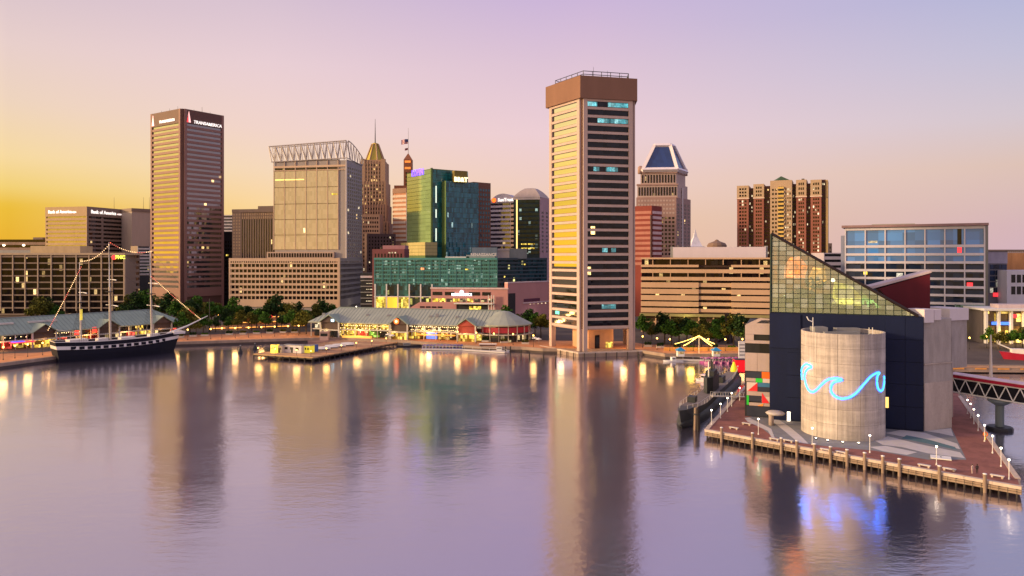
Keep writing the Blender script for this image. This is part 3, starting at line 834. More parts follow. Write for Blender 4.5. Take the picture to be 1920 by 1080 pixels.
lit_warm = glass("room_warm", (.1, .06, .02), 1.4, cw=.7, ch=1.3, lit=1.1, lcol=(1, .6, .2), lstr=1.0)
lit_pale = glass("room_pale", (.1, .08, .05), 1.4, cw=.7, ch=1.3, lit=1.1, lcol=(1, .8, .5), lstr=1.2)
lit_gold = glass("room_gold", (.2, .13, .02), 1.5, cw=1.1, ch=2.2, lit=.85, lcol=(1, .7, .06), lstr=1.5)
lit_teal = glass("room_teal", (.05, .2, .22), 1.4, cw=1.9, ch=3.6, lit=1.1, lcol=(.1, .52, .6), lstr=.95)
g_dark = glass("dark_glass", (.012, .013, .018), 1.35, lit=0.014, lstr=1.2)
g_brown = glass("bronze_glass", (.02, .011, .009), 1.38, lit=0.016, lstr=1.2)
g_mirror = glass("mirror_glass", (.10, .08, .06), 2.6, .03, wob=.015, lit=0)

# ---- pentagonal tower at the water's edge
conc_w = solid("tower_precast", (.47, .35, .305), .8, var=.12, scale=.12)
conc_d = solid("tower_recess", (.16, .085, .06), .8, var=.15)
PL, PC, PR = solve_rect(1023, 1088, 1195, 320.0, 1.0, 108.0)
s_side = (PR - PC).length
th0 = math.atan2((PR - PC).y, (PR - PC).x)
pent = [PC]
for k in range(4): pent.append(pent[-1] + Vector((math.cos(th0 + R(72) * k), math.sin(th0 + R(72) * k))) * s_side)
pc = sum(pent, Vector((0, 0))) / 5
def psc(k): return [pc + (p - pc) * k for p in pent]
zr, zp, zl = gz(141, 320), gz(183, 320), gz(617, 321)
wt = thing("pentagon_tower", "tall five-sided pale concrete office tower standing at the water's edge", "tower", (pc.x, pc.y, LZ))
pb, pcore = psc(.955), psc(.91)
MB().prism([tuple(p) for p in pcore], zl, zp + .5).build("wall", conc_d, wt)
cap_m = solid("tower_parapet", (.21, .11, .075), .8, var=.12, scale=.15)
MB().prism([tuple(p) for p in psc(1.0)], zp, zr).build("parapet", cap_m, wt)
MB().prism([tuple(p) for p in psc(.93)], zr, zr + .25).build("roof", grey_metal, wt)
wt_glass = glass("tower_glass", (.009, .011, .017), 1.36, .05, cw=2.1, ch=3.5, lit=0.0048, lstr=2.2, wob=.012)
wt_gold = glass("tower_coated_glass", (.02, .02, .012), 4.0, .04, cw=2.1, ch=3.5, lit=0.012, lcol=(.7, .75, .1), lstr=.6, wob=.02)
NF = 28; fh = (zp - 1.0 - zl) / NF
for k in range(5):
    f = Face(pb[k], pb[(k + 1) % 5])
    e0, ew = f.L * .045, f.L * .075
    a_, b_ = e0 + ew, f.L - e0 - ew
    show = k in (0, 4)
    tgt = wt if show else None
    for (ua, ub) in ((e0, a_), (b_, f.L - e0)):
        f.box(wt, "column", ua, ub, LZ, zp - .05, -2.2, 0, conc_w)
    if show:
        gm = wt_gold if k == 4 else wt_glass
        for j in range(NF):
            z = zl + j * fh
            f.box(wt, "spandrel", a_, b_, z, z + fh * .31, -1.2, -.12, conc_w)
            f.box(wt, "spandrel_lip", a_ + .6, b_ - .6, z + fh * .31, z + fh * .36, -1.2, -.4, conc_d)
            wb = f.box(wt, "window_band", a_, b_, z + fh * .36, z + fh, -1.2, -.75, gm)
            if k == 0:
                for (row, x0, x1) in ((27, 0, .25), (27, .5, 1), (25, .25, .55), (25, .55, 1), (19, .15, .3), (19, .45, .75), (9, .36, .5), (9, .58, .7), (2, .35, .7)):
                    if row == j:
                        w_ = b_ - a_
                        f.box(wt, "lit_window", a_ + w_ * x0 + .1, a_ + w_ * x1 - .1, z + fh * .42, z + fh * .95, -.74, -.7, lit_teal)
        f.box(wt, "top_beam", a_, b_, zp - 1.0, zp - .05, -1.2, -.1, conc_w)
        if k == 4:
            f.box(wt, "lit_window", a_ + 2, a_ + 5, zl + fh * 1.5, zl + fh * 1.9, -.74, -.7, emit("green_room", (.1, .8, .5), 1.0))
    else:
        mb = MB(); mg = MB()
        for j in range(NF):
            z = zl + j * fh
            f.add(mb, a_, b_, z, z + fh * .42, -1.2, -.12); f.add(mg, a_, b_, z + fh * .42, z + fh, -1.2, -.75)
        mb.build("spandrel", conc_w, wt, kind="stuff"); mg.build("window_band", wt_glass, wt, kind="stuff")
# open ground storey with a lit lobby
core5 = psc(.45)
lob = MB().prism([tuple(p) for p in core5], LZ, zl).build("lobby_core", solid("lobby_wall", (.5, .3, .18), .7), wt)
MB().prism([tuple(p) for p in psc(.9)], zl - .5, zl - .02).build("soffit", conc_w, wt)
f0 = Face(core5[0], core5[1])
f0.box(wt, "lobby_door", 3, 5.2, LZ, LZ + 6, .02, .15, g_dark)
f0.box(wt, "lobby_window", f0.L - 3.6, f0.L - .5, LZ + .3, LZ + 2.8, .02, .15, lit_gold)
lamp(wt, (*(pc + (pb[0] - pc) * .72), LZ + 6.5), 900, (1, .5, .18), .5)
lamp(wt, (*(pc + (pb[1] - pc) * .72), LZ + 6.5), 900, (1, .5, .18), .5)
lamp(wt, (*(pc + (pb[4] - pc) * .72), LZ + 6.5), 600, (1, .6, .25), .5)
pl5 = psc(1.12)
wtb = MB().prism([tuple(p) for p in pl5], -2, LZ - .1).build("tower_plinth", quay_stone, kind="structure")
tag(wtb, "low stone plinth under the five-sided tower")
for k in (4, 0):
    f = Face(pl5[k], pl5[(k + 1) % 5]); n = int(f.L / 2.2)
    for i in range(n): f.box(wtb, "coping_stone", i * f.L / n + .03, (i + 1) * f.L / n - .03, LZ - .5, LZ + .15, -.8, .2, stone)
    for i in range(n // 2):
        p = f.pt((i + .5) * f.L / (n // 2), 0, .7)
        link("piling", small_me, wtb, Mloc(p.x, p.y, .2))
# roof rail and aerials
rl = MB()
rp5 = psc(.8)
for k in range(5):
    a, b = rp5[k], rp5[(k + 1) % 5]
    for h in (1.5, 2.9): rl.bar((a.x, a.y, zr + h), (b.x, b.y, zr + h), .22)
    for i in range(5):
        p = a + (b - a) * i / 5; rl.bar((p.x, p.y, zr), (p.x, p.y, zr + 3), .2)
rl.build("roof_rail", dark_metal, wt)
for i, (fx, fy, h) in enumerate(((.3, -.55, 5), (.75, -.2, 4.5), (-.1, -.6, 6.5), (-.5, -.2, 3))):
    p = pc + Vector((fx, fy)) * s_side * .6
    MB().tube([(p.x, p.y, zr), (p.x, p.y, zr + h)], .14, 5, .05).build("aerial", dark_metal, wt)
for fx in (-.15, .05, .25):
    p = pc + Vector((fx, -.45)) * s_side * .6
    MB().box(p.x - 1, p.x + 1, p.y - .6, p.y + .6, zr + .25, zr + 2.0).build("roof_plant", grey_metal, wt)

# ---- tall brown tower (left)
gran = solid("red_granite", (.27, .145, .12), .6, var=.12, scale=.1)
gran_d = solid("granite_dark", (.135, .068, .055), .6, var=.12, scale=.1)
L_, C, R_ = solve_rect(282, 341, 420, 590.0, .85)
ztop = 161.0
tr, fl, fr, poly = bld("brown_office_tower", "tall brown granite tower with illuminated names on its crown, behind the tall ship", L_, C, R_, ztop, gran_d, 1.2)
zb_, zt_ = gz(545, 590), gz(230, 592)
tl_gold = glass("tower_gold_glass", (.06, .045, .03), 3.2, .05, cw=2.4, ch=4, wob=.02, lit=0)
tl_dark = glass("tower_violet_glass", (.03, .018, .02), 2.8, .05, cw=2.4, ch=4, wob=.03, lit=0.006, lstr=1.5)
nfl = 34
for f, gm, a, b in ((fl, tl_gold, 2.0, 4.5), (fr, tl_dark, 4.5, 2.0)):
    h = (zt_ - zb_) / nfl
    f.box(tr, "pier", 0 if f is fl else 2.4, a if f is fl else a, LZ, ztop, -1.8, .0, gran)
    f.box(tr, "pier", f.L - b, f.L - (2.4 if f is fl else 0), LZ, ztop, -1.8, .0, gran)
    for j in range(nfl):
        z = zb_ + j * h
        f.box(tr, "spandrel", a, f.L - b, z, z + h * .5, -1.5, -.25, gran)
        f.box(tr, "window_band", a, f.L - b, z + h * .5, z + h, -1.5, -.9, gm)
    f.box(tr, "crown", a, f.L - b, zt_, ztop - .02, -1.6, -.1, gran_d)
    f.box(tr, "base_beam", a, f.L - b, gz(557, 590), zb_, -1.6, -.2, gran)
    f.box(tr, "base_wall", a, f.L - b, LZ, gz(557, 590), -5, -4, solid("lobby_brown", (.3, .12, .05), .7))
    cx = (a + f.L - b) / 2
    w_ = f.L - a - b
    text(tr, "sign", "TRANSAMERICA", f.M(cx + w_ * .08, gz(222 if f is fl else 225, 590), .25), 3.0 if f is fl else 3.5, sign_white, .2, .15, .03)
    # pyramid mark beside the name
    uu = a + w_ * .05
    MB().add([f.pt(uu - 1.6, gz(227, 590), .2), f.pt(uu + 1.6, gz(227, 590), .2), f.pt(uu, gz(206, 590), .2), f.pt(uu - 1.6, gz(227, 590), -.1), f.pt(uu + 1.6, gz(227, 590), -.1), f.pt(uu, gz(206, 590), -.1)],
             [(0, 1, 2), (5, 4, 3), (0, 3, 4, 1), (1, 4, 5, 2), (2, 5, 3, 0)]).build("sign_mark", emit("sign_pyramid", (1, .55, .5), 1.0), tr)
    if f is fr:
        MB().add([f.pt(uu - 1.9, gz(227, 590), .25), f.pt(uu - .4, gz(227, 590), .25), f.pt(uu - .5, gz(212, 590), .25)], [(0, 1, 2)]).build("sign_mark", sign_red, tr)
    for uu in (a + .5, f.L - b - 4.5):
        f.box(tr, "red_banner", uu, uu + 4.5, gz(566, 590), gz(553, 590), -3.4, -3.2, sign_red)
    f.box(tr, "lobby_light", a + w_ * .3, a + w_ * .75, gz(570, 590), gz(566, 590), -3.9, -3.8, lit_warm)
for i in range(7):
    p = L_ + (R_ - L_) * (.15 + .11 * i)
    MB().tube([(p.x, p.y, ztop), (p.x, p.y, ztop + 3 + 2 * (i % 3))], .2, 5, .08).build("aerial", dark_metal, tr)

# ---- bank building
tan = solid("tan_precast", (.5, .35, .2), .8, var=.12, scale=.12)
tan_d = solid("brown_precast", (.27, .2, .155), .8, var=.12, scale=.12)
L_, C, R_ = solve_rect(85, 163, 250, 630.0, 1.25)
zt = gz(387, 630)
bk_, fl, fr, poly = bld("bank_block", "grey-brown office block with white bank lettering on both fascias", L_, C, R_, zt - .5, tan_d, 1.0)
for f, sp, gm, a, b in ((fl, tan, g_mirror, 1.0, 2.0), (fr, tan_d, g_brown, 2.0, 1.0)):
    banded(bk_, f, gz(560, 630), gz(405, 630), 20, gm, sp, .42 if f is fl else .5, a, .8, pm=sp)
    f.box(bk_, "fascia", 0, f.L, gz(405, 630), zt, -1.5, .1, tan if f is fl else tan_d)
    text(bk_, "sign", "Bank of America", f.M(f.L * (.36 if f is fl else .34), gz(396.5, 630), .35), 3.6 if f is fl else 4.2, sign_white, .2, 0, .06)
    # diamond-shaped striped flag mark
    uu, zz = f.L * (.7 if f is fl else .68), gz(397.5, 630)
    for k in range(4):
        dx = (k - 1.5) * 1.3
        MB().add([f.pt(uu + dx - .9, zz, .3), f.pt(uu + dx - .3, zz - 1.3 + abs(k - 1.5) * .3, .3), f.pt(uu + dx + .5, zz, .3), f.pt(uu + dx - .1, zz + 1.3 - abs(k - 1.5) * .3, .3)], [(0, 1, 2, 3)]).build("sign_mark", sign_white if k % 2 else emit("sign_pink", (1, .7, .65), 1.2), bk_)
fr.box(bk_, "recess", fr.L * .3, fr.L * .34, gz(560, 630), gz(406, 630), -.6, -.1, tan_d)
fs = Face(at(247, 655), at(283, 668))
fs.box(bk_, "service_core", 0, fs.L, LZ, gz(397, 660), -20, 0, solid("core_concrete", (.5, .4, .32), .85, var=.1))
fs.box(bk_, "core_cap", -.5, fs.L + .5, gz(397, 660), gz(391, 660), -20.5, .5, tan_d)
for px in (214, 269, 280):
    p = at(px, 670); MB().tube([(p.x, p.y, zt - 5), (p.x, p.y, zt + 11)], .2, 5, .08).build("aerial", dark_metal, bk_)

# ---- slim striped block behind the tall ship's masts
fs = Face(at(258, 560), at(281, 566))
sb = thing("striped_block", "narrow white and dark striped block wedged beside the brown tower", "building", (*fs.A, LZ))
fs.box(sb, "wall", 0, fs.L, LZ, gz(461, 560), -16, -.5, tan_d)
banded(sb, fs, gz(516, 560), gz(462, 560), 9, g_dark, solid("grey_white", (.5, .45, .42), .7), .45, .4, .4)
fs.box(sb, "lower_wall", 0, fs.L, LZ, gz(517, 560), -.5, .3, dark_metal)

# ---- gridded office block behind the tall ship
pnm = solid("pale_tan", (.5, .38, .26), .8, var=.12)
A0, B0 = at(-70, 515), at(234, 515)
fp = Face(A0, B0)
C0 = at(262, 545)
gb = thing("gridded_block", "long low office block with a square grid of dark windows behind the tall ship", "building", tuple((A0 + B0) / 2))
zt = gz(478, 515)
MB().prism([tuple(A0 - fp.n * .8), tuple(B0 - fp.n * .8), tuple(C0 + Vector((-.5, .5))), tuple(A0 + (C0 - B0))], LZ, zt).build("wall", tan_d, gb)
cols = [-70, -47, -22, 1, 24, 47, 71, 96, 121, 143, 167, 190, 210.5, 231.5]
rowy = [482.5 + i * 12.0 for i in range(10)]
g_grid = glass("grid_glass", (.012, .008, .007), 1.22, lit=0.028, cw=2.0, ch=4.2, lstr=1.4)
for a, b in zip(cols[:-1], cols[1:]):
    ua, ub = fp.upx(a), fp.upx(b)
    fp.box(gb, "pier", ua - .35, ua + .35, LZ + 4, zt, -1.0, .3, pnm)
    for y0, y1 in zip(rowy[:-1], rowy[1:]):
        fp.box(gb, "window", ua + .36, ub - .36, gz(y1, 515) + .9, gz(y0, 515), -1.0, -.6, g_grid)
for y0 in rowy:
    fp.box(gb, "spandrel", 0, fp.L, gz(y0, 515), gz(y0, 515) + .9, -1.0, .05, tan_d)
fp.box(gb, "end_pier", fp.L - .9, fp.L, LZ, zt, -1, .31, pnm)
fp.box(gb, "cornice", -.3, fp.L + .3, zt, zt + 1.4, -25, .5, pnm)
fsr = Face(B0, C0)
banded(gb, fsr, LZ + 6, zt, 9, g_grid, tan_d, .5, .3, .4)
ft = Face(at(57, 530), at(150, 530))
ft.box(gb, "penthouse", 0, ft.L, zt, gz(461, 530), -16, 0, solid("penthouse_tan", (.5, .38, .22), .8))
ft2 = Face(at(-40, 540), at(60, 540))
ft2.box(gb, "roof_plant", 0, ft2.L, zt, gz(469, 540), -10, 0, grey_metal)
text(gb, "sign", "PNC", fp.M(fp.upx(226), gz(482.5, 515), .5), 3.4, emit("sign_gold", (.9, 1, .1), 1.5), .2, 0, .08)
MB().lathe([(1.6, -.2), (1.6, .2)], 12, fp.M(fp.upx(214.5), gz(482.5, 515), .5) @ Matrix.Rotation(R(90), 4, "X")).build("sign_mark", sign_red, gb)

# ---- low hotel far left
ff = Face(at(-60, 660), at(88, 660))
fb = thing("low_far_block", "low far block with two bright roof lamps beside the bank block", "building", (*((ff.A + ff.B) / 2), LZ))
ff.box(fb, "wall", 0, ff.L, LZ, gz(449, 660), -25, -.5, solid("mauve_precast", (.32, .22, .17), .8))
banded(fb, ff, gz(520, 660), gz(449, 660), 7, g_brown, solid("mauve_band", (.38, .26, .19), .8), .5, .5, .4)
ff.box(fb, "roof_house", ff.upx(62), ff.upx(80), gz(449, 660), gz(445, 660), -8, 0, tan_d)
for px in (6, 43): ff.box(fb, "roof_lamp", ff.upx(px), ff.upx(px) + 1.6, gz(461, 660), gz(459, 660), .1, .5, lamp_white)

# ---- small blocks between brown tower and ribbed block
f1 = Face(at(414, 800), at(440, 800))
b1 = thing("pale_far_slab", "small pale far slab peeping out between the brown tower and the ribbed block", "building", (*f1.A, LZ))
f1.box(b1, "wall", 0, f1.L, LZ, gz(403, 800), -14, -.3, solid("pale_slab", (.55, .5, .52), .8))
banded(b1, f1, gz(440, 800), gz(405, 800), 6, g_dark, solid("pale_slab", (.5, .5, .5)), .45, .5, .3)
f1 = Face(at(414, 640), at(438, 640))
b1 = thing("dark_far_slab", "dark unlit slab with one yellow window beside the brown tower", "building", (*f1.A, LZ))
f1.box(b1, "wall", 0, f1.L, LZ, gz(436, 640), -14, 0, dark_metal)
f1.box(b1, "lit_window", f1.upx(424), f1.upx(430), gz(480, 640), gz(477, 640), 0, .1, lit_gold)
grid(b1, f1, 1, f1.L - 1, LZ + 8, gz(450, 640), 4, 14, .5, .5, 0, .08, g_brown)

# ---- ribbed brown block
A0, B0 = at(435, 620), at(516, 612)
f1 = Face(A0, B0)
rb = thing("ribbed_block", "brown block with dark vertical ribs and rows of small square openings", "building", tuple((A0 + B0) / 2))
rbm = solid("ribbed_stone", (.36, .26, .19), .8, var=.1)
f1.box(rb, "wall", 0, f1.L, LZ, gz(393, 616), -30, -.8, rbm)
ul = f1.upx(452)
f1.box(rb, "dark_field", ul, f1.L, LZ, gz(411, 616), -.8, -.6, glass("rib_glass", (.02, .015, .015), 1.6, lit=0.008))
ribs(rb, f1, ul, f1.L, LZ, gz(411, 616), 15, 1.15, -.7, .0, rbm)
f1.box(rb, "top_band", 0, f1.L, gz(398, 616), gz(392, 616), -.9, .2, rbm)
f1.box(rb, "end_wall", 0, ul, LZ, gz(398, 616), -.9, -.2, rbm)
grid(rb, f1, .5, ul - .3, gz(480, 616), gz(399, 616), 3, 14, .55, .6, -.2, .02, solid("opening_glow", (.6, .42, .25), .6), "opening")  # lit openings: their glow is put into a pale paint
grid(rb, f1, ul, f1.L, gz(411, 616), gz(398.5, 616), 16, 2, .6, .7, -.75, -.3, solid("opening_glow", (.6, .42, .25), .6), "opening")
f1.box(rb, "roof_house", f1.upx(483), f1.L, gz(392, 616), gz(386.5, 616), -20, -.5, rbm)

# ---- tower with the steel roof truss, on its striped podium
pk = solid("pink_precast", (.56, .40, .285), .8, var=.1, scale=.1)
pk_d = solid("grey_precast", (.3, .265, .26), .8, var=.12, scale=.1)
L_, C, R_ = solve_rect(429, 637, 680, 520.0, .72)
zt = gz(484, 520)
pod, fl, fr, poly = bld("truss_tower", "beige glass tower with a white steel truss on its roof, over a striped podium", L_, C, R_, zt, pk_d, .9)
g_pod = glass("podium_glass", (.014, .008, .008), 1.36, cw=1.5, ch=3.6, lit=0.012, lstr=1.3)
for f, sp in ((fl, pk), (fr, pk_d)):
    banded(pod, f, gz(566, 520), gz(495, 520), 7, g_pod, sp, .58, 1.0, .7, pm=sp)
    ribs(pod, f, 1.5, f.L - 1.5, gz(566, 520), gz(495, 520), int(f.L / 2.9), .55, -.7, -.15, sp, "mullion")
    f.box(pod, "attic", 0, f.L, gz(495, 520), zt, -1.2, .02, sp)
    grid(pod, f, 1, f.L - 1, gz(493, 520), gz(489.5, 520), int(f.L / 1.6), 1, .55, .8, .0, .06, g_pod)
    f.box(pod, "base_band", 0, f.L, gz(576, 520), gz(566, 520), -1.2, .02, sp)
    f.box(pod, "shopfront", .5, f.L - .5, LZ, gz(576, 520), -2.5, -2, g_pod)
fl.box(pod, "corner_column", fl.L - 1.6, fl.L + .2, LZ, zt + .3, -1.2, .5, pk)
# upper set-back storey
fu = Face(at(500, 545), at(626, 545))
fu.box(pod, "setback", 0, fu.L, zt, gz(472.5, 545), -20, 0, pk)
grid(pod, fu, .8, fu.L - .8, gz(483, 545), gz(474, 545), 25, 1, .6, .85, .02, .15, g_pod)
# tower body
TL, TC, TR_ = solve_rect(513, 650, 679, 545.0, .5)
ztw = gz(300, 545)
fl, fr = Face(TL, TC), Face(TC, TR_)
P4 = TL + TR_ - TC
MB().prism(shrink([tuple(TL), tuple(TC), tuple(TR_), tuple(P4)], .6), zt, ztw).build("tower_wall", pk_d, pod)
ug = fl.upx(634)
cream = glass("cream_glass", (.46, .39, .27), 1.6, .12, cw=1.2, ch=3.4, var=.12, lit=0.0048, lcol=(1, .75, .3), lstr=1.2, wob=.03)
zr_ = [468, 440, 410.5, 381, 349.5, 318]
cl = [513.5 + i * (634 - 513.5) / 6 for i in range(7)]
for i in range(6):
    for j in range(5):
        fl.box(pod, "glass_panel", fl.upx(cl[i]) + .25, fl.upx(cl[i + 1]) - .25, gz(zr_[j], 545) + .25, gz(zr_[j + 1], 545) - .25, -.6, .05, cream)
fl.box(pod, "panel_frame", 0, ug, gz(468, 545), gz(318, 545), -.7, -.25, solid("panel_frame", (.25, .18, .1), .7))
for i in range(7): fl.box(pod, "frame_column", fl.upx(cl[i]) - .22, fl.upx(cl[i]) + .22, gz(468, 545), gz(300, 545), -.4, .25, pk)
fl.box(pod, "roof_band", 0, fl.L, gz(312, 545), gz(308.5, 545), -.6, .3, pk)
fl.box(pod, "terrace_wall", 0, ug, gz(308.5, 545), ztw + 1, -3, -2.2, solid("terrace_dark", (.2, .15, .11), .7))
fl.box(pod, "slab", 0, fl.L, gz(318, 545), gz(316.5, 545), -.6, .25, pk)
for i in range(6): fl.box(pod, "terrace_window", fl.upx(cl[i]) + .6, fl.upx(cl[i + 1]) - .6, gz(316, 545), gz(313, 545), -.5, -.2, g_brown)
fl.box(pod, "lit_window", fl.upx(622), fl.upx(634), gz(365, 545), gz(362, 545), .06, .1, lit_gold)
fl.box(pod, "lit_window", fl.upx(516), fl.upx(570), gz(335.6, 545), gz(333.8, 545), .06, .1, emit("room_row", (1, .75, .2), 1.1))
grid(pod, fl, ug + .4, fl.L - .8, gz(480, 545), gz(320, 545), 2, 22, .7, .6, -.85, -.5, g_brown)
fl.box(pod, "side_strip", ug, fl.L, zt, ztw, -.9, -.6, pk_d)
for f in (fr,):
    f.box(pod, "corner_pier", -.6, .6, zt, ztw, -.8, .2, solid("grey_pier", (.45, .4, .4), .7))
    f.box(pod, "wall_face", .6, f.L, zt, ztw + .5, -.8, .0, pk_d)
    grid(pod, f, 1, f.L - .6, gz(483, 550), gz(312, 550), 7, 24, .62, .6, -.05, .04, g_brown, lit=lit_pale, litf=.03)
fl.box(pod, "undercroft", .5, ug, gz(473, 545), gz(468, 545), -3, -1.5, g_brown)
for i in range(5): fl.box(pod, "undercroft_light", fl.upx(535 + i * 19), fl.upx(541 + i * 19), gz(472, 545), gz(470, 545), -1.45, -1.3, lit_pale if i != 3 else lit_gold)
# truss
truss = solid("white_steel", (.5, .45, .42), .5, .2, var=.08)
zb0, zt0 = gz(300, 545), gz(271, 545)
p0, p1 = fl.pt(-1.5, 0, .4), fl.pt(fl.L + .3, 0, .4)
q1 = fr.pt(fr.L, 0, .4)
NB = 12
def tp(t, top):
    z = (zt0 + (gz(264, 545) - zt0) * t) if top else (zb0 + 1.5 * t)
    p = Vector(p0).lerp(Vector(p1), t); off = fl.n * (1.0 if top else 0) + fl.u * (-1.6 * (1 - t) if top else 0)
    return Vector((p.x + off.x, p.y + off.y, z))
for k in range(NB):
    a, b = tp(k / NB, 1), tp((k + 1) / NB, 1)
    c_, d_ = tp(k / NB, 0), tp((k + 1) / NB, 0)
    m1, m2 = (a + b) / 2, (c_ + d_) / 2
    mb = MB().bar(a, b, .75).bar(c_, d_, .6).bar(a, m2, .55).bar(m2, b, .55).bar(m1, m2, .4).bar(b, d_, .4)
    bk3 = Vector((-fl.n.x, -fl.n.y, 0)) * 6.5
    mb.bar(a + bk3, b + bk3, .55).bar(m1 + bk3, c_ + bk3, .42).bar(m1 + bk3, d_ + bk3, .42)
    if k == 0: mb.bar(a, c_, .5)
    bk2 = Vector((-fl.n.x, -fl.n.y, 0)) * 7
    mb.bar(b, d_ + bk2, .4).bar(m2, m1 + bk2 + Vector((0, 0, -2)), .35)
    mb.build("truss_bay", truss, pod)
zz1 = gz(264, 545)
prev = None
for k in range(7):
    t = k / 6
    p = Vector(p1).lerp(Vector(q1), t); off = fr.n * 1.0
    a = Vector((p.x + off.x, p.y + off.y, zz1 + (gz(293, 550) - zz1) * t ** 1.6)); c_ = Vector((p.x, p.y, zb0 + 1.5 - 2 * t))
    if prev:
        MB().bar(prev[0], a, .6).bar(prev[1], c_, .5).bar(prev[0], c_, .4).bar(a, c_, .4).build("truss_bay", truss, pod)
    prev = (a, c_)

# ---- gilded art deco tower
stn = solid("deco_stone", (.33, .2, .14), .8, var=.2, scale=.1)
stn_l = solid("deco_stone_lit", (.42, .27, .17), .8, var=.2, scale=.1)  # light on the upper stone put into a paler colour
gold = solid("gilded_roof", (.42, .32, .06), .45, .55, var=.25, scale=.2)
Yd = 730.0
dcx = at(703.5, Yd + 12)
dt = thing("gilded_tower", "slender stepped stone tower with a gilded roof and a needle spire", "tower", (dcx.x, dcx.y, LZ))
def hw(px): return px / FPX * Yd
def sq(hx_, hy_=None, c=dcx): hy_ = hy_ or hx_; return [(c.x - hx_, c.y - hy_), (c.x + hx_, c.y - hy_), (c.x + hx_, c.y + hy_), (c.x - hx_, c.y + hy_)]
def dz_(y): return gz(y, Yd)
tiers = [(30, 512, 418), (27, 418, 385), (25, 385, 342), (22.5, 342, 303), (19, 303, 299)]
for h_, y0, y1 in tiers:
    MB().prism(sq(hw(h_)), LZ if y0 > 500 else dz_(y0), dz_(y1)).build("stone_tier", stn if y0 > 390 else stn_l, dt)
    f = Face(*[Vector(p) for p in sq(hw(h_))[:2]])
    if y1 > 300:
        n = 9 if y0 < 400 else 11
        ribs(dt, f, 1, f.L - 1, max(LZ, dz_(y0)), dz_(y1) + 1.5, n, 1.0, 0, .6, stn_l if y0 < 400 else stn, "rib")
        grid(dt, f, 2, f.L - 2, max(LZ + 10, dz_(y0)), dz_(y1) - 1.5, n - 1, max(3, int((y0 - y1) / 7)), .45, .55, .02, .12, g_brown, lit=lit_warm, litf=.16 if y0 < 400 else .06)
for sx_ in (-1, 1):
    MB().prism(sq(hw(4), c=dcx + Vector((sx_ * hw(19), -hw(20)))), dz_(420), dz_(298)).build("corner_turret", stn_l, dt)
n_ = 8
for k in range(n_):
    a0, a1 = R(45) * k + R(22.5), R(45) * (k + 1) + R(22.5)
    r0, r1 = hw(18.5), hw(6)
    MB().add([(dcx.x + r0 * math.cos(a0), dcx.y + r0 * math.sin(a0), dz_(301)), (dcx.x + r0 * math.cos(a1), dcx.y + r0 * math.sin(a1), dz_(301)), (dcx.x + r1 * math.cos(a1), dcx.y + r1 * math.sin(a1), dz_(268)), (dcx.x + r1 * math.cos(a0), dcx.y + r1 * math.sin(a0), dz_(268)), (dcx.x, dcx.y, dz_(301)), (dcx.x, dcx.y, dz_(268))],
             [(0, 1, 2, 3), (0, 4, 1), (3, 2, 5)]).build("gilded_slope", gold, dt)
    MB().bar((dcx.x + (r0 + .3) * math.cos(a0), dcx.y + (r0 + .3) * math.sin(a0), dz_(301)), (dcx.x + (r1 + .3) * math.cos(a0), dcx.y + (r1 + .3) * math.sin(a0), dz_(267)), .9).build("roof_rib", stn_l, dt)
MB().lathe([(hw(6.4), dz_(268)), (hw(6.4), dz_(266)), (hw(1.5), dz_(264))], 8, Mloc(dcx.x, dcx.y, 0)).build("roof_cap", gold, dt)
MB().tube([(dcx.x, dcx.y, dz_(266)), (dcx.x, dcx.y, dz_(219))], .55, 6, .15).build("spire", dark_metal, dt)
f = Face(at(678, 700), at(712, 700))
ax = MB().prism([tuple(f.A), tuple(f.B), tuple(f.B - f.n * 20), tuple(f.A - f.n * 20)], LZ, gz(402, 700)).build("lower_wing", stn, dt)
grid(dt, f, 1, f.L - 1, LZ + 8, gz(405, 700), 7, 18, .5, .5, 0, .08, g_brown, lit=lit_pale, litf=.05)

# ---- dark block and orange striped block to its right
f = Face(at(688, 670), at(742, 678))
b1 = thing("dark_brown_block", "dark brown unlit office slab in front of the gilded tower", "building", tuple((f.A + f.B) / 2))
f.box(b1, "wall", 0, f.L, LZ, gz(438, 672), -18, 0, solid("umber", (.1, .06, .055), .8))
grid(b1, f, 1, f.L - 1, LZ + 10, gz(442, 672), 9, 16, .4, .5, 0, .08, g_brown, lit=lit_pale, litf=.05)
f = Face(at(736, 720), at(762, 712))
b1 = thing("orange_striped_block", "narrow orange and cream striped block beside the gilded tower", "building", tuple((f.A + f.B) / 2))
f.box(b1, "wall", 0, f.L, LZ, gz(358, 716), -18, -.6, stn)
banded(b1, f, gz(452, 716), gz(362, 716), 11, solid("orange_band", (.45, .2, .11), .6), solid("cream_band", (.62, .5, .4), .7), .45, .3, .5)
f.box(b1, "parapet", 0, f.L, gz(362, 716), gz(353, 716), -4, .1, stn)

# ---- brick tower with flag
Yf = 775.0
fc = at(765.5, Yf)
ft = thing("flag_tower", "thin brick tower top with a gabled cap flying a flag", "tower", (fc.x, fc.y, LZ))
brk = solid("dark_brick", (.26, .1, .055), .8, var=.2)
MB().prism(sq(4.2, c=fc), LZ, gz(300, Yf)).build("shaft", brk, ft)
MB().prism(sq(4.2, c=fc), gz(300, Yf), gz(288, Yf), top=sq(.4, c=fc)).build("cap", brk, ft)
MB().prism(sq(9.5, c=fc + Vector((-4, 2))), LZ, gz(349, Yf)).build("shoulder", brk, ft)
f = Face(Vector(sq(4.2, c=fc)[0]), Vector(sq(4.2, c=fc)[1]))
for y_ in (302, 314): f.box(ft, "belvedere_light", 1.2, f.L - 1.2, gz(y_ + 4, Yf), gz(y_, Yf), 0, .15, emit("belvedere", (1, .3, .05), .5))
grid(ft, f, 1, f.L - 1, gz(350, Yf), gz(322, Yf), 2, 4, .4, .6, 0, .1, g_brown)
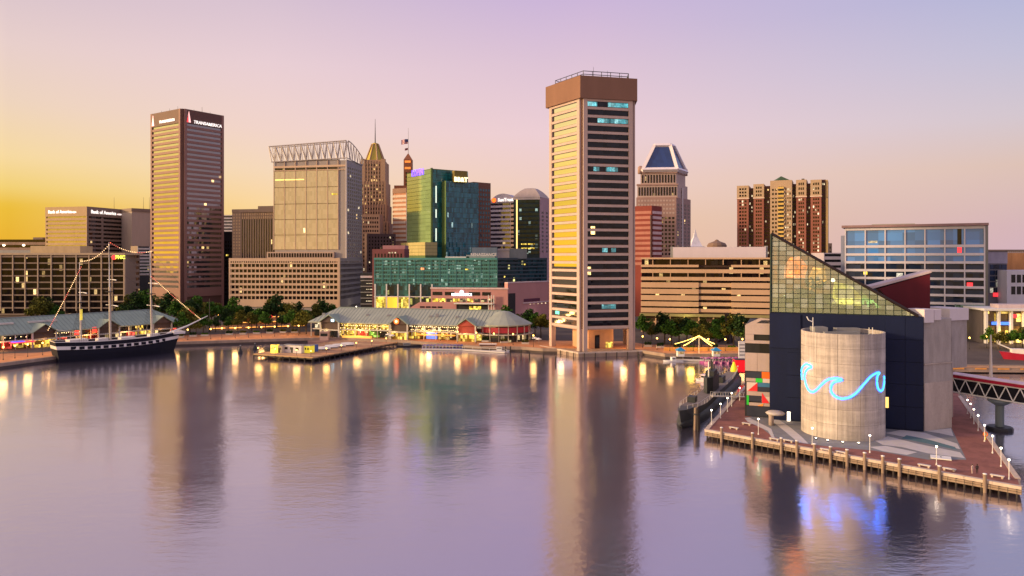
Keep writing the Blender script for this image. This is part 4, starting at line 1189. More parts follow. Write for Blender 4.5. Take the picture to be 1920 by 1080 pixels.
MB().tube([(fc.x, fc.y, gz(289, Yf)), (fc.x, fc.y, gz(240, Yf))], .3, 6, .12).build("flagpole", grey_metal, ft)
flag = thing("flag", "striped red, white and blue flag blowing from the thin brick tower", "flag", (fc.x - .3, fc.y, gz(264, Yf)))
fw, fhh, nx = 7.0, 4.6, 10
for k in range(7):
    mb = MB()
    za, zb2 = gz(261, Yf) - fhh * k / 7, gz(261, Yf) - fhh * (k + 1) / 7
    for i in range(nx):
        xa, xb = fc.x - .3 - fw * i / nx, fc.x - .3 - fw * (i + 1) / nx
        w0, w1 = .5 * math.sin(i * .9), .5 * math.sin((i + 1) * .9)
        s0, s1 = -.9 * (i / nx), -.9 * ((i + 1) / nx)
        for dy in (0, .06):
            mb.quad((xa, fc.y + w0 + dy, za + s0), (xb, fc.y + w1 + dy, za + s1), (xb, fc.y + w1 + dy, zb2 + s1), (xa, fc.y + w0 + dy, zb2 + s0))
    mb.build("stripe", solid("flag_red", (.4, .03, .05), .8) if k % 2 == 0 else solid("flag_white", (.7, .66, .68), .8), flag)
MB().box(fc.x - 3.3, fc.x - .2, fc.y - .5, fc.y - .4, gz(261, Yf) - 2.6, gz(261, Yf) + .02).build("canton", solid("flag_blue", (.03, .04, .15), .8), flag)
f2 = thing("small_flag", "small dark flag below the larger striped flag on the thin tower", "flag", (fc.x - .3, fc.y, gz(278, Yf)))
mb = MB()
for i in range(6):
    xa, xb = fc.x - .3 - .55 * i, fc.x - .3 - .55 * (i + 1)
    for dy in (0, .05): mb.quad((xa, fc.y + .3 * math.sin(i) + dy, gz(277, Yf) - i * .15), (xb, fc.y + .3 * math.sin(i + 1) + dy, gz(277, Yf) - (i + 1) * .15), (xb, fc.y + .3 * math.sin(i + 1) + dy, gz(281, Yf) - (i + 1) * .15), (xa, fc.y + .3 * math.sin(i) + dy, gz(281, Yf) - i * .15))
mb.build("cloth", solid("flag_dark", (.2, .08, .1), .8), f2)

# ---- green glass tower with two signs
Yl = 540.0
TC = at(809, Yl); TL = at(763, Yl + 30)
ulv = (TL - TC).normalized(); urv = Vector((-ulv.y, ulv.x)) * -1.0
if urv.y < 0: urv = -urv
urv = Vector((-ulv.y, ulv.x)); urv = urv if urv.x > 0 else -urv
TRr = TC + urv * ((gx(877, 1) * TC.y - TC.x) / (urv.x - gx(877, 1) * urv.y))
gt = thing("green_glass_tower", "stepped green and teal glass tower with a yellow-green end face and a violet sign", "tower", (TC.x, TC.y + 15, LZ))
zt = gz(316, Yl)
teal = glass("teal_glass", (.012, .11, .11), 1.5, .05, cw=1.6, ch=3.6, lit=0.008, lcol=(.6, .9, .8), lstr=.8, wob=.03)
tealb = glass("teal_glass_blue", (.018, .115, .15), 1.5, .06, cw=1.4, ch=3.6, lit=0.02, lcol=(.6, .9, .9), lstr=.7, wob=.05)
lime = glass("lime_glass", (.22, .32, .14), 1.9, .08, cw=2.0, ch=3.7, var=.1, wob=.01)
grn = solid("green_frame", (.1, .16, .06), .5, .2)
MB().prism([tuple(TL), tuple(TC), tuple(TRr), tuple(TL + TRr - TC)], LZ, zt).build("wall", grn, gt)
fl, fr = Face(TL, TC), Face(TC, TRr)
zs = gz(455, Yl)
n = 18; h = (zt - .6 - zs) / n
for j in range(n):
    fl.box(gt, "glass_band", .6, fl.L - 1.0, zs + j * h + .12, zs + (j + 1) * h - .12, 0, .3, lime)
fl.box(gt, "edge_fin", fl.L - .9, fl.L + .1, LZ, zt + .5, -.5, .4, grn)
fr.box(gt, "edge_fin", .0, .9, LZ, zt + .5, -.5, .4, grn)
n = 22; h = (zt - .6 - LZ - 20) / n
for j in range(n): fr.box(gt, "glass_band", .9, fr.L, LZ + 20 + j * h + .1, LZ + 20 + (j + 1) * h - .1, 0, .3, teal)
for y0, y1 in ((348, 380), (392, 408), (428, 452)): fr.box(gt, "light_strip", 3.2, 4.1, gz(y1, Yl), gz(y0, Yl), .31, .4, emit("strip", (.8, .95, .75), .9))
text(gt, "sign", "LUPIN", fl.M(fl.L * .48, gz(324, Yl + 15), .7), 6.4, emit("sign_violet", (.17, .08, 1), 2.4), .3, 0, .16)
# step at the foot of the lime face
fk = Face(at(752, 560), at(797, 532))
for j in range(4): fk.box(gt, "step_band", 0, fk.L, gz(479 - j * 6.2, 545), gz(479 - (j + 1) * 6.2, 545) - .2, -10, 0, solid("step_tan", (.45, .38, .16), .6))
fk.box(gt, "step_wall", .3, fk.L - .3, LZ, gz(456, 545), -10, -.3, grn)
# lower blue-teal wing with the second sign, and brown end wing
W0 = at(853, 548); W1 = W0 + urv * ((gx(891, 1) * W0.y - W0.x) / (urv.x - gx(891, 1) * urv.y))
V0 = at(836, 540)
fw_ = Face(V0, at(897, 556))
zw = gz(341, 548)
MB().prism([tuple(fw_.A), tuple(fw_.B), tuple(fw_.B - fw_.n * 16), tuple(fw_.A - fw_.n * 16)], LZ, zw).build("wing_wall", grn, gt)
n = 20; h = (zw - LZ - 20) / n
for j in range(n): fw_.box(gt, "glass_band", .2, fw_.L - .2, LZ + 20 + j * h + .1, LZ + 20 + (j + 1) * h - .1, 0, .3, tealb)
fb2 = Face(at(888, 562), at(920, 572))
fb2.box(gt, "brown_wing", 0, fb2.L, LZ, gz(342, 566), -14, 0, solid("brown_stone", (.17, .085, .06), .7))
grid(gt, fb2, .6, fb2.L - .6, LZ + 25, gz(352, 566), 6, 20, .55, .55, 0, .1, tealb)
fs2 = Face(at(852, 541), at(876, 546))
fs2.box(gt, "sign_board", 0, fs2.L, gz(342, 543), gz(320, 543), -4, 0, solid("sign_brown", (.2, .15, .04), .7))
text(gt, "sign", "BB&T", fs2.M(fs2.L * .5, gz(337, 543), .3), 4.6, emit("sign_cream", (1, .85, .45), 2), .2, 0, .12)

# ---- tower with orange mark
f = Face(at(918, 650), at(967, 640))
st = thing("lavender_striped_tower", "lavender and dark striped tower with an orange mark and white name under its arched top", "tower", tuple((f.A + f.B) / 2))
lav = solid("lavender_precast", (.42, .38, .47), .7, var=.08)
zt = gz(377, 645)
f.box(st, "wall", 0, f.L, LZ, zt, -20, -.6, lav)
banded(st, f, gz(470, 645), gz(381, 645), 11, glass("plum_glass", (.02, .012, .03), 1.7, lit=0.008), lav, .5, .3, .4, u1=f.L * .8)
banded(st, f, gz(470, 645), gz(381, 645), 11, g_brown, solid("peach_band", (.6, .42, .32), .7), .45, .2, .4, u0=f.L * .8)
mb = MB(); arc = [(f.L * i / 12, zt + 6.5 * math.sin(math.pi * i / 12) ** .8) for i in range(13)]
v = [f.pt(u, z, 0) for u, z in arc] + [f.pt(u, zt - 1, 0) for u, _ in arc] + [f.pt(u, z, -14) for u, z in arc]
fcs = []
for i in range(12): fcs += [(13 + i, 14 + i, i + 1, i), (i, i + 1, 27 + i, 26 + i)]
mb.add(v, fcs); mb.build("arched_top", lav, st)
text(st, "sign", "SunTrust", f.M(f.L * .62, gz(375, 645), .3), 4.0, sign_white, .2, 0, .08)
MB().lathe([(1.9, -.2), (1.9, .2)], 12, f.M(f.L * .17, gz(375, 645), .4) @ Matrix.Rotation(R(90), 4, "X")).build("sign_mark", emit("sign_orange", (1, .13, .01), 2), st)

# ---- dark glass tower under a round hip roof
f = Face(at(963, 600), at(1012, 596)); f2 = Face(at(1012, 596), at(1030, 612))
hp = thing("hip_roof_tower", "dark teal glass tower with a light grey hipped roof and bright corner strip", "tower", tuple((f.A + f.B) / 2))
zt = gz(372, 600)
MB().prism([tuple(f.A), tuple(f.B), tuple(f2.B), tuple(f.A + (f2.B - f.B))], LZ, zt).build("wall", solid("dark_teal", (.02, .04, .045), .5), hp)
for j in range(13):
    z = gz(476 - j * 8, 598)
    f.box(hp, "window_band", 3.5, f.L - .5, z, z + 2.1, 0, .25, glass("night_teal", (.008, .028, .032), 1.36, lit=0.1, lcol=(.5, .75, .7), lstr=.5))
    if j in (1, 2): f.box(hp, "lit_window", f.L * .3, f.L * .8, z + .5, z + 1.5, .26, .32, lit_gold)
f.box(hp, "light_strip", 2.2, 3.2, gz(470, 598), gz(374, 598), 0, .4, emit("amber_strip", (1, .62, .2), 1.6))
f2.box(hp, "side_wall", 0, f2.L, LZ, zt + .5, -.5, .2, solid("lilac_stone", (.4, .27, .3), .8))
grid(hp, f2, 1, f2.L - 1, gz(475, 600), gz(395, 600), 2, 11, .4, .5, .2, .3, g_dark)
f.box(hp, "fascia", -.4, f.L + .3, zt - 1.2, zt + .6, -1, .4, solid("pale_fascia", (.5, .44, .42), .7))
base = [f.pt(-.6, zt + .6, .6), f.pt(f.L + .4, zt + .6, .6), Vector((f2.B.x, f2.B.y, zt + .6)), Vector((*(f.A + (f2.B - f.B)), zt + .6))]
cen = sum(base, Vector()) / 4
prof = [(1, 0), (.85, 2.6), (.62, 5.4), (.36, 7.6), (.2, 8.0)]
mb = MB()
rings = [[Vector((cen.x + (p.x - cen.x) * k, cen.y + (p.y - cen.y) * k, p.z + dzz)) for p in base] for k, dzz in prof]
for i in range(len(rings) - 1):
    for k in range(4): mb.quad(rings[i][k], rings[i][(k + 1) % 4], rings[i + 1][(k + 1) % 4], rings[i + 1][k])
mb.quad(*rings[-1]); mb.build("hip_roof", solid("grey_roof", (.4, .33, .31), .6), hp)

# ---- red and white striped block
f = Face(at(1186, 520), at(1222, 512)); f2 = Face(at(1222, 512), at(1241, 522))
rs = thing("red_striped_block", "red block with pinkish white stripes behind the pentagonal tower", "building", tuple(f.B))
red = solid("red_brick_band", (.22, .05, .04), .8, var=.12)
MB().prism([tuple(f.A), tuple(f.B), tuple(f2.B), tuple(f.A + f2.B - f.B)], LZ, gz(386, 515)).build("wall", red, rs)
for ff_, bm in ((f, solid("rose_band", (.38, .15, .12), .6)), (f2, solid("white_rose_band", (.62, .45, .44), .6))):
    for j in range(11):
        z = gz(497 - j * 9.6, 515)
        ff_.box(rs, "window_band", .8, ff_.L - .4, z, z + 1.9, -.05, .2, bm)
f.box(rs, "joint", f.L - .9, f.L - .3, LZ, gz(403, 515), 0, .3, dark_metal)
f2.box(rs, "joint", .9, 1.3, LZ, gz(403, 515), 0, .25, dark_metal)

# ---- tower under the truncated blue pyramid
Yc = 625.0
L_, C, R_ = at(1193, Yc + 4), at(1272, Yc), at(1296, Yc + 26)
rose = solid("rose_granite", (.36, .23, .2), .7, var=.12, scale=.12)
rose_l = solid("rose_granite_pale", (.48, .36, .32), .7, var=.12, scale=.12)
pyr = thing("pyramid_tower", "rose granite tower crowned by a truncated blue glass pyramid with white edges", "tower", tuple(C + Vector((-10, 12))))
def tier(x0, x1, x2, y0, y1, dy=0.0, mat=rose):
    a, b, c = at(x0, Yc + 4 + dy), at(x1, Yc + dy), at(x2, Yc + 26 - dy)
    MB().prism([tuple(a), tuple(b), tuple(c), tuple(a + c - b)], LZ if y0 > 480 else gz(y0, Yc), gz(y1, Yc)).build("tower_tier", mat, pyr)
    return Face(a, b), Face(b, c)
f, f2 = tier(1193, 1268, 1295, 500, 370)
grid(pyr, f, 8, f.L - 1, gz(480, Yc), gz(405, Yc), 8, 10, .6, .55, -.02, .1, g_brown, lit=lit_pale, litf=.02)
grid(pyr, f2, 1, f2.L - 1, gz(480, Yc), gz(380, Yc), 4, 14, .5, .6, -.02, .1, g_brown)
grid(pyr, f, 1, f.L - 1, gz(403, Yc), gz(372, Yc), 12, 4, .7, .45, 0, .12, rose_l, "panel")
f2.box(pyr, "white_strip", f2.L * .38, f2.L * .46, LZ, gz(350, Yc), 0, .3, solid("pale_strip", (.6, .52, .5), .7))
f, f2 = tier(1195, 1270, 1289, 370, 345, 1.5, rose_l)
grid(pyr, f, .5, f.L - .5, gz(368, Yc), gz(348, Yc), 14, 1, .6, .8, 0, .2, g_brown)
f.box(pyr, "cornice", -.6, f.L + .6, gz(347, Yc), gz(344, Yc), -2, .6, rose)
f.box(pyr, "cornice", -.6, f.L + .6, gz(372, Yc), gz(369, Yc), -2, .5, rose)
f, f2 = tier(1201, 1268, 1285, 345, 320, 3, rose_l)
grid(pyr, f, .5, f.L - .5, gz(343, Yc), gz(325, Yc), 12, 1, .55, .85, 0, .2, g_brown)
f.box(pyr, "cornice", -.8, f.L + .8, gz(324, Yc), gz(318, Yc), -2, .8, rose)
f2.box(pyr, "side_cornice", 0, f2.L + .8, gz(324, Yc), gz(312, Yc), -6, .6, rose)
for p in (f.A, f2.B):
    MB().lathe([(2.2, gz(324, Yc)), (2.2, gz(312, Yc)), (1.2, gz(309, Yc))], 10, Mloc(p.x, p.y + 1, 0)).build("corner_drum", rose, pyr, True)
b4 = [at(1205, 630), at(1270, 627), at(1287, 648), at(1222, 652)]
t4 = [at(1227, 637), at(1257, 636), at(1264, 643), at(1234, 645)]
zb2, zt2 = gz(318, 628), gz(273, 637)
blue_g = glass("pyramid_blue_glass", (.012, .035, .14), 1.7, .08, cw=3, ch=3, var=.2)
edge_w = solid("white_edge", (.75, .68, .72), .6, var=.05)
for k in range(4):
    a, b, c, d = b4[k], b4[(k + 1) % 4], t4[(k + 1) % 4], t4[k]
    MB().quad((a.x, a.y, zb2), (b.x, b.y, zb2), (c.x, c.y, zt2), (d.x, d.y, zt2)).build("glass_slope", blue_g, pyr)
    MB().bar((a.x, a.y, zb2), (d.x, d.y, zt2), 2.6).build("edge_beam", edge_w, pyr)
    MB().bar((a.x, a.y, zb2), (b.x, b.y, zb2), 2.8).bar((d.x, d.y, zt2), (c.x, c.y, zt2), 2.6).build("edge_beam", edge_w, pyr)
MB().prism([tuple(p) for p in t4], zt2 - 1, zt2 + .6).build("roof", edge_w, pyr)

# ---- long banded block
pch = solid("peach_precast", (.58, .385, .245), .8, var=.1, scale=.1)
f = Face(at(1203, 408), at(1450, 392)); fl_ = Face(at(1196, 415), at(1203, 402))
cb = thing("banded_block", "long peach concrete block with dark window bands and a plain white roof box", "building", tuple((f.A + f.B) / 2))
zt = gz(483, 400)
MB().prism([tuple(f.A - f.n * .9), tuple(f.B - f.n * .9), tuple(f.B - f.n * 30), tuple(f.A - f.n * 30)], LZ, zt).build("wall", solid("block_core", (.06, .035, .025), .8), cb)
g_cb = glass("banded_glass", (.014, .008, .007), 1.36, cw=1.6, ch=3.4, lit=0.04, lstr=1.3)
sp_rows = [(483, 486, 0), (496.5, 501, 1), (505, 512, 0), (519.5, 526, 0), (530, 538.5, 0), (542.5, 550.5, 0), (554.5, 562.5, 0), (566.5, 574, 0), (578.5, 586, 0)]
um0, um1 = f.upx(1310), f.upx(1371)
for y0, y1, br in sp_rows:
    y1 = y1 + (1.3 if y0 > 528 else 0)
    if br or y0 > 528:
        f.box(cb, "spandrel", -.4, um0, gz(y1, 400), gz(y0, 400), -1, .35, pch); f.box(cb, "spandrel", um1, f.L, gz(y1, 400), gz(y0, 400), -1, .35, pch)
        if not br: f.box(cb, "spandrel", um0 + .02, um1 - .02, gz(y1, 400) + .5, gz(y0, 400) - .2, -1, -.2, pch)
    else: f.box(cb, "spandrel", -.4, f.L, gz(y1, 400), gz(y0, 400), -1, .2 if y0 > 484 else .6, pch)
    if y0 < 578: f.box(cb, "window_band", 0, f.L, gz(y0 + 14, 400), gz(y1, 400) - .05, -1, -.6, g_cb)
    else: pass
for px in (1224, 1257, 1290, 1323, 1356, 1390, 1424):
    for y0, y1 in ((486, 496.5), (512, 519.5)): f.box(cb, "mullion", f.upx(px) - .2, f.upx(px) + .2, gz(y1, 400), gz(y0, 400), -.6, .1, pch)
f.box(cb, "ledge", -1, f.L, gz(594, 400), gz(589, 400), -3, 1.2, solid("ledge_olive", (.3, .26, .12), .8))
lit_arcade = glass("arcade_glass", (.2, .19, .08), 1.5, cw=2.4, ch=9, lit=0.72, lcol=(.8, .85, .16), lstr=.95)
for k in range(9):
    u0 = f.L * k / 9
    f.box(cb, "shopfront", u0 + .3, u0 + f.L / 9 - .3, LZ + .5, gz(594.5, 400), -1.6, -1.2, lit_arcade)
    f.box(cb, "arcade_column", u0 - .3, u0 + .3, LZ, gz(594.5, 400), -1.2, .2, pch)
    f.box(cb, "shop_fascia", u0 + .31, u0 + f.L / 9 - .31, LZ + 5.2, LZ + 6.1, -1.2, -.6, pch)
f.box(cb, "green_sign", f.upx(1290), f.upx(1302), gz(612, 400), gz(608, 400), .3, .5, emit("green_neon", (.02, 1, .2), 2))
lamp(cb, f.pt(f.L * .35, LZ + 6, 3), 1500, (.9, .85, .25), .5); lamp(cb, f.pt(f.L * .7, LZ + 6, 3), 1500, (1, .8, .2), .5)
fx = Face(at(1262, 412), at(1436, 400))
fx.box(cb, "roof_box", 0, fx.L, zt, gz(463, 404), -14, 0, solid("lilac_white", (.62, .55, .62), .7, var=.05))
fx.box(cb, "roof_edge", -1.5, 0, zt, gz(462, 404), -10, -1, grey_metal); fx.box(cb, "roof_edge", fx.L, fx.L + 1, zt, gz(461, 404), -10, -1, grey_metal)

# ---- distant spire and small dome
sp_ = at(1303.5, 1100)
ch = thing("white_spire", "far pale stepped spire seen over the white roof box", "spire", (sp_.x, sp_.y, LZ))
pw = solid("pale_spire", (.6, .58, .68), .8)
MB().prism(sq(11, c=sp_), LZ, gz(462, 1100)).build("tower", pw, ch)
MB().prism(sq(8.5, c=sp_), gz(462, 1100), gz(446, 1100), top=sq(3.4, c=sp_)).build("broach", pw, ch)
MB().prism(sq(2.9, c=sp_), gz(446, 1100), gz(429, 1100), top=sq(.2, c=sp_)).build("needle", pw, ch)
dm = at(1344, 1000)
do = thing("far_dome", "far brown dome roof low on the skyline beside the pale spire", "dome", (dm.x, dm.y, LZ))
MB().lathe([(13, LZ), (13, gz(460, 1000)), (11, gz(456, 1000)), (5, gz(453, 1000)), (2, gz(451, 1000))], 14, Mloc(dm.x, dm.y, 0)).build("drum", solid("dome_brown", (.2, .13, .1), .8), do)
MB().lathe([(3, gz(453, 1000)), (2.6, gz(450.5, 1000)), (.4, gz(449, 1000))], 10, Mloc(dm.x, dm.y, 0)).build("lantern", solid("dome_brown", (.2, .13, .1), .8), do)

# ---- brick residential towers
cbk = solid("condo_brick", (.26, .1, .075), .8, var=.15, scale=.15)
cbk_d = solid("condo_brick_dark", (.1, .05, .045), .8, var=.15)
ctan = solid("condo_tan", (.42, .3, .2), .8, var=.1)
coch = solid("condo_ochre", (.42, .29, .13), .8, var=.1)
Yq = 520.0
cd = thing("brick_condo_towers", "cluster of red brick apartment towers with tan tops and a small green pyramid roof", "apartment tower", (*at(1465, Yq + 12), LZ))
def shaft(x0, x1, y0, m_, dy=0.0, z0=LZ, dep=18.0):
    f = Face(at(x0, Yq + dy + (1465 - x0) * .14), at(x1, Yq + dy + (1465 - x1) * .14))
    f.box(cd, "shaft", 0, f.L, z0, gz(y0, Yq), -dep, 0, m_)
    return f
zq = lambda y: gz(y, Yq)
lit_w = lit_pale
for x0, x1, y0 in ((1382, 1403.5, 346), (1413, 1432, 344), (1493, 1511.5, 339), (1520, 1540, 340)):
    f = shaft(x0, x1, y0, cbk, 0)
    f.box(cd, "tan_top", -.15, f.L + .15, zq(369), zq(y0 - .5), -18.1, .15, ctan)
    f.box(cd, "string_course", -.4, f.L + .4, zq(371), zq(369), -18, .5, solid("pale_course", (.62, .48, .4), .7))
    grid(cd, f, 1.2, f.L - 1.2, zq(500), zq(372), 3, 19, .6, .55, 0, .12, g_brown, lit=lit_w, litf=.2 if x0 > 1450 else .08)
    grid(cd, f, 1.2, f.L - 1.2, zq(368), zq(y0 + 3), 3, 3, .6, .55, .15, .25, g_brown, lit=lit_w, litf=.1)
for x0, x1, y0 in ((1403, 1413.5, 350), (1432, 1444, 347), (1485, 1493.5, 345), (1511, 1520.5, 345), (1540, 1548, 339)):
    f = shaft(x0, x1, y0, cbk_d, 3)
    grid(cd, f, .5, f.L - .5, zq(500), zq(y0 + 4), 2, 20, .5, .5, 0, .12, g_brown, lit=lit_w, litf=.16)
f = shaft(1548, 1552, 340, coch, 2)
f = shaft(1444, 1485, 338.5, ctan, -1.5)
f.box(cd, "string_course", -.3, f.L + .3, zq(371), zq(369.3), -18, .5, ctan)
ux0, ux1 = f.upx(1459), f.upx(1469.5)
f.box(cd, "balcony_recess", ux0, ux1, zq(500), zq(350), 0, .1, dark_metal)
for j in range(20):
    z = zq(497 - j * 7.5)
    f.box(cd, "balcony", ux0 - .1, ux1 + .1, z, z + 1.35, .0, 1.2, solid("balcony_ochre", (.62, .42, .12), .7))
grid(cd, f, .8, ux0 - .5, zq(500), zq(352), 2, 19, .55, .5, 0, .12, g_brown)
grid(cd, f, ux1 + .6, f.L - .6, zq(500), zq(352), 3, 19, .45, .5, 0, .12, g_brown, lit=lit_w, litf=.25)
pq = at(1464.5, Yq + 7)
MB().prism(sq(5.4, c=pq), zq(338.5), zq(328.5), top=sq(.15, c=pq)).build("pyramid_roof", solid("green_copper", (.06, .1, .04), .6), cd)
f = shaft(1500, 1513, 336.5, ctan, 8); f = shaft(1503, 1508, 334, dark_metal, 9)
f = Face(at(1549, 545), at(1560, 545)); 
f.box(cd, "low_annexe", 0, f.L, LZ, gz(456, 545), -10, 0, ctan)
grid(cd, f, .5, f.L - .5, LZ + 10, gz(460, 545), 2, 12, .5, .5, 0, .1, g_brown)

# ---- blue glass office block
f = Face(at(1584, 409), at(1847, 378)); f2 = Face(at(1847, 378), at(1853, 402))
bb = thing("blue_glass_block", "wide office block of blue glass and pale grey bands with a flat overhanging roof", "building", tuple((f.A + f.B) / 2))
bgl = glass("blue_office_glass", (.05, .19, .52), 1.6, .05, cw=3.4, ch=4.3, var=.35, lit=0.008, lcol=(1, .9, .6), lstr=1, wob=.025)
bgd = glass("navy_office_glass", (.014, .026, .06), 1.3, .05, cw=1.7, ch=4.3, var=.6, lit=0.024, lcol=(1, .9, .7), lstr=.8, wob=.03)
pg = solid("pale_grey_band", (.52, .5, .58), .7, var=.08)
zt = gz(421, 390)
MB().prism([tuple(f.A - f.n * .9), tuple(f.B - f.n * .9), tuple(f2.B), tuple(f.A + f2.B - f.B)], LZ, zt - .6).build("wall", solid("blue_core", (.05, .06, .09), .7), bb)
bays = [1585 + i * (1846 - 1585) / 7 for i in range(8)]
rows_ = [(430, 459)] + [(464 + i * 15.2, 474.5 + i * 15.2) for i in range(9)]
for i in range(7):
    ua, ub = f.upx(bays[i]), f.upx(bays[i + 1])
    for j, (y0, y1) in enumerate(rows_):
        f.box(bb, "window", ua + .35, ub - .35, gz(y1, 390), gz(y0, 390), -1, -.5, bgl if j < 3 else bgd)
    f.box(bb, "pier", ua - .3, ua + .3, LZ, gz(426, 390), -1, .12, pg)
f.box(bb, "pier", f.L - .5, f.L + .1, LZ, gz(426, 390), -1, .12, pg)
for j in range(len(rows_)):
    y0 = rows_[j][1]; y1 = rows_[j + 1][0] if j + 1 < len(rows_) else y0 + 8
    f.box(bb, "spandrel", 0, f.L, gz(y1, 390) + .02, gz(y0, 390) - .02, -1, .05, pg)
f.box(bb, "head_band", 0, f.L, gz(430, 390) + .02, gz(425, 390), -1, .1, pg)
f.box(bb, "roof_slab", -1.5, f.L + 1.5, gz(424.5, 390), gz(420, 390), -28, 1.6, solid("mauve_slab", (.25, .16, .17), .7))
f.box(bb, "roof_house", f.L * .2, f.L * .52, gz(420, 390), gz(417.5, 390), -14, -6, grey_metal)
f2.box(bb, "side_wall", 0, f2.L, LZ, zt, -.3, .0, solid("bronze_side", (.2, .18, .1), .6))
for x0, x1, y0, y1 in ((1813, 1824, 529, 537), (1795, 1803, 464, 474)): f.box(bb, "red_screen", f.upx(x0), f.upx(x1), gz(y1, 390), gz(y0, 390), -.45, -.35, sign_red)
f.box(bb, "lit_window", f.upx(1619), f.upx(1626), gz(516, 390), gz(510, 390), -.45, -.38, lit_gold)
f.box(bb, "lit_window", f.upx(1628), f.upx(1645), gz(454.5, 390), gz(450.5, 390), -.45, -.4, lit_pale)
f.box(bb, "dark_reflection", f.upx(1795), f.upx(1803), gz(459, 390), gz(430, 390), -.45, -.4, g_dark)  # dark pane added for a reflection in the glass
f.box(bb, "stair_block", f.upx(1576), f.upx(1584), LZ, gz(441, 405), -8, -2, solid("slate_blue", (.2, .22, .33), .7))
fo = Face(at(1802, 372), at(1846, 370))
fo.box(bb, "lit_podium", 0, fo.L, gz(622, 372), gz(604, 372), -8, 0, emit("podium_gold", (.8, .62, .04), .9))
fo.box(bb, "podium_glass", 0, fo.L, gz(603, 372), gz(572, 372), -8, 0, glass("sage_glass", (.12, .2, .16), 1.7, cw=1.5, ch=3, lit=0.04, lcol=(.8, 1, .6), lstr=.5))
fo.box(bb, "podium_slab", -.5, fo.L + .5, gz(604, 372), gz(602.5, 372), -9, .6, pg)
fo.box(bb, "podium_base", 0, fo.L, LZ, gz(622.5, 372), -8, -.5, dark_metal)
fo2 = Face(at(1700, 376), at(1802, 374))
fo2.box(bb, "podium_wall", 0, fo2.L, LZ, gz(603, 372), -8, -1, grey_metal)
# low lavender block behind
f = Face(at(1545, 470), at(1590, 470))
lv = thing("lavender_low_block", "low lavender block between the brick towers and the blue glass block", "building", (*f.A, LZ))
f.box(lv, "wall", 0, f.L, LZ, gz(474, 470), -20, -.4, lav)
banded(lv, f, gz(540, 470), gz(476, 470), 6, g_dark, lav, .45, .4, .3)

# ---- small buildings at the right edge
f = Face(at(1851, 420), at(1889, 420))
gr_ = thing("slate_gridded_block", "narrow slate grey block with a dark window grid and a red lit sign", "building", (*f.A, LZ))
slate = solid("slate_wall", (.16, .16, .2), .7)
f.box(gr_, "wall", 0, f.L, LZ, gz(470, 420), -20, -.4, slate)
f.box(gr_, "upper_wall", .5, f.L, gz(494, 420), gz(472, 420), -.4, .02, solid("violet_grey", (.3, .28, .36), .7))
f.box(gr_, "cornice", -.5, f.L + 12, gz(471, 420), gz(468, 420), -20, .6, tan_d)
for i in range(3):
    for j in range(5):
        u0 = f.L * (.16 + i * .28); z1 = gz(496 + j * 11, 420)
        f.box(gr_, "window", u0, u0 + f.L * .25, z1 - 2.6, z1, -.4, -.1, bgd)
f.box(gr_, "red_sign", f.upx(1862), f.upx(1875), gz(556, 420), gz(549, 420), .05, .3, sign_red)
f.box(gr_, "lower_wall", .2, f.L, LZ, gz(558, 420), -.4, .02, slate)
f = Face(at(1888, 412), at(2000, 412))
wb_ = thing("white_block", "white rendered block with small square windows at the photo's edge", "building", (*f.A, LZ))
f.box(wb_, "wall", 0, f.L, LZ, gz(507, 412), -24, 0, solid("white_render", (.6, .58, .66), .7, var=.08))
for i in range(8):
    for j in range(2):
        u0 = f.upx(1896 + i * 10.5); z1 = gz(515 + j * 22, 412)
        f.box(wb_, "window", u0, u0 + 2.3, z1 - 4.4, z1, 0, .1, g_dark)
f = Face(at(1884, 450), at(1930, 450))
bt = thing("brick_attic_block", "brown brick block top standing behind the white block", "building", (*f.A, LZ))
f.box(bt, "wall", 0, f.L, LZ, gz(474, 450), -12, 0, solid("orange_brick", (.38, .19, .09), .8, var=.25))
grid(bt, f, 0, f.L, gz(474, 450), gz(470, 450), 12, 1, .6, .9, -.5, .1, tan_d, "bracket")
f.box(bt, "parapet", -.3, f.L, gz(470, 450), gz(468, 450), -12, .3, tan_d)
f = Face(at(1848, 352), at(1990, 348))
wp_ = thing("arcade_building", "white columned glass arcade with yellow and red lit shops and a blue sign", "building", (*((f.A + f.B) / 2), LZ))
f.box(wp_, "wall", 0, f.L, LZ, gz(583, 350), -20, -3, solid("arcade_core", (.12, .1, .1), .8))
f.box(wp_, "roof_slab", -1, f.L + 1, gz(583, 350), gz(579, 350), -20, 1, white_paint)
f.box(wp_, "upper_roof", f.upx(1881), f.L, gz(579, 350), gz(572, 350), -12, -4, solid("pink_white", (.6, .48, .48), .7))
ac = glass("arcade_lit", (.15, .1, .04), 1.5, cw=2.2, ch=4, lit=0.5, lcol=(1, .62, .08), lstr=2.2)
for k in range(6):
    u0 = f.L * k / 6
    f.box(wp_, "column", u0 + .1, u0 + 1.0, LZ, gz(583, 350), -2, .2, white_paint)
    f.box(wp_, "shop_window", u0 + 1.01, u0 + f.L / 6 + .05, gz(604, 350), gz(585, 350), -2.9, -2.4, ac)
    f.box(wp_, "shop_window", u0 + 1.01, u0 + f.L / 6 + .05, LZ + .4, gz(612, 350), -2.9, -2.4, ac)
f.box(wp_, "blue_sign", f.upx(1863), f.upx(1895), gz(610, 350), gz(604.5, 350), -1.9, -1.4, emit("blue_sign", (.06, .2, 1), 1.3))
f.box(wp_, "red_sign", f.upx(1902), f.upx(1912), gz(597, 350), gz(590, 350), -2.3, -2.1, sign_red)
lamp(wp_, f.pt(f.L * .2, LZ + 5, 2), 900, (1, .65, .12), .5); lamp(wp_, f.pt(f.L * .5, LZ + 5, 2), 900, (1, .6, .12), .5)

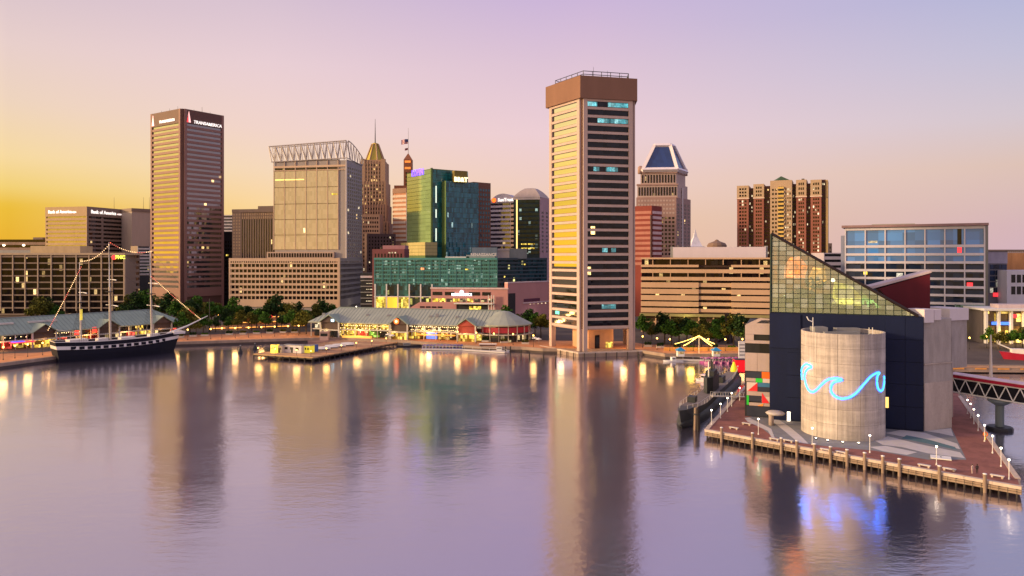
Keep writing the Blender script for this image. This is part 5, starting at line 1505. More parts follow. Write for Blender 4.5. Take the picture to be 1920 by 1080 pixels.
# ---- green glass hotel with pink stone base
A0, B0, C0 = at(702, 452), at(932, 446), at(1026, 470)
f, f2 = Face(A0, B0), Face(B0, C0)
ho = thing("green_glass_hotel", "wide green glass hotel over a pink stone base behind the harbour pavilion", "hotel", tuple((A0 + B0) / 2))
zt = gz(484, 448)
hgl = glass("hotel_green_glass", (.02, .12, .115), 1.6, .06, cw=1.25, ch=2.55, var=.8, lit=.12, lcol=(.55, .9, .75), lstr=.5, wob=.03)
hgd = glass("hotel_teal_glass", (.012, .04, .055), 1.5, .06, cw=1.5, ch=2.55, var=.6, lit=0.006, lcol=(1, .9, .3), lstr=1.2, wob=.04)
hfr = solid("hotel_frame", (.08, .27, .25), .6, var=.1)
pink = solid("pink_stone", (.5, .25, .24), .75, var=.1, scale=.12)
MB().prism([tuple(A0 - f.n * .6), tuple(B0 - f.n * .6), tuple(C0 - f2.n * .6), tuple(A0 + Vector((6, 30)))], LZ, zt - .1).build("wall", hfr, ho)
nfl = 7; zb3 = gz(538, 448); h = (zt - 1 - zb3) / nfl
ncol = 15
for j in range(nfl):
    z = zb3 + j * h
    for i in range(ncol):
        ua, ub = f.L * i / ncol, f.L * (i + 1) / ncol
        f.box(ho, "window", ua + .18, ub - .18, z + h * .36, z + h - .02, -.8, -.25, hgl)
    f.box(ho, "spandrel", 0, f.L, z, z + h * .36, -.8, -.08, hfr)
    f2.box(ho, "spandrel", 0, f2.L, z, z + h * .36, -.8, -.08, solid("hotel_side_frame", (.045, .07, .09), .6))
    f2.box(ho, "window_band", 0, f2.L, z + h * .36, z + h, -.8, -.3, hgd)
for i in range(ncol + 1): f.box(ho, "fin", f.L * i / ncol - .16, f.L * i / ncol + .16, zb3, zt, -.3, .12, hfr)
ribs(ho, f, .8, f.L - .8, zb3, zt - 1, ncol * 4, .16, -.3, -.04, hfr, "mullion")
f.box(ho, "cornice", -.3, f.L + .2, zt - 1, zt + .2, -6, .2, hfr); f2.box(ho, "cornice", -.1, f2.L, zt - 1, zt + .2, -6, .2, solid("hotel_side_frame", (.045, .07, .09), .6))
for x0, x1, y0, m_ in ((835, 880, 481, white_paint), (885, 932, 464, solid("plant_blue", (.14, .18, .24), .7)), (955, 988, 466, solid("plant_slate", (.09, .11, .15), .7)), (874, 928, 478, solid("plant_grey", (.3, .34, .34), .7))):
    fz = Face(at(x0, 455), at(x1, 455)); fz.box(ho, "roof_plant", 0, fz.L, zt - .3, gz(y0, 455), -9, -.2 if y0 < 470 else 0, m_)
for i, px in enumerate((905, 983)): f2.box(ho, "lit_window", f2.upx(max(px, 945)), f2.upx(max(px, 945)) + 1, gz(520 - i * 23, 455), gz(517 - i * 23, 455), -.28, -.2, lit_gold)
f.box(ho, "lit_window", f.upx(789), f.upx(795), gz(506, 448), gz(502, 448), -.22, -.15, emit("amber_room", (1, .3, .1), 1.6))
f.box(ho, "lit_window", f.upx(872), f.upx(880), gz(507, 448), gz(504, 448), -.22, -.15, lit_gold)
text(ho, "sign", "RENAISSANCE", Face(at(886, 440), at(930, 440)).M(6.5, gz(478.5, 440) + .3, 0), 2.4, white_paint, .15, 0, .04)
# glazed lobby with tall white columns
zl0, zl1 = LZ, gz(533, 447)
for i in range(6):
    px = 704 + i * 21.3; u = f.upx(px)
    f.box(ho, "lobby_column", u - .35, u + .35, zl0, zl1, -.2, 1.0, white_paint)
    if i < 5:
        w_ = f.upx(px + 21.3)
        f.box(ho, "lobby_glass", u + .4, w_ - .4, gz(557, 447), zl1 - .3, -.5, .1, hgd if i not in (0, 2) else hgl)
        f.box(ho, "lobby_glass", u + .4, w_ - .4, zl0, gz(557.5, 447), -.5, .12, [lit_gold, emit("lobby_orange", (1, .4, .03), 1.3), lit_gold, glass("lobby_dim", (.05, .06, .03), 1.6, lit=0.4, lcol=(.9, .8, .1), lstr=.8), glass("lobby_dim", (.05, .06, .03))][i])
f.box(ho, "lobby_beam", 0, f.upx(810), gz(557.5, 447), gz(556, 447), -.3, .9, white_paint)
# pink stone base
fpk = Face(at(808, 436), at(952, 428)); fp2 = Face(at(952, 428), at(1030, 458))
ztp = gz(542, 432)
MB().prism([tuple(fpk.A), tuple(fpk.B), tuple(fpk.B + Vector((0, 14))), tuple(fpk.A + Vector((0, 10)))], LZ, ztp).build("pink_base", pink, ho)
fpk.box(ho, "pink_cornice", -.3, fpk.L + .3, ztp, ztp + .8, -3, .4, solid("pink_white_trim", (.66, .5, .5), .7))
for x0, x1 in ((811, 829), (834, 852), (879, 900), (904, 920)): fpk.box(ho, "window", fpk.upx(x0), fpk.upx(x1), gz(554, 432), gz(547.5, 432), -.1, .12, g_dark)
for k in range(9): fpk.box(ho, "window", fpk.upx(811 + k * 13), fpk.upx(822 + k * 13), gz(566.5, 432), gz(560, 432), -.1, .12, lit_gold if k in (0, 1, 3, 5) else glass("arcade_dim", (.06, .05, .04), 1.6, lit=0.35, lcol=(1, .75, .3), lstr=.9))
fpk.box(ho, "entrance", fpk.upx(857), fpk.upx(915), LZ, gz(571, 432), -.1, .15, dark_metal); fpk.box(ho, "entrance_light", fpk.upx(880), fpk.upx(902), LZ + 5, gz(574, 432), .16, .25, lit_gold)
fpk.box(ho, "canopy", fpk.upx(853), fpk.upx(925), gz(570, 432), gz(568, 432), 0, 2.5, white_paint)
text(ho, "sign", "RENAISSANCE", fpk.M(fpk.upx(866), gz(552.5, 432), .4), 1.9, emit("sign_bluewhite", (.8, .9, 1), 3), .1, 0, .04)
MB().lathe([(1.1, -.1), (1.1, .1)], 10, fpk.M(fpk.upx(866), gz(547.8, 432), .35) @ Matrix.Rotation(R(90), 4, "X")).build("sign_mark", emit("sign_bluewhite", (.8, .9, 1), 3), ho)
for px in (917, 922.5, 927): fpk.box(ho, "flag_mast", fpk.upx(px) - .2, fpk.upx(px) + .2, LZ, gz(553, 430), 1.5, 1.9, white_paint)
# sloping pink wall
MB().add([fpk.pt(fpk.upx(768), LZ, .6), fpk.pt(fpk.upx(856), LZ, .6), fpk.pt(fpk.upx(856), gz(568, 432), .6), fpk.pt(fpk.upx(786), gz(568, 432), .6), fpk.pt(fpk.upx(768), gz(579, 432), .6),
          fpk.pt(fpk.upx(768), LZ, -4), fpk.pt(fpk.upx(856), LZ, -4), fpk.pt(fpk.upx(856), gz(568, 432), -4), fpk.pt(fpk.upx(786), gz(568, 432), -4), fpk.pt(fpk.upx(768), gz(579, 432), -4)],
         [(0, 1, 2, 3, 4), (9, 8, 7, 6, 5), (0, 5, 6, 1), (1, 6, 7, 2), (2, 7, 8, 3), (3, 8, 9, 4), (4, 9, 5, 0)]).build("ramp_wall", pink, ho)
for k in range(4): fpk.box(ho, "ramp_window", fpk.upx(788 + k * 11), fpk.upx(797 + k * 11), gz(578, 432), gz(575, 432), .6, .7, g_dark)
# ---- pink mall
zm = gz(530, 440)
ml = thing("pink_mall", "plain pink stone mall wing between the hotel and the pentagonal tower", "building", tuple((fp2.A + fp2.B) / 2))
MB().prism([tuple(fp2.A), tuple(fp2.B), tuple(fp2.B + Vector((-20, 30))), tuple(fp2.A + Vector((-2, 16)))], LZ, zm).build("wall", pink, ml)
fp2.box(ml, "coping", -.2, fp2.L, zm, zm + .6, -2, .3, solid("pink_white_trim", (.66, .5, .5), .7))
fp2.box(ml, "window", fp2.upx(982), fp2.upx(1012), gz(565, 445), gz(559.5, 445), 0, .15, solid("plum_recess", (.12, .04, .07), .7))
fp2.box(ml, "ledge", fp2.upx(980), fp2.L, gz(568, 445), gz(566, 445), 0, .5, solid("pink_white_trim", (.66, .5, .5), .7))
grid(ml, fp2, fp2.upx(990), fp2.L - 2, gz(571, 445), gz(569, 445), 5, 1, .2, .5, 0, .3, lit_pale, "wall_lamp")
fp2.box(ml, "doorway", fp2.upx(953), fp2.upx(966), LZ, gz(550, 430), -.1, .15, dark_metal)
lamp(ml, fp2.pt(fp2.upx(995), LZ + 5, 2), 700, (1, .8, .9), .4)
# ---- little red brick roofscape behind hotel
f = Face(at(698, 490), at(758, 488))
rbk = thing("small_red_block", "small dark red brick block with three lit windows behind the green hotel", "building", (*f.A, LZ))
f.box(rbk, "wall", 0, f.L, LZ, gz(467, 489), -14, 0, solid("maroon_brick", (.2, .07, .075), .8))
f.box(rbk, "upper_wall", f.L * .3, f.L, gz(467, 489), gz(460, 489), -12, -2, solid("rose_brick", (.35, .17, .19), .8))
for px in (729, 734, 740): f.box(rbk, "lit_window", f.upx(px), f.upx(px) + 1, gz(475, 489), gz(472.5, 489), 0, .1, lit_pale)
grid(rbk, f, 1, f.L - 1, LZ + 20, gz(470, 489), 9, 4, .4, .4, -.02, .06, g_dark)
# ---- dark low car-park between podium and hotel
f = Face(at(676, 500), at(706, 500))
cp = thing("dark_garage", "dark low garage with white lit decks between the striped podium and the green hotel", "garage", (*f.A, LZ))
f.box(cp, "wall", 0, f.L, LZ, gz(512, 500), -18, -.3, dark_metal)
for j in range(5):
    f.box(cp, "deck", 0, f.L, gz(527 + j * 11, 500), gz(525 + j * 11, 500), -.3, .2, grey_metal)
    if j: f.box(cp, "deck_light", f.L * .35, f.L * .9, gz(521 + j * 11, 500), gz(520 + j * 11, 500), -.25, -.1, lit_pale)
f.box(cp, "parapet", 0, f.L, gz(521, 500), gz(517, 500), -.3, .25, solid("lilac_white", (.62, .55, .62)))

# ------------------------------------------------------------------ tall ship
SA, SB = at(106, 305.5), at(326, 339)
sd = (SB - SA).normalized(); SL = (SB - SA).length
sM = Mloc(SA.x, SA.y, 0, math.atan2(sd.y, sd.x))
ship = thing("tall_ship", "black three-masted wooden tall ship with a white gun stripe moored at the quay", "sailing ship", (SA.x + sd.x * 28, SA.y + sd.y * 28, 0))
hull_m = solid("black_hull", (.006, .006, .014), .75, var=.2)
hull_w = solid("hull_white", (.68, .63, .6), .5, var=.1)
deckm = solid("ship_deck", (.42, .36, .3), .7, var=.2)
sparm = solid("spar_buff", (.62, .54, .44), .6, var=.12)
def hb(t):                                    # half beam
    return 6.3 * min(1, (1 - max(0, (t - .62) / .38) ** 2.2)) * (1 - .28 * max(0, (.22 - t) / .22) ** 1.6)
def sheer(t): return 7.4 + 1.3 * (abs(t - .42) / .58) ** 2
def hull_strip(z_of, name, mat, off=0.0, n=26, close=False):
    """skin between successive height functions, both sides"""
    mb = MB()
    for side in (1, -1):
        v = []
        for i in range(n + 1):
            t = i / n; x = SL * t
            for fz, fb in z_of:
                b_ = hb(t) * fb + (off if hb(t) > .05 else 0)
                rake = 2.6 * max(0, (t - .9) / .1) * (fz(t) / 8) + (-1.6 * max(0, (.06 - t) / .06) * (fz(t) / 8))
                v.append((x + rake, side * b_, fz(t)))
        k = len(z_of); f_ = []
        for i in range(n):
            for j in range(k - 1):
                q = (i * k + j, (i + 1) * k + j, (i + 1) * k + j + 1, i * k + j + 1)
                f_.append(q if side < 0 else q[::-1])
        mb.add(v, f_)
    if close:
        k = len(z_of)
        base = [(-1.6 * fz(0) / 8, s_ * hb(0) * fb, fz(0)) for s_ in (1, -1) for fz, fb in z_of]
        mb.add(base, [tuple(range(k)) + tuple(range(2 * k - 1, k - 1, -1))])
    return mb.build(name, mat, ship, M=sM)
hull_strip([(lambda t: -1.5, .72), (lambda t: 0.0, .93), (lambda t: 2.6, 1.0), (lambda t: sheer(t) - 3.0, .99)], "hull", hull_m, close=True)
hull_strip([(lambda t: sheer(t) - 3.0, .992), (lambda t: sheer(t) - 1.6, .975)], "gun_stripe", hull_w, .02, close=True)
hull_strip([(lambda t: sheer(t) - 1.6, .975), (lambda t: sheer(t), .94)], "bulwark", hull_m, .0, close=True)
hull_strip([(lambda t: sheer(t), .97), (lambda t: sheer(t) + .28, .97)], "rail", hull_w, .06, close=True)
mb = MB(); n = 26; v = []
for i in range(n + 1):
    t = i / n; v += [(SL * t + (2.2 if t == 1 else 0), s_ * hb(t) * .94, sheer(t) - .7) for s_ in (1, -1)]
mb.add(v, [(2 * i, 2 * i + 1, 2 * i + 3, 2 * i + 2) for i in range(n)]); mb.build("deck", deckm, ship, M=sM)
for s_ in (-1, 1):
    for i in range(13):
        t = .1 + i * .064; x = SL * t
        link("gun_port", box_mesh(1.9, .3, 1.15, hull_m, "gun_port"), ship, sM @ Mloc(x, s_ * (hb(t) * .985 + .02), sheer(t) - 2.3))
for (x0, x1, w_, h) in ((4, 11, 3.0, 1.4), (15, 19, 2.0, 1.5), (24, 30, 2.4, 1.2), (36, 40, 2.0, 1.4), (46, 51, 2.6, 1.1)):
    link("deck_house", box_mesh(x1 - x0, w_ * 2, h, hull_w, "deck_house"), ship, sM @ Mloc((x0 + x1) / 2, 0, sheer(x0 / SL) - .7 + h / 2))
fax = Face(SA, SB)
mast_u = [(fax.upx(152), 40.5, .42), (fax.upx(207), 49.0, .5), (fax.upx(284.5), 45.5, .48)]
for i, (u, top, r_) in enumerate(mast_u):
    z0 = sheer(u / SL) - .7
    m1 = z0 + (top - z0) * .5
    ms = MB().tube([(u, 0, z0), (u - .3, 0, m1 + 2)], r_, 10, r_ * .8).build("mast", sparm, ship, M=sM)
    MB().tube([(u - .2, .3, m1), (u - .5, .3, top)], r_ * .62, 8, .12).build("topmast", white_paint, ms, M=sM)
    MB().box(u - 1.5, u + 1.0, -1.8, 1.8, m1 - .1, m1 + .15, sM).build("fighting_top", hull_m, ms)
    for k, (fz_, hl) in enumerate(((.36, 7.5), (.62, 5.4))):
        if i == 0 and k == 0: continue
        z = z0 + (top - z0) * fz_
        MB().tube([(u + .6, -hl, z), (u + .7, 0, z + .1), (u + .6, hl, z)], .22, 6, .16, M=sM).build("yard", white_paint, ms)
    if i == 0: MB().tube([(u - .4, 0, z0 + 4), (u - 9, 0, z0 + 6)], .25, 6, .15, M=sM).build("boom", sparm, ms)
    if i == 0: MB().tube([(u, 0, z0 + 9.5), (u, 0, z0 + 14)], r_ + .12, 10, M=sM).build("lit_mast_band", emit("mast_lit", (.9, .7, .08), .7), ms)
rg = MB()
for i, (u, top, r_) in enumerate(mast_u):
    z0 = sheer(u / SL); m1 = z0 + (top - z0) * .5
    for s_ in (-1, 1):
        for k in range(5):
            rg.tube([(u - 2.4 + k * .9, s_ * hb(u / SL) * .96, z0), (u - .3, s_ * .3, m1)], .045, 3, cap=False)
        for k in range(3): rg.tube([(u - 1.5 + k * .9, s_ * 1.7, m1), (u - .45, s_ * .1, top - 3)], .04, 3, cap=False)
        for k in range(1, 7):
            t = k / 7
            rg.tube([(u - 2.4 + 2.1 * t, s_ * hb(u / SL) * .96 * (1 - t), z0 + (m1 - z0) * t), (u + 1.2 - 1.5 * t, s_ * hb(u / SL) * .96 * (1 - t), z0 + (m1 - z0) * t)], .03, 3, cap=False)
for (u, top, r_), (u2, top2, _) in ((mast_u[0], mast_u[1]), (mast_u[1], mast_u[2])):
    for k in (.55, .8, 1): rg.tube([(u, 0, top * k), (u2, 0, sheer(u2 / SL) + (top2 - 10) * (k - .3))], .04, 3, cap=False)
bs0, bs1 = (SL - 3, 0, sheer(1) - .6), (SL + 15.5, 0, 15.2)
for k in (.5, .75, 1): rg.tube([(mast_u[2][0], 0, mast_u[2][1] * k), (SL - 3 + 18.5 * k, 0, sheer(1) - .6 + (15.2 - sheer(1)) * k)], .045, 3, cap=False)
rg.build("rigging", solid("tarred_rope", (.05, .04, .035), .9), ship, kind="stuff", M=sM)
MB().tube([bs0, (SL + 6, 0, sheer(1) + 2.4), bs1], .5, 8, .16, M=sM).build("bowsprit", white_paint, ship)
# lamp strings in the rigging: each string a thing
def sag(a, b, s_, n=14):
    return [a.lerp(b, i / n) + Vector((0, 0, -4 * s_ * (i / n) * (1 - i / n))) for i in range(n + 1)]
def sp(u, y, z): return sM @ Vector((u, y, z))
strs = [(sp(mast_u[1][0], 0, 48.8), sp(mast_u[0][0], 0, 41.0), 2.2, "gold", "sagging string of warm lamps between the main and rear mastheads of the tall ship"),
        (sp(mast_u[1][0], 0, 48.8), sp(mast_u[2][0], 0, 45.3), 2.0, "pink", "pink and white lamp string between the main and front mastheads of the tall ship"),
        (sp(mast_u[2][0], 0, 34), sp(SL + 12, 0, 14), .4, "pink", "straight lamp string from the front mast down to the bowsprit"),
        (sp(mast_u[0][0], 0, 38.5), sp(-3, 0, 13), .3, "red", "lamp string hanging from the rear mast down to the stern")]
for a, b, s_, c_, lab in strs:
    ls = thing("lamp_string", lab, "string lights", tuple(a), "lamp strings in the ship's rigging")
    pts = sag(a, b, s_)
    MB().tube(pts, .05, 4).build("cable", dark_metal, ls)
    n = int((a - b).length / .75); pp = sag(a, b, s_, n)
    w1, w2 = MB(), MB()
    for i, p in enumerate(pp):
        t = w1 if (c_ == "gold" or (i // 5) % 3) else w2
        t.lathe([(.03, -.2), (.19, 0), (.03, .2)], 6, Matrix.Translation(p))
    w1.build("bulb", emit("bulb_warm", (1, .62, .28), 2.4), ls, kind="stuff")
    if w2.v: w2.build("bulb", emit("bulb_red", (1, .2, .12), 1.1), ls, kind="stuff")
gp1, gp2 = sM @ Vector((16, -6.6, 2)), sM @ Vector((16, 8, 2))

# ------------------------------------------------------------------ harbour pavilions
copper = solid("copper_roof", (.32, .345, .29), .55, .1, var=.18, scale=.15)
copper_g = solid("copper_roof_green", (.26, .32, .25), .55, .1, var=.18, scale=.15)
seam_m = solid("roof_seam", (.2, .24, .22), .55)
rib_w = solid("pavilion_frame", (.55, .52, .48), .6)
def hiproof(root, f, u0, u1, dep, ze, zr_, mat, hip=7.0, over=1.2, name="roof", hipr=None):
    hipr = hip if hipr is None else hipr
    e = [f.pt(u0 - over, ze, over), f.pt(u1 + over, ze, over), f.pt(u1 + over, ze, -dep - over), f.pt(u0 - over, ze, -dep - over)]
    r0, r1 = f.pt(u0 + hip, zr_, -dep / 2), f.pt(u1 - hipr, zr_, -dep / 2)
    o_ = MB().add(e + [r0, r1] + [p - Vector((0, 0, .5)) for p in e], [(0, 1, 5, 4), (1, 2, 5), (2, 3, 4, 5), (3, 0, 4), (0, 6, 7, 1), (1, 7, 8, 2), (2, 8, 9, 3), (3, 9, 6, 0), (6, 9, 8, 7)]).build(name, mat, root)
    mb = MB(); L2 = u1 - u0
    n = int(L2 / 1.9)
    for i in range(1, n):
        u = u0 + L2 * i / n
        k = min(1, (u - u0) / max(hip, .1), (u1 - u) / max(hipr, .1)) if hip else 1
        a = f.pt(u, ze + .06, over); b_ = Vector(f.pt(u, ze + (zr_ - ze) * k + .06, over - (over + dep / 2) * k))
        mb.bar(a, b_, .14)
    mb.build("roof_seam", seam_m, o_, kind="stuff")
    MB().bar(r0, r1, .5).build("ridge", seam_m, o_)
    return o_
def gable(root, f, uc, hw_, ze, zr_, out_, mat, wall, glow, arch=True):
    """a projecting gabled bay"""
    a0, a1, ap = f.pt(uc - hw_ - .8, ze, out_ + .8), f.pt(uc + hw_ + .8, ze, out_ + .8), f.pt(uc, zr_, out_ + .8)
    b0, b1, bp = f.pt(uc - hw_ - .8, ze, -9), f.pt(uc + hw_ + .8, ze, -9), f.pt(uc, zr_, -9)
    t = Vector((0, 0, .35))
    MB().add([a0, ap, a1, b0, bp, b1, a0 - t, ap - t, a1 - t], [(0, 1, 4, 3), (1, 2, 5, 4), (0, 6, 7, 1), (1, 7, 8, 2)]).build("gable_roof", mat, root)
    g0, g1, gp_ = f.pt(uc - hw_, ze, out_), f.pt(uc + hw_, ze, out_), f.pt(uc, zr_ - .8, out_)
    MB().add([g0, g1, gp_, f.pt(uc - hw_, ze, out_ - .3), f.pt(uc + hw_, ze, out_ - .3), f.pt(uc, zr_ - .8, out_ - .3)], [(0, 1, 2), (5, 4, 3), (0, 3, 4, 1)]).build("gable_wall", wall, root)
    for s_ in (-1, 1):
        f.box(root, "gable_column", uc + s_ * hw_ - .3, uc + s_ * hw_ + .3, LZ, ze, out_ - .6, out_, rib_w)
    f.box(root, "gable_beam", uc - hw_ + .3, uc + hw_ - .3, LZ + 3.4, LZ + 3.9, out_ - .5, out_ - .05, rib_w)
    f.box(root, "gable_front", uc - hw_ + .3, uc + hw_ - .3, LZ, LZ + 3.3, -.5, out_ - .8, glow)
    f.box(root, "gable_upper", uc - hw_ + .3, uc + hw_ - .3, LZ + 4.0, ze, -.5, out_ - .9, wall)
pav_glass = glass("pavilion_glass", (.02, .025, .03), 1.6, cw=1.8, ch=3, lit=.12, lcol=(1, .7, .3), lstr=.8)
shop_gold = glass("shop_gold", (.16, .1, .02), 1.5, cw=.9, ch=1.7, lit=.62, lcol=(1, .62, .07), lstr=1.3)
shop_red = glass("shop_red", (.2, .02, .02), 1.5, cw=1.2, ch=1.6, lit=.7, lcol=(1, .05, .03), lstr=1.4)
shop_green = glass("shop_green", (.05, .12, .02), 1.5, cw=1.2, ch=1.6, lit=.6, lcol=(.25, .6, .05), lstr=1.0)
shop_blue = emit("shop_blue", (.1, .2, .8), .9)
wall_dk = solid("pavilion_wall", (.1, .07, .06), .8)
def beads(root, f, u0, u1, z, d, n, name="festoon", mat=None, r_=.2):
    mb = MB()
    for i in range(n + 1):
        p = f.pt(u0 + (u1 - u0) * i / n, z + .15 * math.sin(i * 2.2), d)
        mb.lathe([(.04, -r_), (r_, 0), (.04, r_)], 6, Matrix.Translation(p))
    mb.build(name, mat or emit("festoon_bulb", (1, .7, .32), 4), root, kind="stuff")

# central pavilion
fV = Face(at(584, 386), at(908, 360))
pv = thing("harbour_pavilion", "long two-storey pavilion with pale green copper roofs and gold lit shops", "pavilion", tuple((fV.A + fV.B) / 2))
ze, zr_ = 9.6, 16.2
DEP = 24
fV.box(pv, "wall", .5, fV.L, LZ, ze - .2, -DEP, -2.6, wall_dk)
hiproof(pv, fV, 0, fV.L + 5, DEP, ze, zr_, copper, 9, hipr=0)
fV.box(pv, "balcony", 1, fV.L - 1, LZ + 3.7, LZ + 4.1, -2.6, .6, rib_w)
nb = 15
shop_seq = [pav_glass, pav_glass, shop_gold, shop_gold, shop_red, shop_green, pav_glass, shop_gold, shop_gold, shop_gold, shop_blue, shop_gold, pav_glass, shop_gold, shop_gold]
for i in range(nb):
    ua, ub = fV.L * i / nb, fV.L * (i + 1) / nb
    fV.box(pv, "post", ua - .12, ua + .12, LZ, ze - .2, .1, .4, rib_w)
    fV.box(pv, "shop_window", ua + .3, ub - .3, LZ + .2, LZ + 3.4, -2.6, -2.3, shop_seq[i])
    fV.box(pv, "upper_window", ua + .3, ub - .3, LZ + 4.2, ze - .6, -2.6, -2.3, shop_gold if 2 <= i <= 6 else glass("upper_row", (.06, .05, .05), 1.6, cw=1.2, ch=4, lit=.3, lcol=(1, .8, .5), lstr=.9))
    if i % 3 == 1: lamp(pv, fV.pt((ua + ub) / 2, LZ + 3.2, 1.5), 1500, (1, .62, .2), .4)
beads(pv, fV, fV.upx(640), fV.upx(735), LZ + 6.0, -1.0, 26); beads(pv, fV, fV.upx(640), fV.upx(735), LZ + 4.7, .7, 14)
beads(pv, fV, fV.upx(772), fV.upx(862), LZ + 6.3, -1.0, 24); beads(pv, fV, fV.upx(772), fV.upx(862), LZ + 4.8, .7, 24)
beads(pv, fV, fV.upx(640), fV.upx(900), LZ + 2.9, .8, 20, r_=.16)
fV.box(pv, "orange_awning", fV.upx(782), fV.upx(855), LZ + 2.5, LZ + 2.9, .7, 3.0, emit("awning_orange", (1, .36, .05), .7))
fV.box(pv, "lit_counter", fV.upx(648), fV.upx(700), LZ + .1, LZ + 1.1, 1.5, 3.5, emit("counter_orange", (1, .45, .08), .8))
gable(pv, fV, fV.upx(622), 5.2, ze, 13.6, 2.5, copper_g, wall_dk, pav_glass)
gable(pv, fV, fV.upx(752), 4.6, ze, 13.4, 3.0, copper_g, wall_dk, shop_gold)
gable(pv, fV, fV.upx(878), 4.6, ze, 13.2, 3.0, copper_g, solid("gable_red", (.3, .06, .05), .7), shop_gold)
MB().lathe([(1.35, -.15), (1.35, .15)], 20, fV.M(fV.upx(748.5), 11.0, 3.3) @ Matrix.Rotation(R(90), 4, "X")).build("round_sign", emit("round_orange", (1, .16, .02), 1.6), pv)
MB().lathe([(.7, -.05), (.7, .1)], 14, fV.M(fV.upx(748.5), 11.0, 3.5) @ Matrix.Rotation(R(90), 4, "X")).build("round_sign_eye", emit("eye_peach", (1, .55, .4), 1.4), pv)
fV.box(pv, "screen", fV.upx(626), fV.upx(631), 10.0, 11.2, 2.6, 2.8, emit("screen_blue", (.4, .8, 1), 3.5))
for px, s_ in ((597, 1), (680, 1), (720, 1), (800, 1), (812, -1), (850, 1)):
    p = fV.pt(fV.upx(px), 13.0 + (1 if s_ < 0 else 0), -5.5); MB().box(p.x - .8, p.x + .8, p.y - .6, p.y + .6, p.z - 1.5, p.z + .6).build("roof_vent", grey_metal, pv)
# rounded end with red band
rc_ = fV.pt(fV.L + 6.2, 0, -DEP / 2); rc = Vector((rc_.x, rc_.y)); rr_ = 12.6
MB().lathe([(rr_, LZ), (rr_, ze + .2)], 18, Mloc(rc.x, rc.y, 0)).build("round_wall", wall_dk, pv)
MB().lathe([(rr_ + 1.6, ze + .0), (rr_ + 1.6, ze + .5), (3.0, zr_ - .4), (.3, zr_)], 18, Mloc(rc.x, rc.y, 0)).build("round_roof", copper, pv)
for k in range(18):
    a0, a1 = 2 * math.pi * k / 18, 2 * math.pi * (k + 1) / 18
    if math.sin((a0 + a1) / 2) > .35: continue
    p0, p1 = (rc.x + (rr_ + .1) * math.cos(a0), rc.y + (rr_ + .1) * math.sin(a0)), (rc.x + (rr_ + .1) * math.cos(a1), rc.y + (rr_ + .1) * math.sin(a1))
    f_ = Face(p0, p1)
    f_.box(pv, "red_awning", .15, f_.L - .15, LZ + 4.3, LZ + 6.9, 0, .35, emit("awning_red", (.25, .008, .02), .25))  # awning cloth given its own red glow
    f_.box(pv, "round_shopfront", .15, f_.L - .15, LZ, LZ + 3.1, 0, .2, pav_glass)
    f_.box(pv, "round_post", -.1, .1, LZ, ze, .1, .6, rib_w)
    f_.box(pv, "round_ledge", 0, f_.L, LZ + 3.3, LZ + 3.6, 0, 1.8, rib_w)

# left pavilion
fU = Face(at(-40, 318), at(338, 396))
pu = thing("quay_pavilion", "long green copper roofed pavilion behind the tall ship with red lit shops", "pavilion", tuple((fU.A + fU.B) / 2))
fU.box(pu, "wall", 0, fU.L, LZ, 8.6, -24, -2.6, wall_dk)
hiproof(pu, fU, 0, fU.L, 24, 8.8, 15.0, copper_g, 8)
fU.box(pu, "balcony", 1, fU.L - 1, LZ + 3.5, LZ + 3.9, -2.6, .6, rib_w)
nb = 20
seq = [shop_gold, pav_glass, shop_red, shop_gold, shop_gold, pav_glass, shop_gold, shop_red, pav_glass, shop_gold, shop_red, pav_glass]
for i in range(nb):
    ua, ub = fU.L * i / nb, fU.L * (i + 1) / nb
    fU.box(pu, "post", ua - .12, ua + .12, LZ, 8.5, .1, .4, rib_w)
    fU.box(pu, "shop_window", ua + .3, ub - .3, LZ + .2, LZ + 3.3, -2.6, -2.3, seq[i % 12])
    fU.box(pu, "upper_window", ua + .3, ub - .3, LZ + 4.0, 8.2, -2.6, -2.3, pav_glass if i % 5 else shop_gold)
    if i % 4 == 1: lamp(pu, fU.pt((ua + ub) / 2, LZ + 3, 1.5), 1500, (1, .45, .15), .4)
beads(pu, fU, fU.upx(0), fU.upx(60), LZ + 5.2, -.6, 6); beads(pu, fU, fU.upx(92), fU.upx(150), LZ + 5.5, -.6, 14)
fU.box(pu, "red_sign", fU.upx(139), fU.upx(147), LZ + 4.2, LZ + 6.4, .4, .7, emit("sign_scarlet", (1, .05, .03), 1.6)); fU.box(pu, "red_sign", fU.upx(172), fU.upx(180), LZ + 4.5, LZ + 7.2, .4, .7, emit("sign_scarlet", (1, .05, .03), 1.6))
fU.box(pu, "red_canopy", fU.upx(15), fU.upx(58), LZ + 2.9, LZ + 3.3, .8, 4.0, emit("canopy_red", (1, .05, .08), .9))
fU.box(pu, "blue_canopy", fU.upx(18), fU.upx(40), LZ + 3.35, LZ + 3.6, 1.0, 3.6, emit("canopy_blue", (.1, .12, 1), .9))
for px in (79, 200, 300): gable(pu, fU, fU.upx(px), 5.0, 8.8, 12.6, 2.5, copper_g, wall_dk, shop_gold if px == 79 else pav_glass)
for px, w_ in ((25, 6), (85, 8), (110, 5)): fU.box(pu, "skylight", fU.upx(px) - w_ / 2, fU.upx(px) + w_ / 2, 12.6, 13.4, -9, -6.5, rib_w)

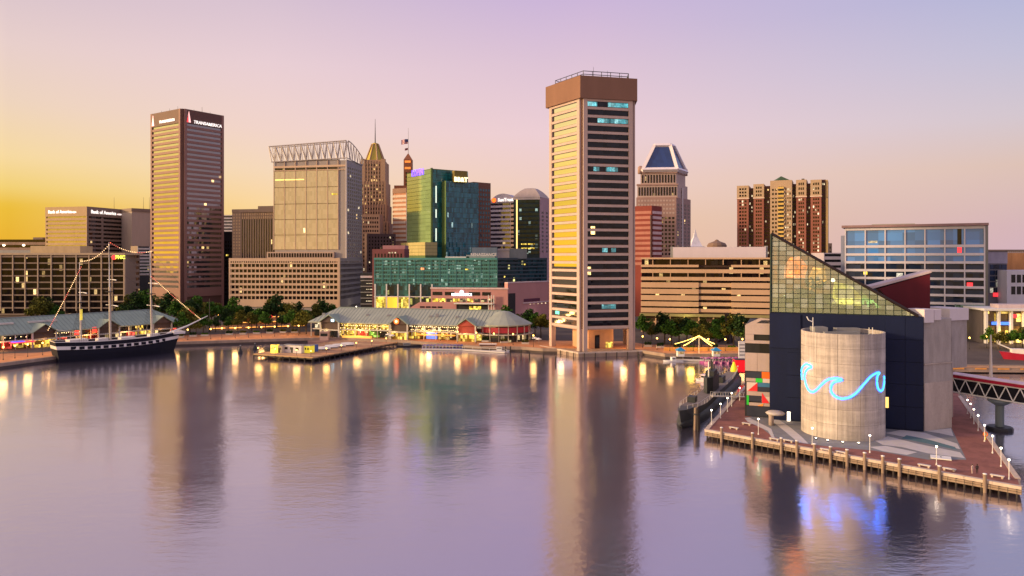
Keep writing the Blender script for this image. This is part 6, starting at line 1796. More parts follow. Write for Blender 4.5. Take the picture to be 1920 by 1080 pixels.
# ------------------------------------------------------------------ submarine
bw = at(1277, 184.5)
sbM = Mloc(bw.x, bw.y, 0, math.atan2(ED.y, ED.x))
sub = thing("submarine", "dark grey museum submarine moored beside the aquarium pier", "submarine", (bw.x + ED.x * 45, bw.y + ED.y * 45, 0))
subm = solid("submarine_grey", (.045, .05, .055), .5, .2, var=.3, scale=.4)
subdeck = solid("submarine_deck", (.20, .165, .155), .8, var=.25, scale=.6)
SUBL = 94.0
def sr(t): return 4.1 * (min(1, (t / .16)) ** .55 if t < .16 else (1 - max(0, (t - .7) / .3) ** 2 * .8))
mb = MB(); n, m = 40, 14; v, f_ = [], []
for i in range(n + 1):
    t = max(i / n, .002); r_ = sr(t); zc_ = -.6 + 1.6 * max(0, (.2 - t) / .2)
    for k in range(m):
        a = math.pi * 2 * k / m
        v.append((SUBL * t - (1.5 * max(0, math.sin(a)) if i == 0 else 0), r_ * math.cos(a), zc_ + r_ * .75 * math.sin(a)))
for i in range(n):
    for k in range(m): f_.append((i * m + k, (i + 1) * m + k, (i + 1) * m + (k + 1) % m, i * m + (k + 1) % m))
f_ += [tuple(range(m)), tuple(range((n + 1) * m - 1, n * m - 1, -1))]
mb.add(v, f_).build("hull", subm, sub, True, M=sbM)
def dw(t): return 2.7 * min(1, t / .14) ** .6 * (1 - .75 * max(0, (t - .7) / .3))
def dzf(t): return 3.0 + 1.6 * max(0, (.22 - t) / .22)
mb = MB(); v = []
for i in range(n + 1):
    t = .01 + .96 * i / n
    v += [(SUBL * t, dw(t), 1.3), (SUBL * t, dw(t) * .92, dzf(t)), (SUBL * t, -dw(t) * .92, dzf(t)), (SUBL * t, -dw(t), 1.3)]
mb.add(v, [(i * 4 + k, i * 4 + k + 1, i * 4 + k + 5, i * 4 + k + 4) for i in range(n) for k in (0, 2)] + [(0, 3, 2, 1)]).build("casing", subm, sub, M=sbM)
mb = MB(); mb.add([(x, y, z + .02) for i in range(n + 1) for (x, y, z) in (v[i * 4 + 1], v[i * 4 + 2])], [(2 * i, 2 * i + 1, 2 * i + 3, 2 * i + 2) for i in range(n)]).build("deck", subdeck, sub, M=sbM)
# bow stem
MB().add([(-2.2, 0, 4.9), (.6, 1.0, 4.6), (.6, -1.0, 4.6), (1.0, 0, -.5), (8, 2.2, 4.2), (8, -2.2, 4.2), (8, 2.6, .5), (8, -2.6, .5)], [(0, 1, 4, 5, 2), (0, 3, 6, 4, 1), (0, 2, 5, 7, 3), (3, 7, 6)]).build("bow_stem", subm, sub, M=sbM)
# sail
sl = [(34, 0), (36, 1.35), (46, 1.35), (50, .2), (50, -.2), (46, -1.35), (36, -1.35)]
so = MB().prism(sl, 3.0, 7.6).build("sail", subm, sub, M=sbM)
MB().prism([(38, 1.2), (44, 1.2), (44, -1.2), (38, -1.2)], 7.6, 9.0).build("bridge", subm, so, M=sbM)
for x, z1, r_, mt in ((36.6, 12.0, .2, white_paint), (40.5, 12.2, .26, subm), (43, 11.2, .22, subm), (45.5, 10.2, .16, dark_metal)):
    MB().tube([(x, 0, 7.5), (x, 0, z1)], r_, 8, M=sbM).build("periscope", mt, so)
MB().box(12, 15, -1, 1, 4.3, 5.8, sbM).build("hatch_house", subm, sub); MB().box(55, 60, -1, 1, 3.0, 4.8, sbM).build("deck_gun_mount", subm, sub)
MB().tube([(57, 0, 4.9), (51, 0, 5.6)], .22, 8, M=sbM).build("deck_gun", subm, sub)
mb = MB()
for s_ in (-1, 1):
    for i in range(24):
        t = .03 + i * .039; x = SUBL * t
        if 33 < x < 51: continue
        mb.tube([(x, s_ * dw(t) * .9, dzf(t)), (x, s_ * dw(t) * .9, dzf(t) + 1)], .035, 4)
    for a, b in ((3, 33), (51, 86)):
        mb.tube([(a, s_ * dw(a / SUBL) * .9, dzf(a / SUBL) + 1), (10 if a == 3 else 70, s_ * dw(.16) * .9, dzf((10 if a == 3 else 70) / SUBL) + 1), (b, s_ * dw(b / SUBL) * .9, 4.0)], .035, 4)
mb.build("railing", white_paint, sub, M=sbM)
gng = thing("gangway", "white railed gangway from the brick pier to the submarine's deck", "gangway", tuple(G(1375, 742)))
ga, gbp = sbM @ Vector((30, -2, 3.3)), sbM @ Vector((38, -12, 2.6))
f_ = Face((ga.x, ga.y), (gbp.x, gbp.y))
MB().add([Vector((ga.x, ga.y, 3.3)) + Vector((f_.n.x, f_.n.y, 0)) * s_ * .7 for s_ in (1, -1)] + [Vector((gbp.x, gbp.y, 2.5)) + Vector((f_.n.x, f_.n.y, 0)) * s_ * .7 for s_ in (1, -1)] + [Vector((ga.x, ga.y, 3.1)) + Vector((f_.n.x, f_.n.y, 0)) * s_ * .7 for s_ in (1, -1)] + [Vector((gbp.x, gbp.y, 2.3)) + Vector((f_.n.x, f_.n.y, 0)) * s_ * .7 for s_ in (1, -1)],
         [(0, 1, 3, 2), (4, 6, 7, 5), (0, 2, 6, 4), (1, 5, 7, 3), (0, 4, 5, 1), (2, 3, 7, 6)]).build("walkway", pave_white, gng)
for s_ in (1, -1):
    nn = Vector((f_.n.x, f_.n.y, 0)) * s_ * .68
    mb = MB(); mb.tube([ga + nn + Vector((0, 0, 1)), gbp + nn + Vector((0, 0, 1))], .05, 5)
    for i in range(9):
        p = ga.lerp(gbp, i / 8) + nn; mb.tube([p, p + Vector((0, 0, 1))], .04, 4)
    mb.build("handrail", white_paint, gng)
# mooring dolphin by the bow
p = G(1306, 806, 0)
md = thing("mooring_dolphin", "cluster of tarred timber piles in the water by the submarine's bow", "piling", (p.x, p.y, 0))
for k in range(5):
    a = R(72) * k; MB().tube([(p.x + math.cos(a) * .7, p.y + math.sin(a) * .7, -2.5), (p.x + math.cos(a) * .4, p.y + math.sin(a) * .4, 5.2 + .3 * (k % 2))], .3, 8).build("pile", timber if k % 2 else timber_dark, md)
MB().lathe([(.85, 3.7), (.85, 4.1)], 12, Mloc(p.x, p.y, 0)).build("binding", dark_metal, md)

# ------------------------------------------------------------------ footbridge to the next pier
BA, BB = at(1775, 194), at(2080, 160)
fB_ = Face(BA, BB)
fbz0, fbz1 = 7.6, 11.4
br = thing("footbridge", "red roofed steel truss footbridge leaving the aquarium over the water", "footbridge", (*at(1868, 182), 0))
redm = solid("bridge_red", (.42, .02, .05), .5)
for d in (0, -3.4):
    fB_.box(br, "top_chord", 0, fB_.L, fbz1 - .3, fbz1, d - .15, d + .15, white_paint)
    fB_.box(br, "bottom_chord", 0, fB_.L, fbz0, fbz0 + .3, d - .15, d + .15, white_paint)
    n = int(fB_.L / 3.3)
    for i in range(n):
        u0 = fB_.L * i / n; u1_ = fB_.L * (i + 1) / n; um = (u0 + u1_) / 2
        MB().bar(fB_.pt(u0, fbz0 + .2, d), fB_.pt(um, fbz1 - .2, d), .2).build("diagonal", white_paint, br)
        MB().bar(fB_.pt(um, fbz1 - .2, d), fB_.pt(u1_, fbz0 + .2, d), .2).build("diagonal", white_paint, br)
fB_.box(br, "deck", 0, fB_.L, fbz0 - .1, fbz0 + .25, -3.2, -.2, dark_metal)
fB_.box(br, "glazing", 0, fB_.L, fbz0 + .3, fbz1 - .3, -3.2, -.3, glass("bridge_glass", (.015, .015, .02), 1.5))
fB_.box(br, "roof", -.3, fB_.L, fbz1 + .02, fbz1 + .75, -3.7, .35, redm)
fB_.box(br, "roof_edge", -.3, fB_.L, fbz1 + .76, fbz1 + .9, -3.8, .4, solid("pink_edge", (.7, .5, .52), .5))
u_ = fB_.upx(1866); pc_ = fB_.pt(u_, 0, -1.7)
colm = solid("bridge_pier", (.14, .17, .19), .7)
MB().lathe([(2.9, -2), (2.9, .5), (2.7, .9)], 12, Mloc(pc_.x, pc_.y, 0)).build("footing", dark_metal, br)
MB().lathe([(.95, .8), (.95, fbz0 - 1.6), (2.6, fbz0 - .6), (2.6, fbz0 - .12)], 12, Mloc(pc_.x, pc_.y, 0)).build("support_column", colm, br)
u_ = fB_.upx(1838); pm = fB_.pt(u_, 0, -4.0)
MB().tube([(pm.x, pm.y, fbz0), (pm.x, pm.y, gz(628, pm.y))], .5, 10, .18).build("mast", solid("mast_cream", (.6, .54, .48), .5), br)

# far dock strip, red ship behind it
fD = Face((118, 277), (430, 258))
dk = MB().prism([tuple(fD.A), tuple(fD.B), tuple(fD.B - fD.n * 5), tuple(fD.A - fD.n * 5)], .4, 2.0).build("dock", quay_stone, kind="structure")
tag(dk, "narrow orange lit dock beyond the footbridge")
for i in range(14): fD.box(dk, "dock_plank", i * 12 + .05, i * 12 + 11.95, 2.0, 2.08, -5, .15, [deck_m[0], deck_m[1]][i % 2])
for i in range(9): fD.box(dk, "kerb", 20 + i * 8, 24 + i * 8, 1.4, 1.9, .01, .2, solid("kerb_orange_light", (.7, .32, .08), .8))  # orange lamp light put into the kerb colour
rsA, rsB = at(1882, 298), at(2060, 288)
rsM = Mloc(rsA.x, rsA.y, 0, math.atan2((rsB - rsA).y, (rsB - rsA).x))
rsL = (rsB - rsA).length
rsh = thing("red_lightship", "red hulled ship with a white deckhouse moored behind the far dock", "ship", (rsA.x + 12, rsA.y, 0))
mb = MB(); v = []; n = 12
for i in range(n + 1):
    t = i / n; b_ = 3.6 * min(1, (t + .02) / .3) ** .6; z = 5.0 - 1.2 * min(1, t / .4)
    v += [(rsL * t + 1.5 * (1 - min(1, t * 4)), b_ * .7, -1), (rsL * t - 1.5 * (1 - min(1, t * 4)), b_, z), (rsL * t - 1.5 * (1 - min(1, t * 4)), -b_, z), (rsL * t + 1.5 * (1 - min(1, t * 4)), -b_ * .7, -1)]
mb.add(v, [(i * 4 + k, i * 4 + k + 1, i * 4 + k + 5, i * 4 + k + 4) for i in range(n) for k in (0, 1, 2)] + [(0, 3, 2, 1)]).build("hull", solid("ship_red", (.35, .015, .04), .5), rsh, M=rsM)
MB().box(8, 20, -2.2, 2.2, 3.9, 7.2, rsM).build("deckhouse", white_paint, rsh); MB().box(10, 15, -1.8, 1.8, 7.2, 9.4, rsM).build("bridge", sign_red, rsh)
MB().box(2.5, 7, -1.5, 1.5, 4.2, 6.2, rsM).build("foredeck_house", white_paint, rsh)
MB().tube([(24, 0, 4), (24, 0, 20)], .3, 8, .15, M=rsM).build("mast", redm, rsh); MB().tube([(7, 0, 4), (-2, 0, 8)], .25, 6, M=rsM).build("boom", white_paint, rsh)

# ------------------------------------------------------------------ things on the timber pier
def crate(name, label, cat, px, py, sx_, sy_, sz_, mat, rz, roof=None, door=None, group=None, z=1.78):
    p = G(px, py, z)
    t = thing(name, label, cat, (p.x, p.y, z), group, rz)
    M_ = W[t]
    MB().box(-sx_ / 2, sx_ / 2, -sy_ / 2, sy_ / 2, 0, sz_).build("body", mat, t, M=M_)
    if roof: MB().box(-sx_ / 2 - .12, sx_ / 2 + .12, -sy_ / 2 - .12, sy_ / 2 + .12, sz_, sz_ + .16).build("roof", roof, t, M=M_)
    if door: MB().box(-.45, .45, -sy_ / 2 - .05, -sy_ / 2 - .01, .1, min(2.0, sz_ - .2)).build("door", door, t, M=M_)
    for i in range(3):
        MB().box(-sx_ * .4 + i * sx_ * .3, -sx_ * .4 + i * sx_ * .3 + sx_ * .16, -sy_ / 2 - .04, -sy_ / 2 - .01, sz_ * .45, sz_ * .75).build("window", pav_glass, t, M=M_)
    return t
arz = math.atan2((B - A).y, (B - A).x)
crate("white_cabin", "long white dock cabin with a yellow lit end on the timber pier", "cabin", 552, 661, 9.5, 3.2, 3.2, solid("cabin_white", (.62, .58, .6), .6), arz, grey_metal, dark_metal)
crate("yellow_cabin", "yellow glowing cabin next to the long white cabin on the timber pier", "cabin", 577.5, 661, 4.4, 3.2, 3.0, emit("cabin_yellow_glow", (.62, .55, .04), .55), arz, grey_metal)  # cabin walls glow by themselves, light put into the yellow
crate("blue_container", "narrow blue container standing at the end of the pier cabins", "container", 590, 659, 1.6, 3, 2.9, solid("container_blue", (.05, .12, .4), .5), arz)
crate("cream_booth", "small cream booth with a yellow lit front near the pier's tip", "booth", 527, 661, 3.0, 2.6, 3.0, solid("booth_cream", (.6, .52, .42), .6), arz, grey_metal, dark_metal)
crate("gold_booth", "tall golden lit booth at the tip of the timber pier", "booth", 515.5, 661.5, 2.6, 2.4, 3.6, emit("booth_gold", (1, .7, .08), 1.1), arz, dark_metal)
for i, (px, py) in enumerate(((607, 656.5), (622, 653), (636, 651), (652, 648.5))):
    p = G(px, py, 1.78); t = thing("covered_dinghy", "white tarpaulin covered dinghy laid up on the timber pier, %s from the blue container" % ORD[i], "dinghy", (p.x, p.y, 1.78), "covered dinghies on the pier", arz + .5)
    mb = MB(); v = []; n = 8
    for k in range(n + 1):
        s_ = k / n; b_ = 1.0 * math.sin(math.pi * min(1, .12 + s_ * .88)) ** .5
        v += [(6 * s_ - 3, -b_, .5), (6 * s_ - 3, 0, 1.5 + .2 * math.sin(3 * s_)), (6 * s_ - 3, b_, .5)]
    mb.add(v, [(k * 3 + j, k * 3 + j + 1, k * 3 + j + 4, k * 3 + j + 3) for k in range(n) for j in (0, 1)] + [(0, 2, 1), (n * 3, n * 3 + 1, n * 3 + 2)]).build("cover", white_paint, t, M=W[t])
    mb = MB(); mb.add([(x * .96, y * .9 if y else 0, 0 if not y else .5) if True else 0 for x, y, z in v], [(k * 3 + j, k * 3 + j + 3, k * 3 + j + 4, k * 3 + j + 1) for k in range(n) for j in (0, 1)]).build("hull", grey_metal, t, M=W[t])
# excursion boat moored behind the pier
def small_boat(name, label, px, py, L_, w_, rz, hullm, cabm, cab=(.25, .7, 2.2), group=None, cat="boat", awn=None):
    p = G(px, py, 0); t = thing(name, label, cat, (p.x, p.y, 0), group, rz); M_ = W[t]
    mb = MB(); v = []; n = 10
    for k in range(n + 1):
        s_ = k / n; b_ = w_ / 2 * (1 if s_ < .55 else (1 - ((s_ - .55) / .45) ** 2.2)); z = .1 * L_ * (.55 + .35 * s_ * s_)
        v += [(L_ * (s_ - .5), b_ * .8, -.3), (L_ * (s_ - .5) + (.05 * L_ * s_), b_, z), (L_ * (s_ - .5) + (.05 * L_ * s_), -b_, z), (L_ * (s_ - .5), -b_ * .8, -.3)]
    mb.add(v, [(k * 4 + j, k * 4 + j + 1, k * 4 + j + 5, k * 4 + j + 4) for k in range(n) for j in (0, 1, 2)] + [(0, 3, 2, 1)]).build("hull", hullm, t, M=M_)
    zd = .06 * L_
    if cab:
        MB().box(L_ * (cab[0] - .5), L_ * (cab[1] - .5), -w_ * .36, w_ * .36, zd, zd + cab[2]).build("cabin", cabm, t, M=M_)
        MB().box(L_ * (cab[0] - .48), L_ * (cab[1] - .52), -w_ * .365, w_ * .365, zd + cab[2] * .5, zd + cab[2] * .85).build("window", g_dark, t, M=M_)
        MB().box(L_ * (cab[0] - .52), L_ * (cab[1] - .48), -w_ * .42, w_ * .42, zd + cab[2], zd + cab[2] + .15).build("cabin_roof", awn or cabm, t, M=M_)
    return t
small_boat("excursion_boat", "pinkish brown tour boat with a tall wheelhouse behind the timber pier", 607, 641, 15, 5, arz + .35, solid("boat_pink", (.36, .22, .2), .6), solid("boat_house_pink", (.42, .28, .26), .6), (.4, .68, 4.2))
small_boat("water_taxi", "white covered water taxi tied up between the pavilion and the pentagonal tower", 917, 656, 11, 3.4, -.1, white_paint, solid("taxi_rose", (.4, .25, .27), .6), (.1, .8, 2.0), awn=white_paint)
small_boat("launch", "white open launch lying at the end of the floating dock beside the water taxi", 938, 659, 8, 2.6, -.15, white_paint, white_paint, (.3, .6, 1.4))
small_boat("dark_launch", "long dark launch moored below the timber pier's landward end", 765, 650, 11, 2.6, .1, dark_metal, grey_metal, (.3, .6, 1.0))
small_boat("cream_motorboat", "cream motor yacht moored outside the submarine", 1327, 716, 8.5, 3.0, 2.4, solid("yacht_cream", (.62, .54, .54), .5), solid("yacht_cabin", (.6, .5, .55), .5), (.3, .75, 1.8))
small_boat("white_speedboat", "small white speedboat at the end of the paddle boat dock", 1262, 678, 8, 2.6, 3.3, white_paint, white_paint, (.4, .6, 1.2))
# floating docks
def fdock(label, pts, w_=2.2, z=.7):
    a, b = G(*pts[0], z), G(*pts[1], z)
    f_ = Face(a, b); t = thing("floating_dock", label, "dock", (a.x, a.y, 0))
    n = max(2, int(f_.L / 4))
    for i in range(n): f_.box(t, "pontoon", f_.L * i / n + .04, f_.L * (i + 1) / n - .04, .1, z, -w_, 0, pave_white)
    mb = MB()
    for i in range(n + 1): mb.tube([f_.pt(f_.L * i / n, z, -w_), f_.pt(f_.L * i / n, z + 1, -w_)], .05, 4)
    mb.tube([f_.pt(0, z + 1, -w_), f_.pt(f_.L, z + 1, -w_)], .05, 4).build("railing", white_paint, t)
    return f_, t
fd1, t_ = fdock("white floating dock with small boats in front of the rounded pavilion end", ((866, 655), (946, 660)))
fd2, t_ = fdock("white floating dock of the paddle boats beside the lit kiosks", ((1262, 674), (1338, 676)))
fd3, t_ = fdock("dark floating dock lined with coloured paddle boats below the pavilion", ((790, 654), (866, 655)))
def paddle_boat(px, py, cm, label, group, rz):
    p = G(px, py, 0); t = thing("paddle_boat", label, "paddle boat", (p.x, p.y, 0), group, rz); M_ = W[t]
    mb = MB(); v = []; n = 6
    for k in range(n + 1):
        s_ = k / n; b_ = .75 * (1 - max(0, (s_ - .5) / .5) ** 2.5); v += [(3 * s_ - 1.5, b_, -.1), (3 * s_ - 1.5, b_ * 1.1, .6 + .25 * s_), (3 * s_ - 1.5, -b_ * 1.1, .6 + .25 * s_), (3 * s_ - 1.5, -b_, -.1)]
    mb.add(v, [(k * 4 + j, k * 4 + j + 1, k * 4 + j + 5, k * 4 + j + 4) for k in range(n) for j in (0, 1, 2)] + [(0, 3, 2, 1)]).build("hull", cm, t, M=M_)
    mb = MB()
    for x in (-1.1, .6):
        for y in (-.65, .65): mb.tube([(x, y, .6), (x, y, 2.0)], .04, 4)
    mb.build("canopy_frame", white_paint, t, M=M_)
    MB().add([(-1.4, -.8, 2.0), (.9, -.8, 2.0), (.9, .8, 2.0), (-1.4, .8, 2.0), (-1.2, 0, 2.35), (.7, 0, 2.35)], [(0, 1, 5, 4), (2, 3, 4, 5), (1, 2, 5), (3, 0, 4), (0, 3, 2, 1)]).build("canopy", cm, t, M=M_)
    MB().tube([(1.4, 0, .7), (1.6, 0, 1.5), (1.9, 0, 1.6)], .16, 6, .1).build("figurehead", cm, t, M=M_)
pcol = [solid("paddle_violet", (.16, .08, .34), .5), solid("paddle_blue", (.05, .1, .4), .5), solid("paddle_plum", (.3, .06, .24), .5), solid("paddle_rose", (.5, .2, .35), .5)]
for i in range(12):
    paddle_boat(795 + i * 6.4, 655.5, pcol[(i * 7) % 2], "%s canopied paddle boat in the row below the pavilion, %s from the timber pier" % (["violet", "blue"][(i * 7) % 2], ORD[i]), "paddle boats below the pavilion", R(-100))
for i in range(11):
    paddle_boat(1318 + i * 6.4, 680.5 + (i % 2), pcol[2 + i % 2], "%s paddle boat in the row by the submarine, %s from the lamp tent" % (["plum", "rose"][i % 2], ORD[i]), "paddle boats beside the submarine", R(-80))
# kiosks with blue roofs, lamp tent
for i, px in enumerate((1278, 1345)):
    p = G(px, 669, LZ)
    t = thing("ticket_kiosk", "white kiosk with a bright blue canopy, the %s the pentagonal tower" % ("one nearer" if i == 0 else "one farther from"), "kiosk", (p.x, p.y, LZ), "dockside kiosks")
    p.y += 2
    MB().box(p.x - 1.4, p.x + 1.4, p.y - 1.2, p.y + 1.2, LZ, LZ + 2.2).build("booth", white_paint, t)
    MB().box(p.x - 1.1, p.x + 1.1, p.y - 1.25, p.y - 1.21, LZ + 1.0, LZ + 1.9).build("hatch", lit_warm, t)
    MB().prism([(p.x - 2, p.y - 1.8), (p.x + 2, p.y - 1.8), (p.x + 2, p.y + 1.8), (p.x - 2, p.y + 1.8)], LZ + 2.4, LZ + 3.6, top=[(p.x - .3, p.y - .3), (p.x + .3, p.y - .3), (p.x + .3, p.y + .3), (p.x - .3, p.y + .3)]).build("canopy", solid("canopy_cyan", (.03, .25, .5), .6), t)
pa, pb_, pm_ = G(1285, 664), G(1338, 664), G(1314, 664)
tn = thing("lamp_tent", "golden lamp strings spread like a tent from one pole on the quay", "string lights", (pm_.x, pm_.y + 3, LZ))
top = Vector((pm_.x, pm_.y + 3, LZ + 7.4))
MB().tube([(pm_.x, pm_.y + 3, LZ), tuple(top)], .12, 6).build("pole", white_paint, tn)
for e in (pa, pb_, pa + Vector((-2, 7)), pb_ + Vector((3, 7))):
    ev = Vector((e.x, e.y + 3, LZ + 3.2)); mb = MB()
    for q in sag(top, ev, .25, 20): mb.lathe([(.03, -.16), (.2, 0), (.03, .16)], 6, Matrix.Translation(q))
    mb.build("bulb", emit("tent_bulb", (1, .62, .12), 7), tn, kind="stuff")
lamp(tn, (top.x - 4, top.y - 2, LZ + 4), 900, (1, .55, .08), .5); lamp(tn, (top.x + 5, top.y - 2, LZ + 4), 900, (1, .55, .08), .5)
# lit promenade wall behind the paddle boats
fq = Face(G(1250, 661), G(1425, 661)).offset(-6)
pwl = thing("lit_parapet", "low golden lit parapet wall along the quay behind the paddle boats", "wall", (*fq.A, LZ))
for i in range(8): fq.box(pwl, "wall_segment", fq.L * i / 8 + .05, fq.L * (i + 1) / 8 - .05, LZ, LZ + 1.5, -.4, 0, solid("parapet_amber", (.62, .33, .1), .8))
# red kiosk and yellow buoy at the pier root, white information board
p = at(1386, 262)
t = thing("red_kiosk", "bright red box kiosk beside the beige aquarium wing", "kiosk", (p.x, p.y, LZ))
MB().box(p.x - 1.8, p.x + 1.8, p.y - 1.5, p.y + 1.5, LZ + .3, LZ + 4.6).build("body", emit("kiosk_red", (.85, .01, .02), .5), t)  # kiosk body shines by itself, light put into its red
MB().box(p.x - 2.0, p.x + 2.0, p.y - 1.7, p.y + 1.7, LZ, LZ + .3).build("base", dark_metal, t); MB().box(p.x - 1.9, p.x + 1.9, p.y - 1.6, p.y + 1.6, LZ + 4.6, LZ + 4.8).build("roof", dark_metal, t)
MB().box(p.x - 1.2, p.x - .7, p.y - 1.56, p.y - 1.5, LZ + 2.2, LZ + 2.7).build("notice", white_paint, t)
p = at(1391, 285)
t = thing("notice_tower", "tall white notice board standing behind the red kiosk", "sign", (p.x, p.y, LZ))
MB().box(p.x - 1.3, p.x + 1.3, p.y - .2, p.y + .2, LZ + 2, LZ + 8.5).build("board", white_paint, t)
for s_ in (-1, 1): MB().box(p.x + s_ * 1.0 - .1, p.x + s_ * 1.0 + .1, p.y - .15, p.y + .15, LZ, LZ + 2).build("post", grey_metal, t)
for k in range(4): MB().box(p.x - 1.0, p.x + 1.0, p.y - .24, p.y - .2, LZ + 3 + k * 1.3, LZ + 3.5 + k * 1.3).build("notice", grey_metal, t)
p = at(1376, 258)
t = thing("yellow_buoy", "tall yellow buoy displayed on the pier between submarine and red kiosk", "buoy", (p.x, p.y, LZ))
yb = emit("buoy_yellow", (.75, .62, .02), .35)  # yellow with a glow of its own, no lamp inside
MB().lathe([(.9, LZ), (1.15, LZ + .6), (1.1, LZ + 2.0), (.5, LZ + 3.6), (.25, LZ + 4.4)], 12, Mloc(p.x, p.y, 0)).build("float", yb, t, True)
MB().lathe([(.3, LZ + 4.4), (.3, LZ + 4.8), (.05, LZ + 5.0)], 8, Mloc(p.x, p.y, 0)).build("lantern", dark_metal, t)
# crossed steel beams on the quay
p = at(1366, 352)
t = thing("steel_sculpture", "tall sculpture of dark crossed steel beams in front of the banded block", "sculpture", (p.x, p.y, LZ))
rust = solid("dark_steel", (.05, .035, .035), .6)
for a, b, w_ in (((1367, 352, 655), (1363, 352, 588), 1.6), ((1338, 350, 646), (1364, 352, 604), .9), ((1372, 356, 655), (1366, 353, 600), 1.2), ((1345, 358, 650), (1370, 354, 626), .9)):
    MB().bar(Vector((gx(a[0], a[1]), a[1], max(LZ, gz(a[2], a[1])))), Vector((gx(b[0], b[1]), b[1], gz(b[2], b[1]))), w_).build("beam", rust, t)

# ------------------------------------------------------------------ bits in the water
for i, (px, py) in enumerate(((977, 667), (992.5, 671.5), (1019, 677), (1042, 681), (1198, 676), (948, 661), (957, 661))):
    p = G(px, py, 0); t = thing("mooring_pile", "dark timber pile in the water by the pentagonal tower, %s from the water taxi" % ORD[(2, 3, 4, 5, 6, 0, 1)[i]], "piling", (p.x, p.y, 0), "piles by the tower")
    MB().lathe([(.3, -2), (.28, 2.6), (.1, 2.8)], 8, Mloc(p.x, p.y, 0)).build("shaft", timber_dark, t); MB().lathe([(.33, 2.0), (.33, 2.3)], 8, Mloc(p.x, p.y, 0)).build("collar", dark_metal, t)
for i, (px, py, h) in enumerate(((450.5, 662, 3.2), (478, 655, 2.6))):
    p = G(px, py, 0); t = thing("harbour_buoy", ["dark cone buoy floating off the timber pier's tip, the taller one", "dark low buoy floating close behind the timber pier's tip"][i], "buoy", (p.x, p.y, 0), None)
    MB().lathe([(.9, -.4), (1.1, .3), (.9, .8), (.35, h * .7), (.2, h)], 12, Mloc(p.x, p.y, 0)).build("float", dark_metal, t, True)
    MB().lathe([(.25, h), (.25, h + .3), (.05, h + .4)], 8, Mloc(p.x, p.y, 0)).build("lantern", grey_metal, t)

# ------------------------------------------------------------------ trees
leafs = [leaf_mat("dusk_leaf", (.045, .11, .014)), leaf_mat("dusk_leaf_warm", (.1, .1, .016)), leaf_mat("dusk_leaf_dark", (.02, .045, .012))]
bark = solid("bark", (.09, .065, .05), .9)
def tree_meshes(seed):
    r2 = random.Random(seed)
    tk = MB(); tk.tube([(0, 0, 0), (.05, 0, 1.5), (0, .1, 3.2)], .22, 7, .14)
    cl = []
    for k in range(6):
        a = R(60) * k + r2.random(); l = r2.uniform(1.2, 2.2); z = r2.uniform(3.6, 5.6)
        e = (math.cos(a) * l, math.sin(a) * l, z); tk.tube([(0, 0, 2.6 + r2.random()), e], .1, 5, .04); cl.append((e, r2.uniform(1.1, 1.7)))
    cl += [((r2.uniform(-.6, .6), r2.uniform(-.6, .6), z), r2.uniform(1.2, 1.7)) for z in (4.6, 5.8, 6.8)]
    cr = MB()
    for c_, r_ in cl:
        for _ in range(130):
            d = Vector((r2.gauss(0, 1), r2.gauss(0, 1), r2.gauss(0, 1))).normalized() * (r_ * r2.random() ** .35)
            p = Vector(c_) + Vector((d.x, d.y, d.z * .8))
            a = Vector((r2.gauss(0, 1), r2.gauss(0, 1), r2.gauss(0, 1))).normalized(); b_ = a.cross(Vector((r2.gauss(0, 1), r2.gauss(0, 1), r2.gauss(0, 1)))).normalized()
            k = r2.uniform(.16, .34); cr.quad(p - a * k - b_ * k * .6, p + a * k - b_ * k * .6, p + a * k * .7 + b_ * k * .6, p - a * k * .7 + b_ * k * .6)
    return tk, cr
tms = [tree_meshes(s_) for s_ in (3, 8, 21, 34)]
tmeshes = [[(tk.mesh("trunk", bark), cr.mesh("crown", lm)) for lm in leafs] for tk, cr in tms]
def tree(px, Y, s_, lab, grp, kind=0, v_=None):
    p = at(px, Y); v_ = rnd.randrange(4) if v_ is None else v_
    s_ *= (1.1 if px > 1190 else 1.4) * rnd.uniform(.75, 1.2)
    M_ = Matrix.Translation((p.x, p.y, LZ)) @ Matrix.Rotation(rnd.uniform(0, 6.3), 4, "Z") @ Matrix.Diagonal((s_ * rnd.uniform(.9, 1.15), s_ * rnd.uniform(.9, 1.15), s_, 1))
    t = tag(link("tree", None, None, Matrix.Translation((p.x, p.y, LZ))), lab, "tree", grp)
    link("trunk", tmeshes[v_][kind][0], t, M_); link("crown", tmeshes[v_][kind][1], t, M_)
spots = []
g1 = "trees in front of the striped podium"
for i, (px, Y, s_) in enumerate(((397, 430, 1.2), (409, 445, 1.4), (424, 425, 1.3), (438, 440, 1.4), (452, 430, 1.3), (467, 436, 1.35), (481, 428, 1.2), (503, 445, 1.3), (519, 432, 1.5), (533, 440, 1.7), (547, 425, 1.6), (561, 430, 1.5), (573, 412, 1.4), (590, 440, 1.3), (606, 452, 1.3), (622, 455, 1.2))):
    tree(px, Y, s_, "leafy dark tree before the striped podium, %s from the tall ship's bow" % ORD[i], g1, i % 3)
g6 = "trees round the terrace"
for i, (px, Y, s_) in enumerate(((343, 392, 1.0), (356, 398, 1.15), (368, 392, 1.1), (381, 400, 1.0), (404, 408, .9), (428, 412, 1.0), (446, 410, .8), (472, 414, .95), (498, 412, .9), (528, 410, 1.0), (549, 405, 1.1), (562, 398, 1.2), (574, 396, 1.1))):
    tree(px, Y, s_, "lamp-lit tree round the terrace steps, %s from the tall ship's bow" % ORD[i], g6, (0, 1, 1, 0, 2)[i % 5])
g2 = "trees by the brown tower and gridded block"
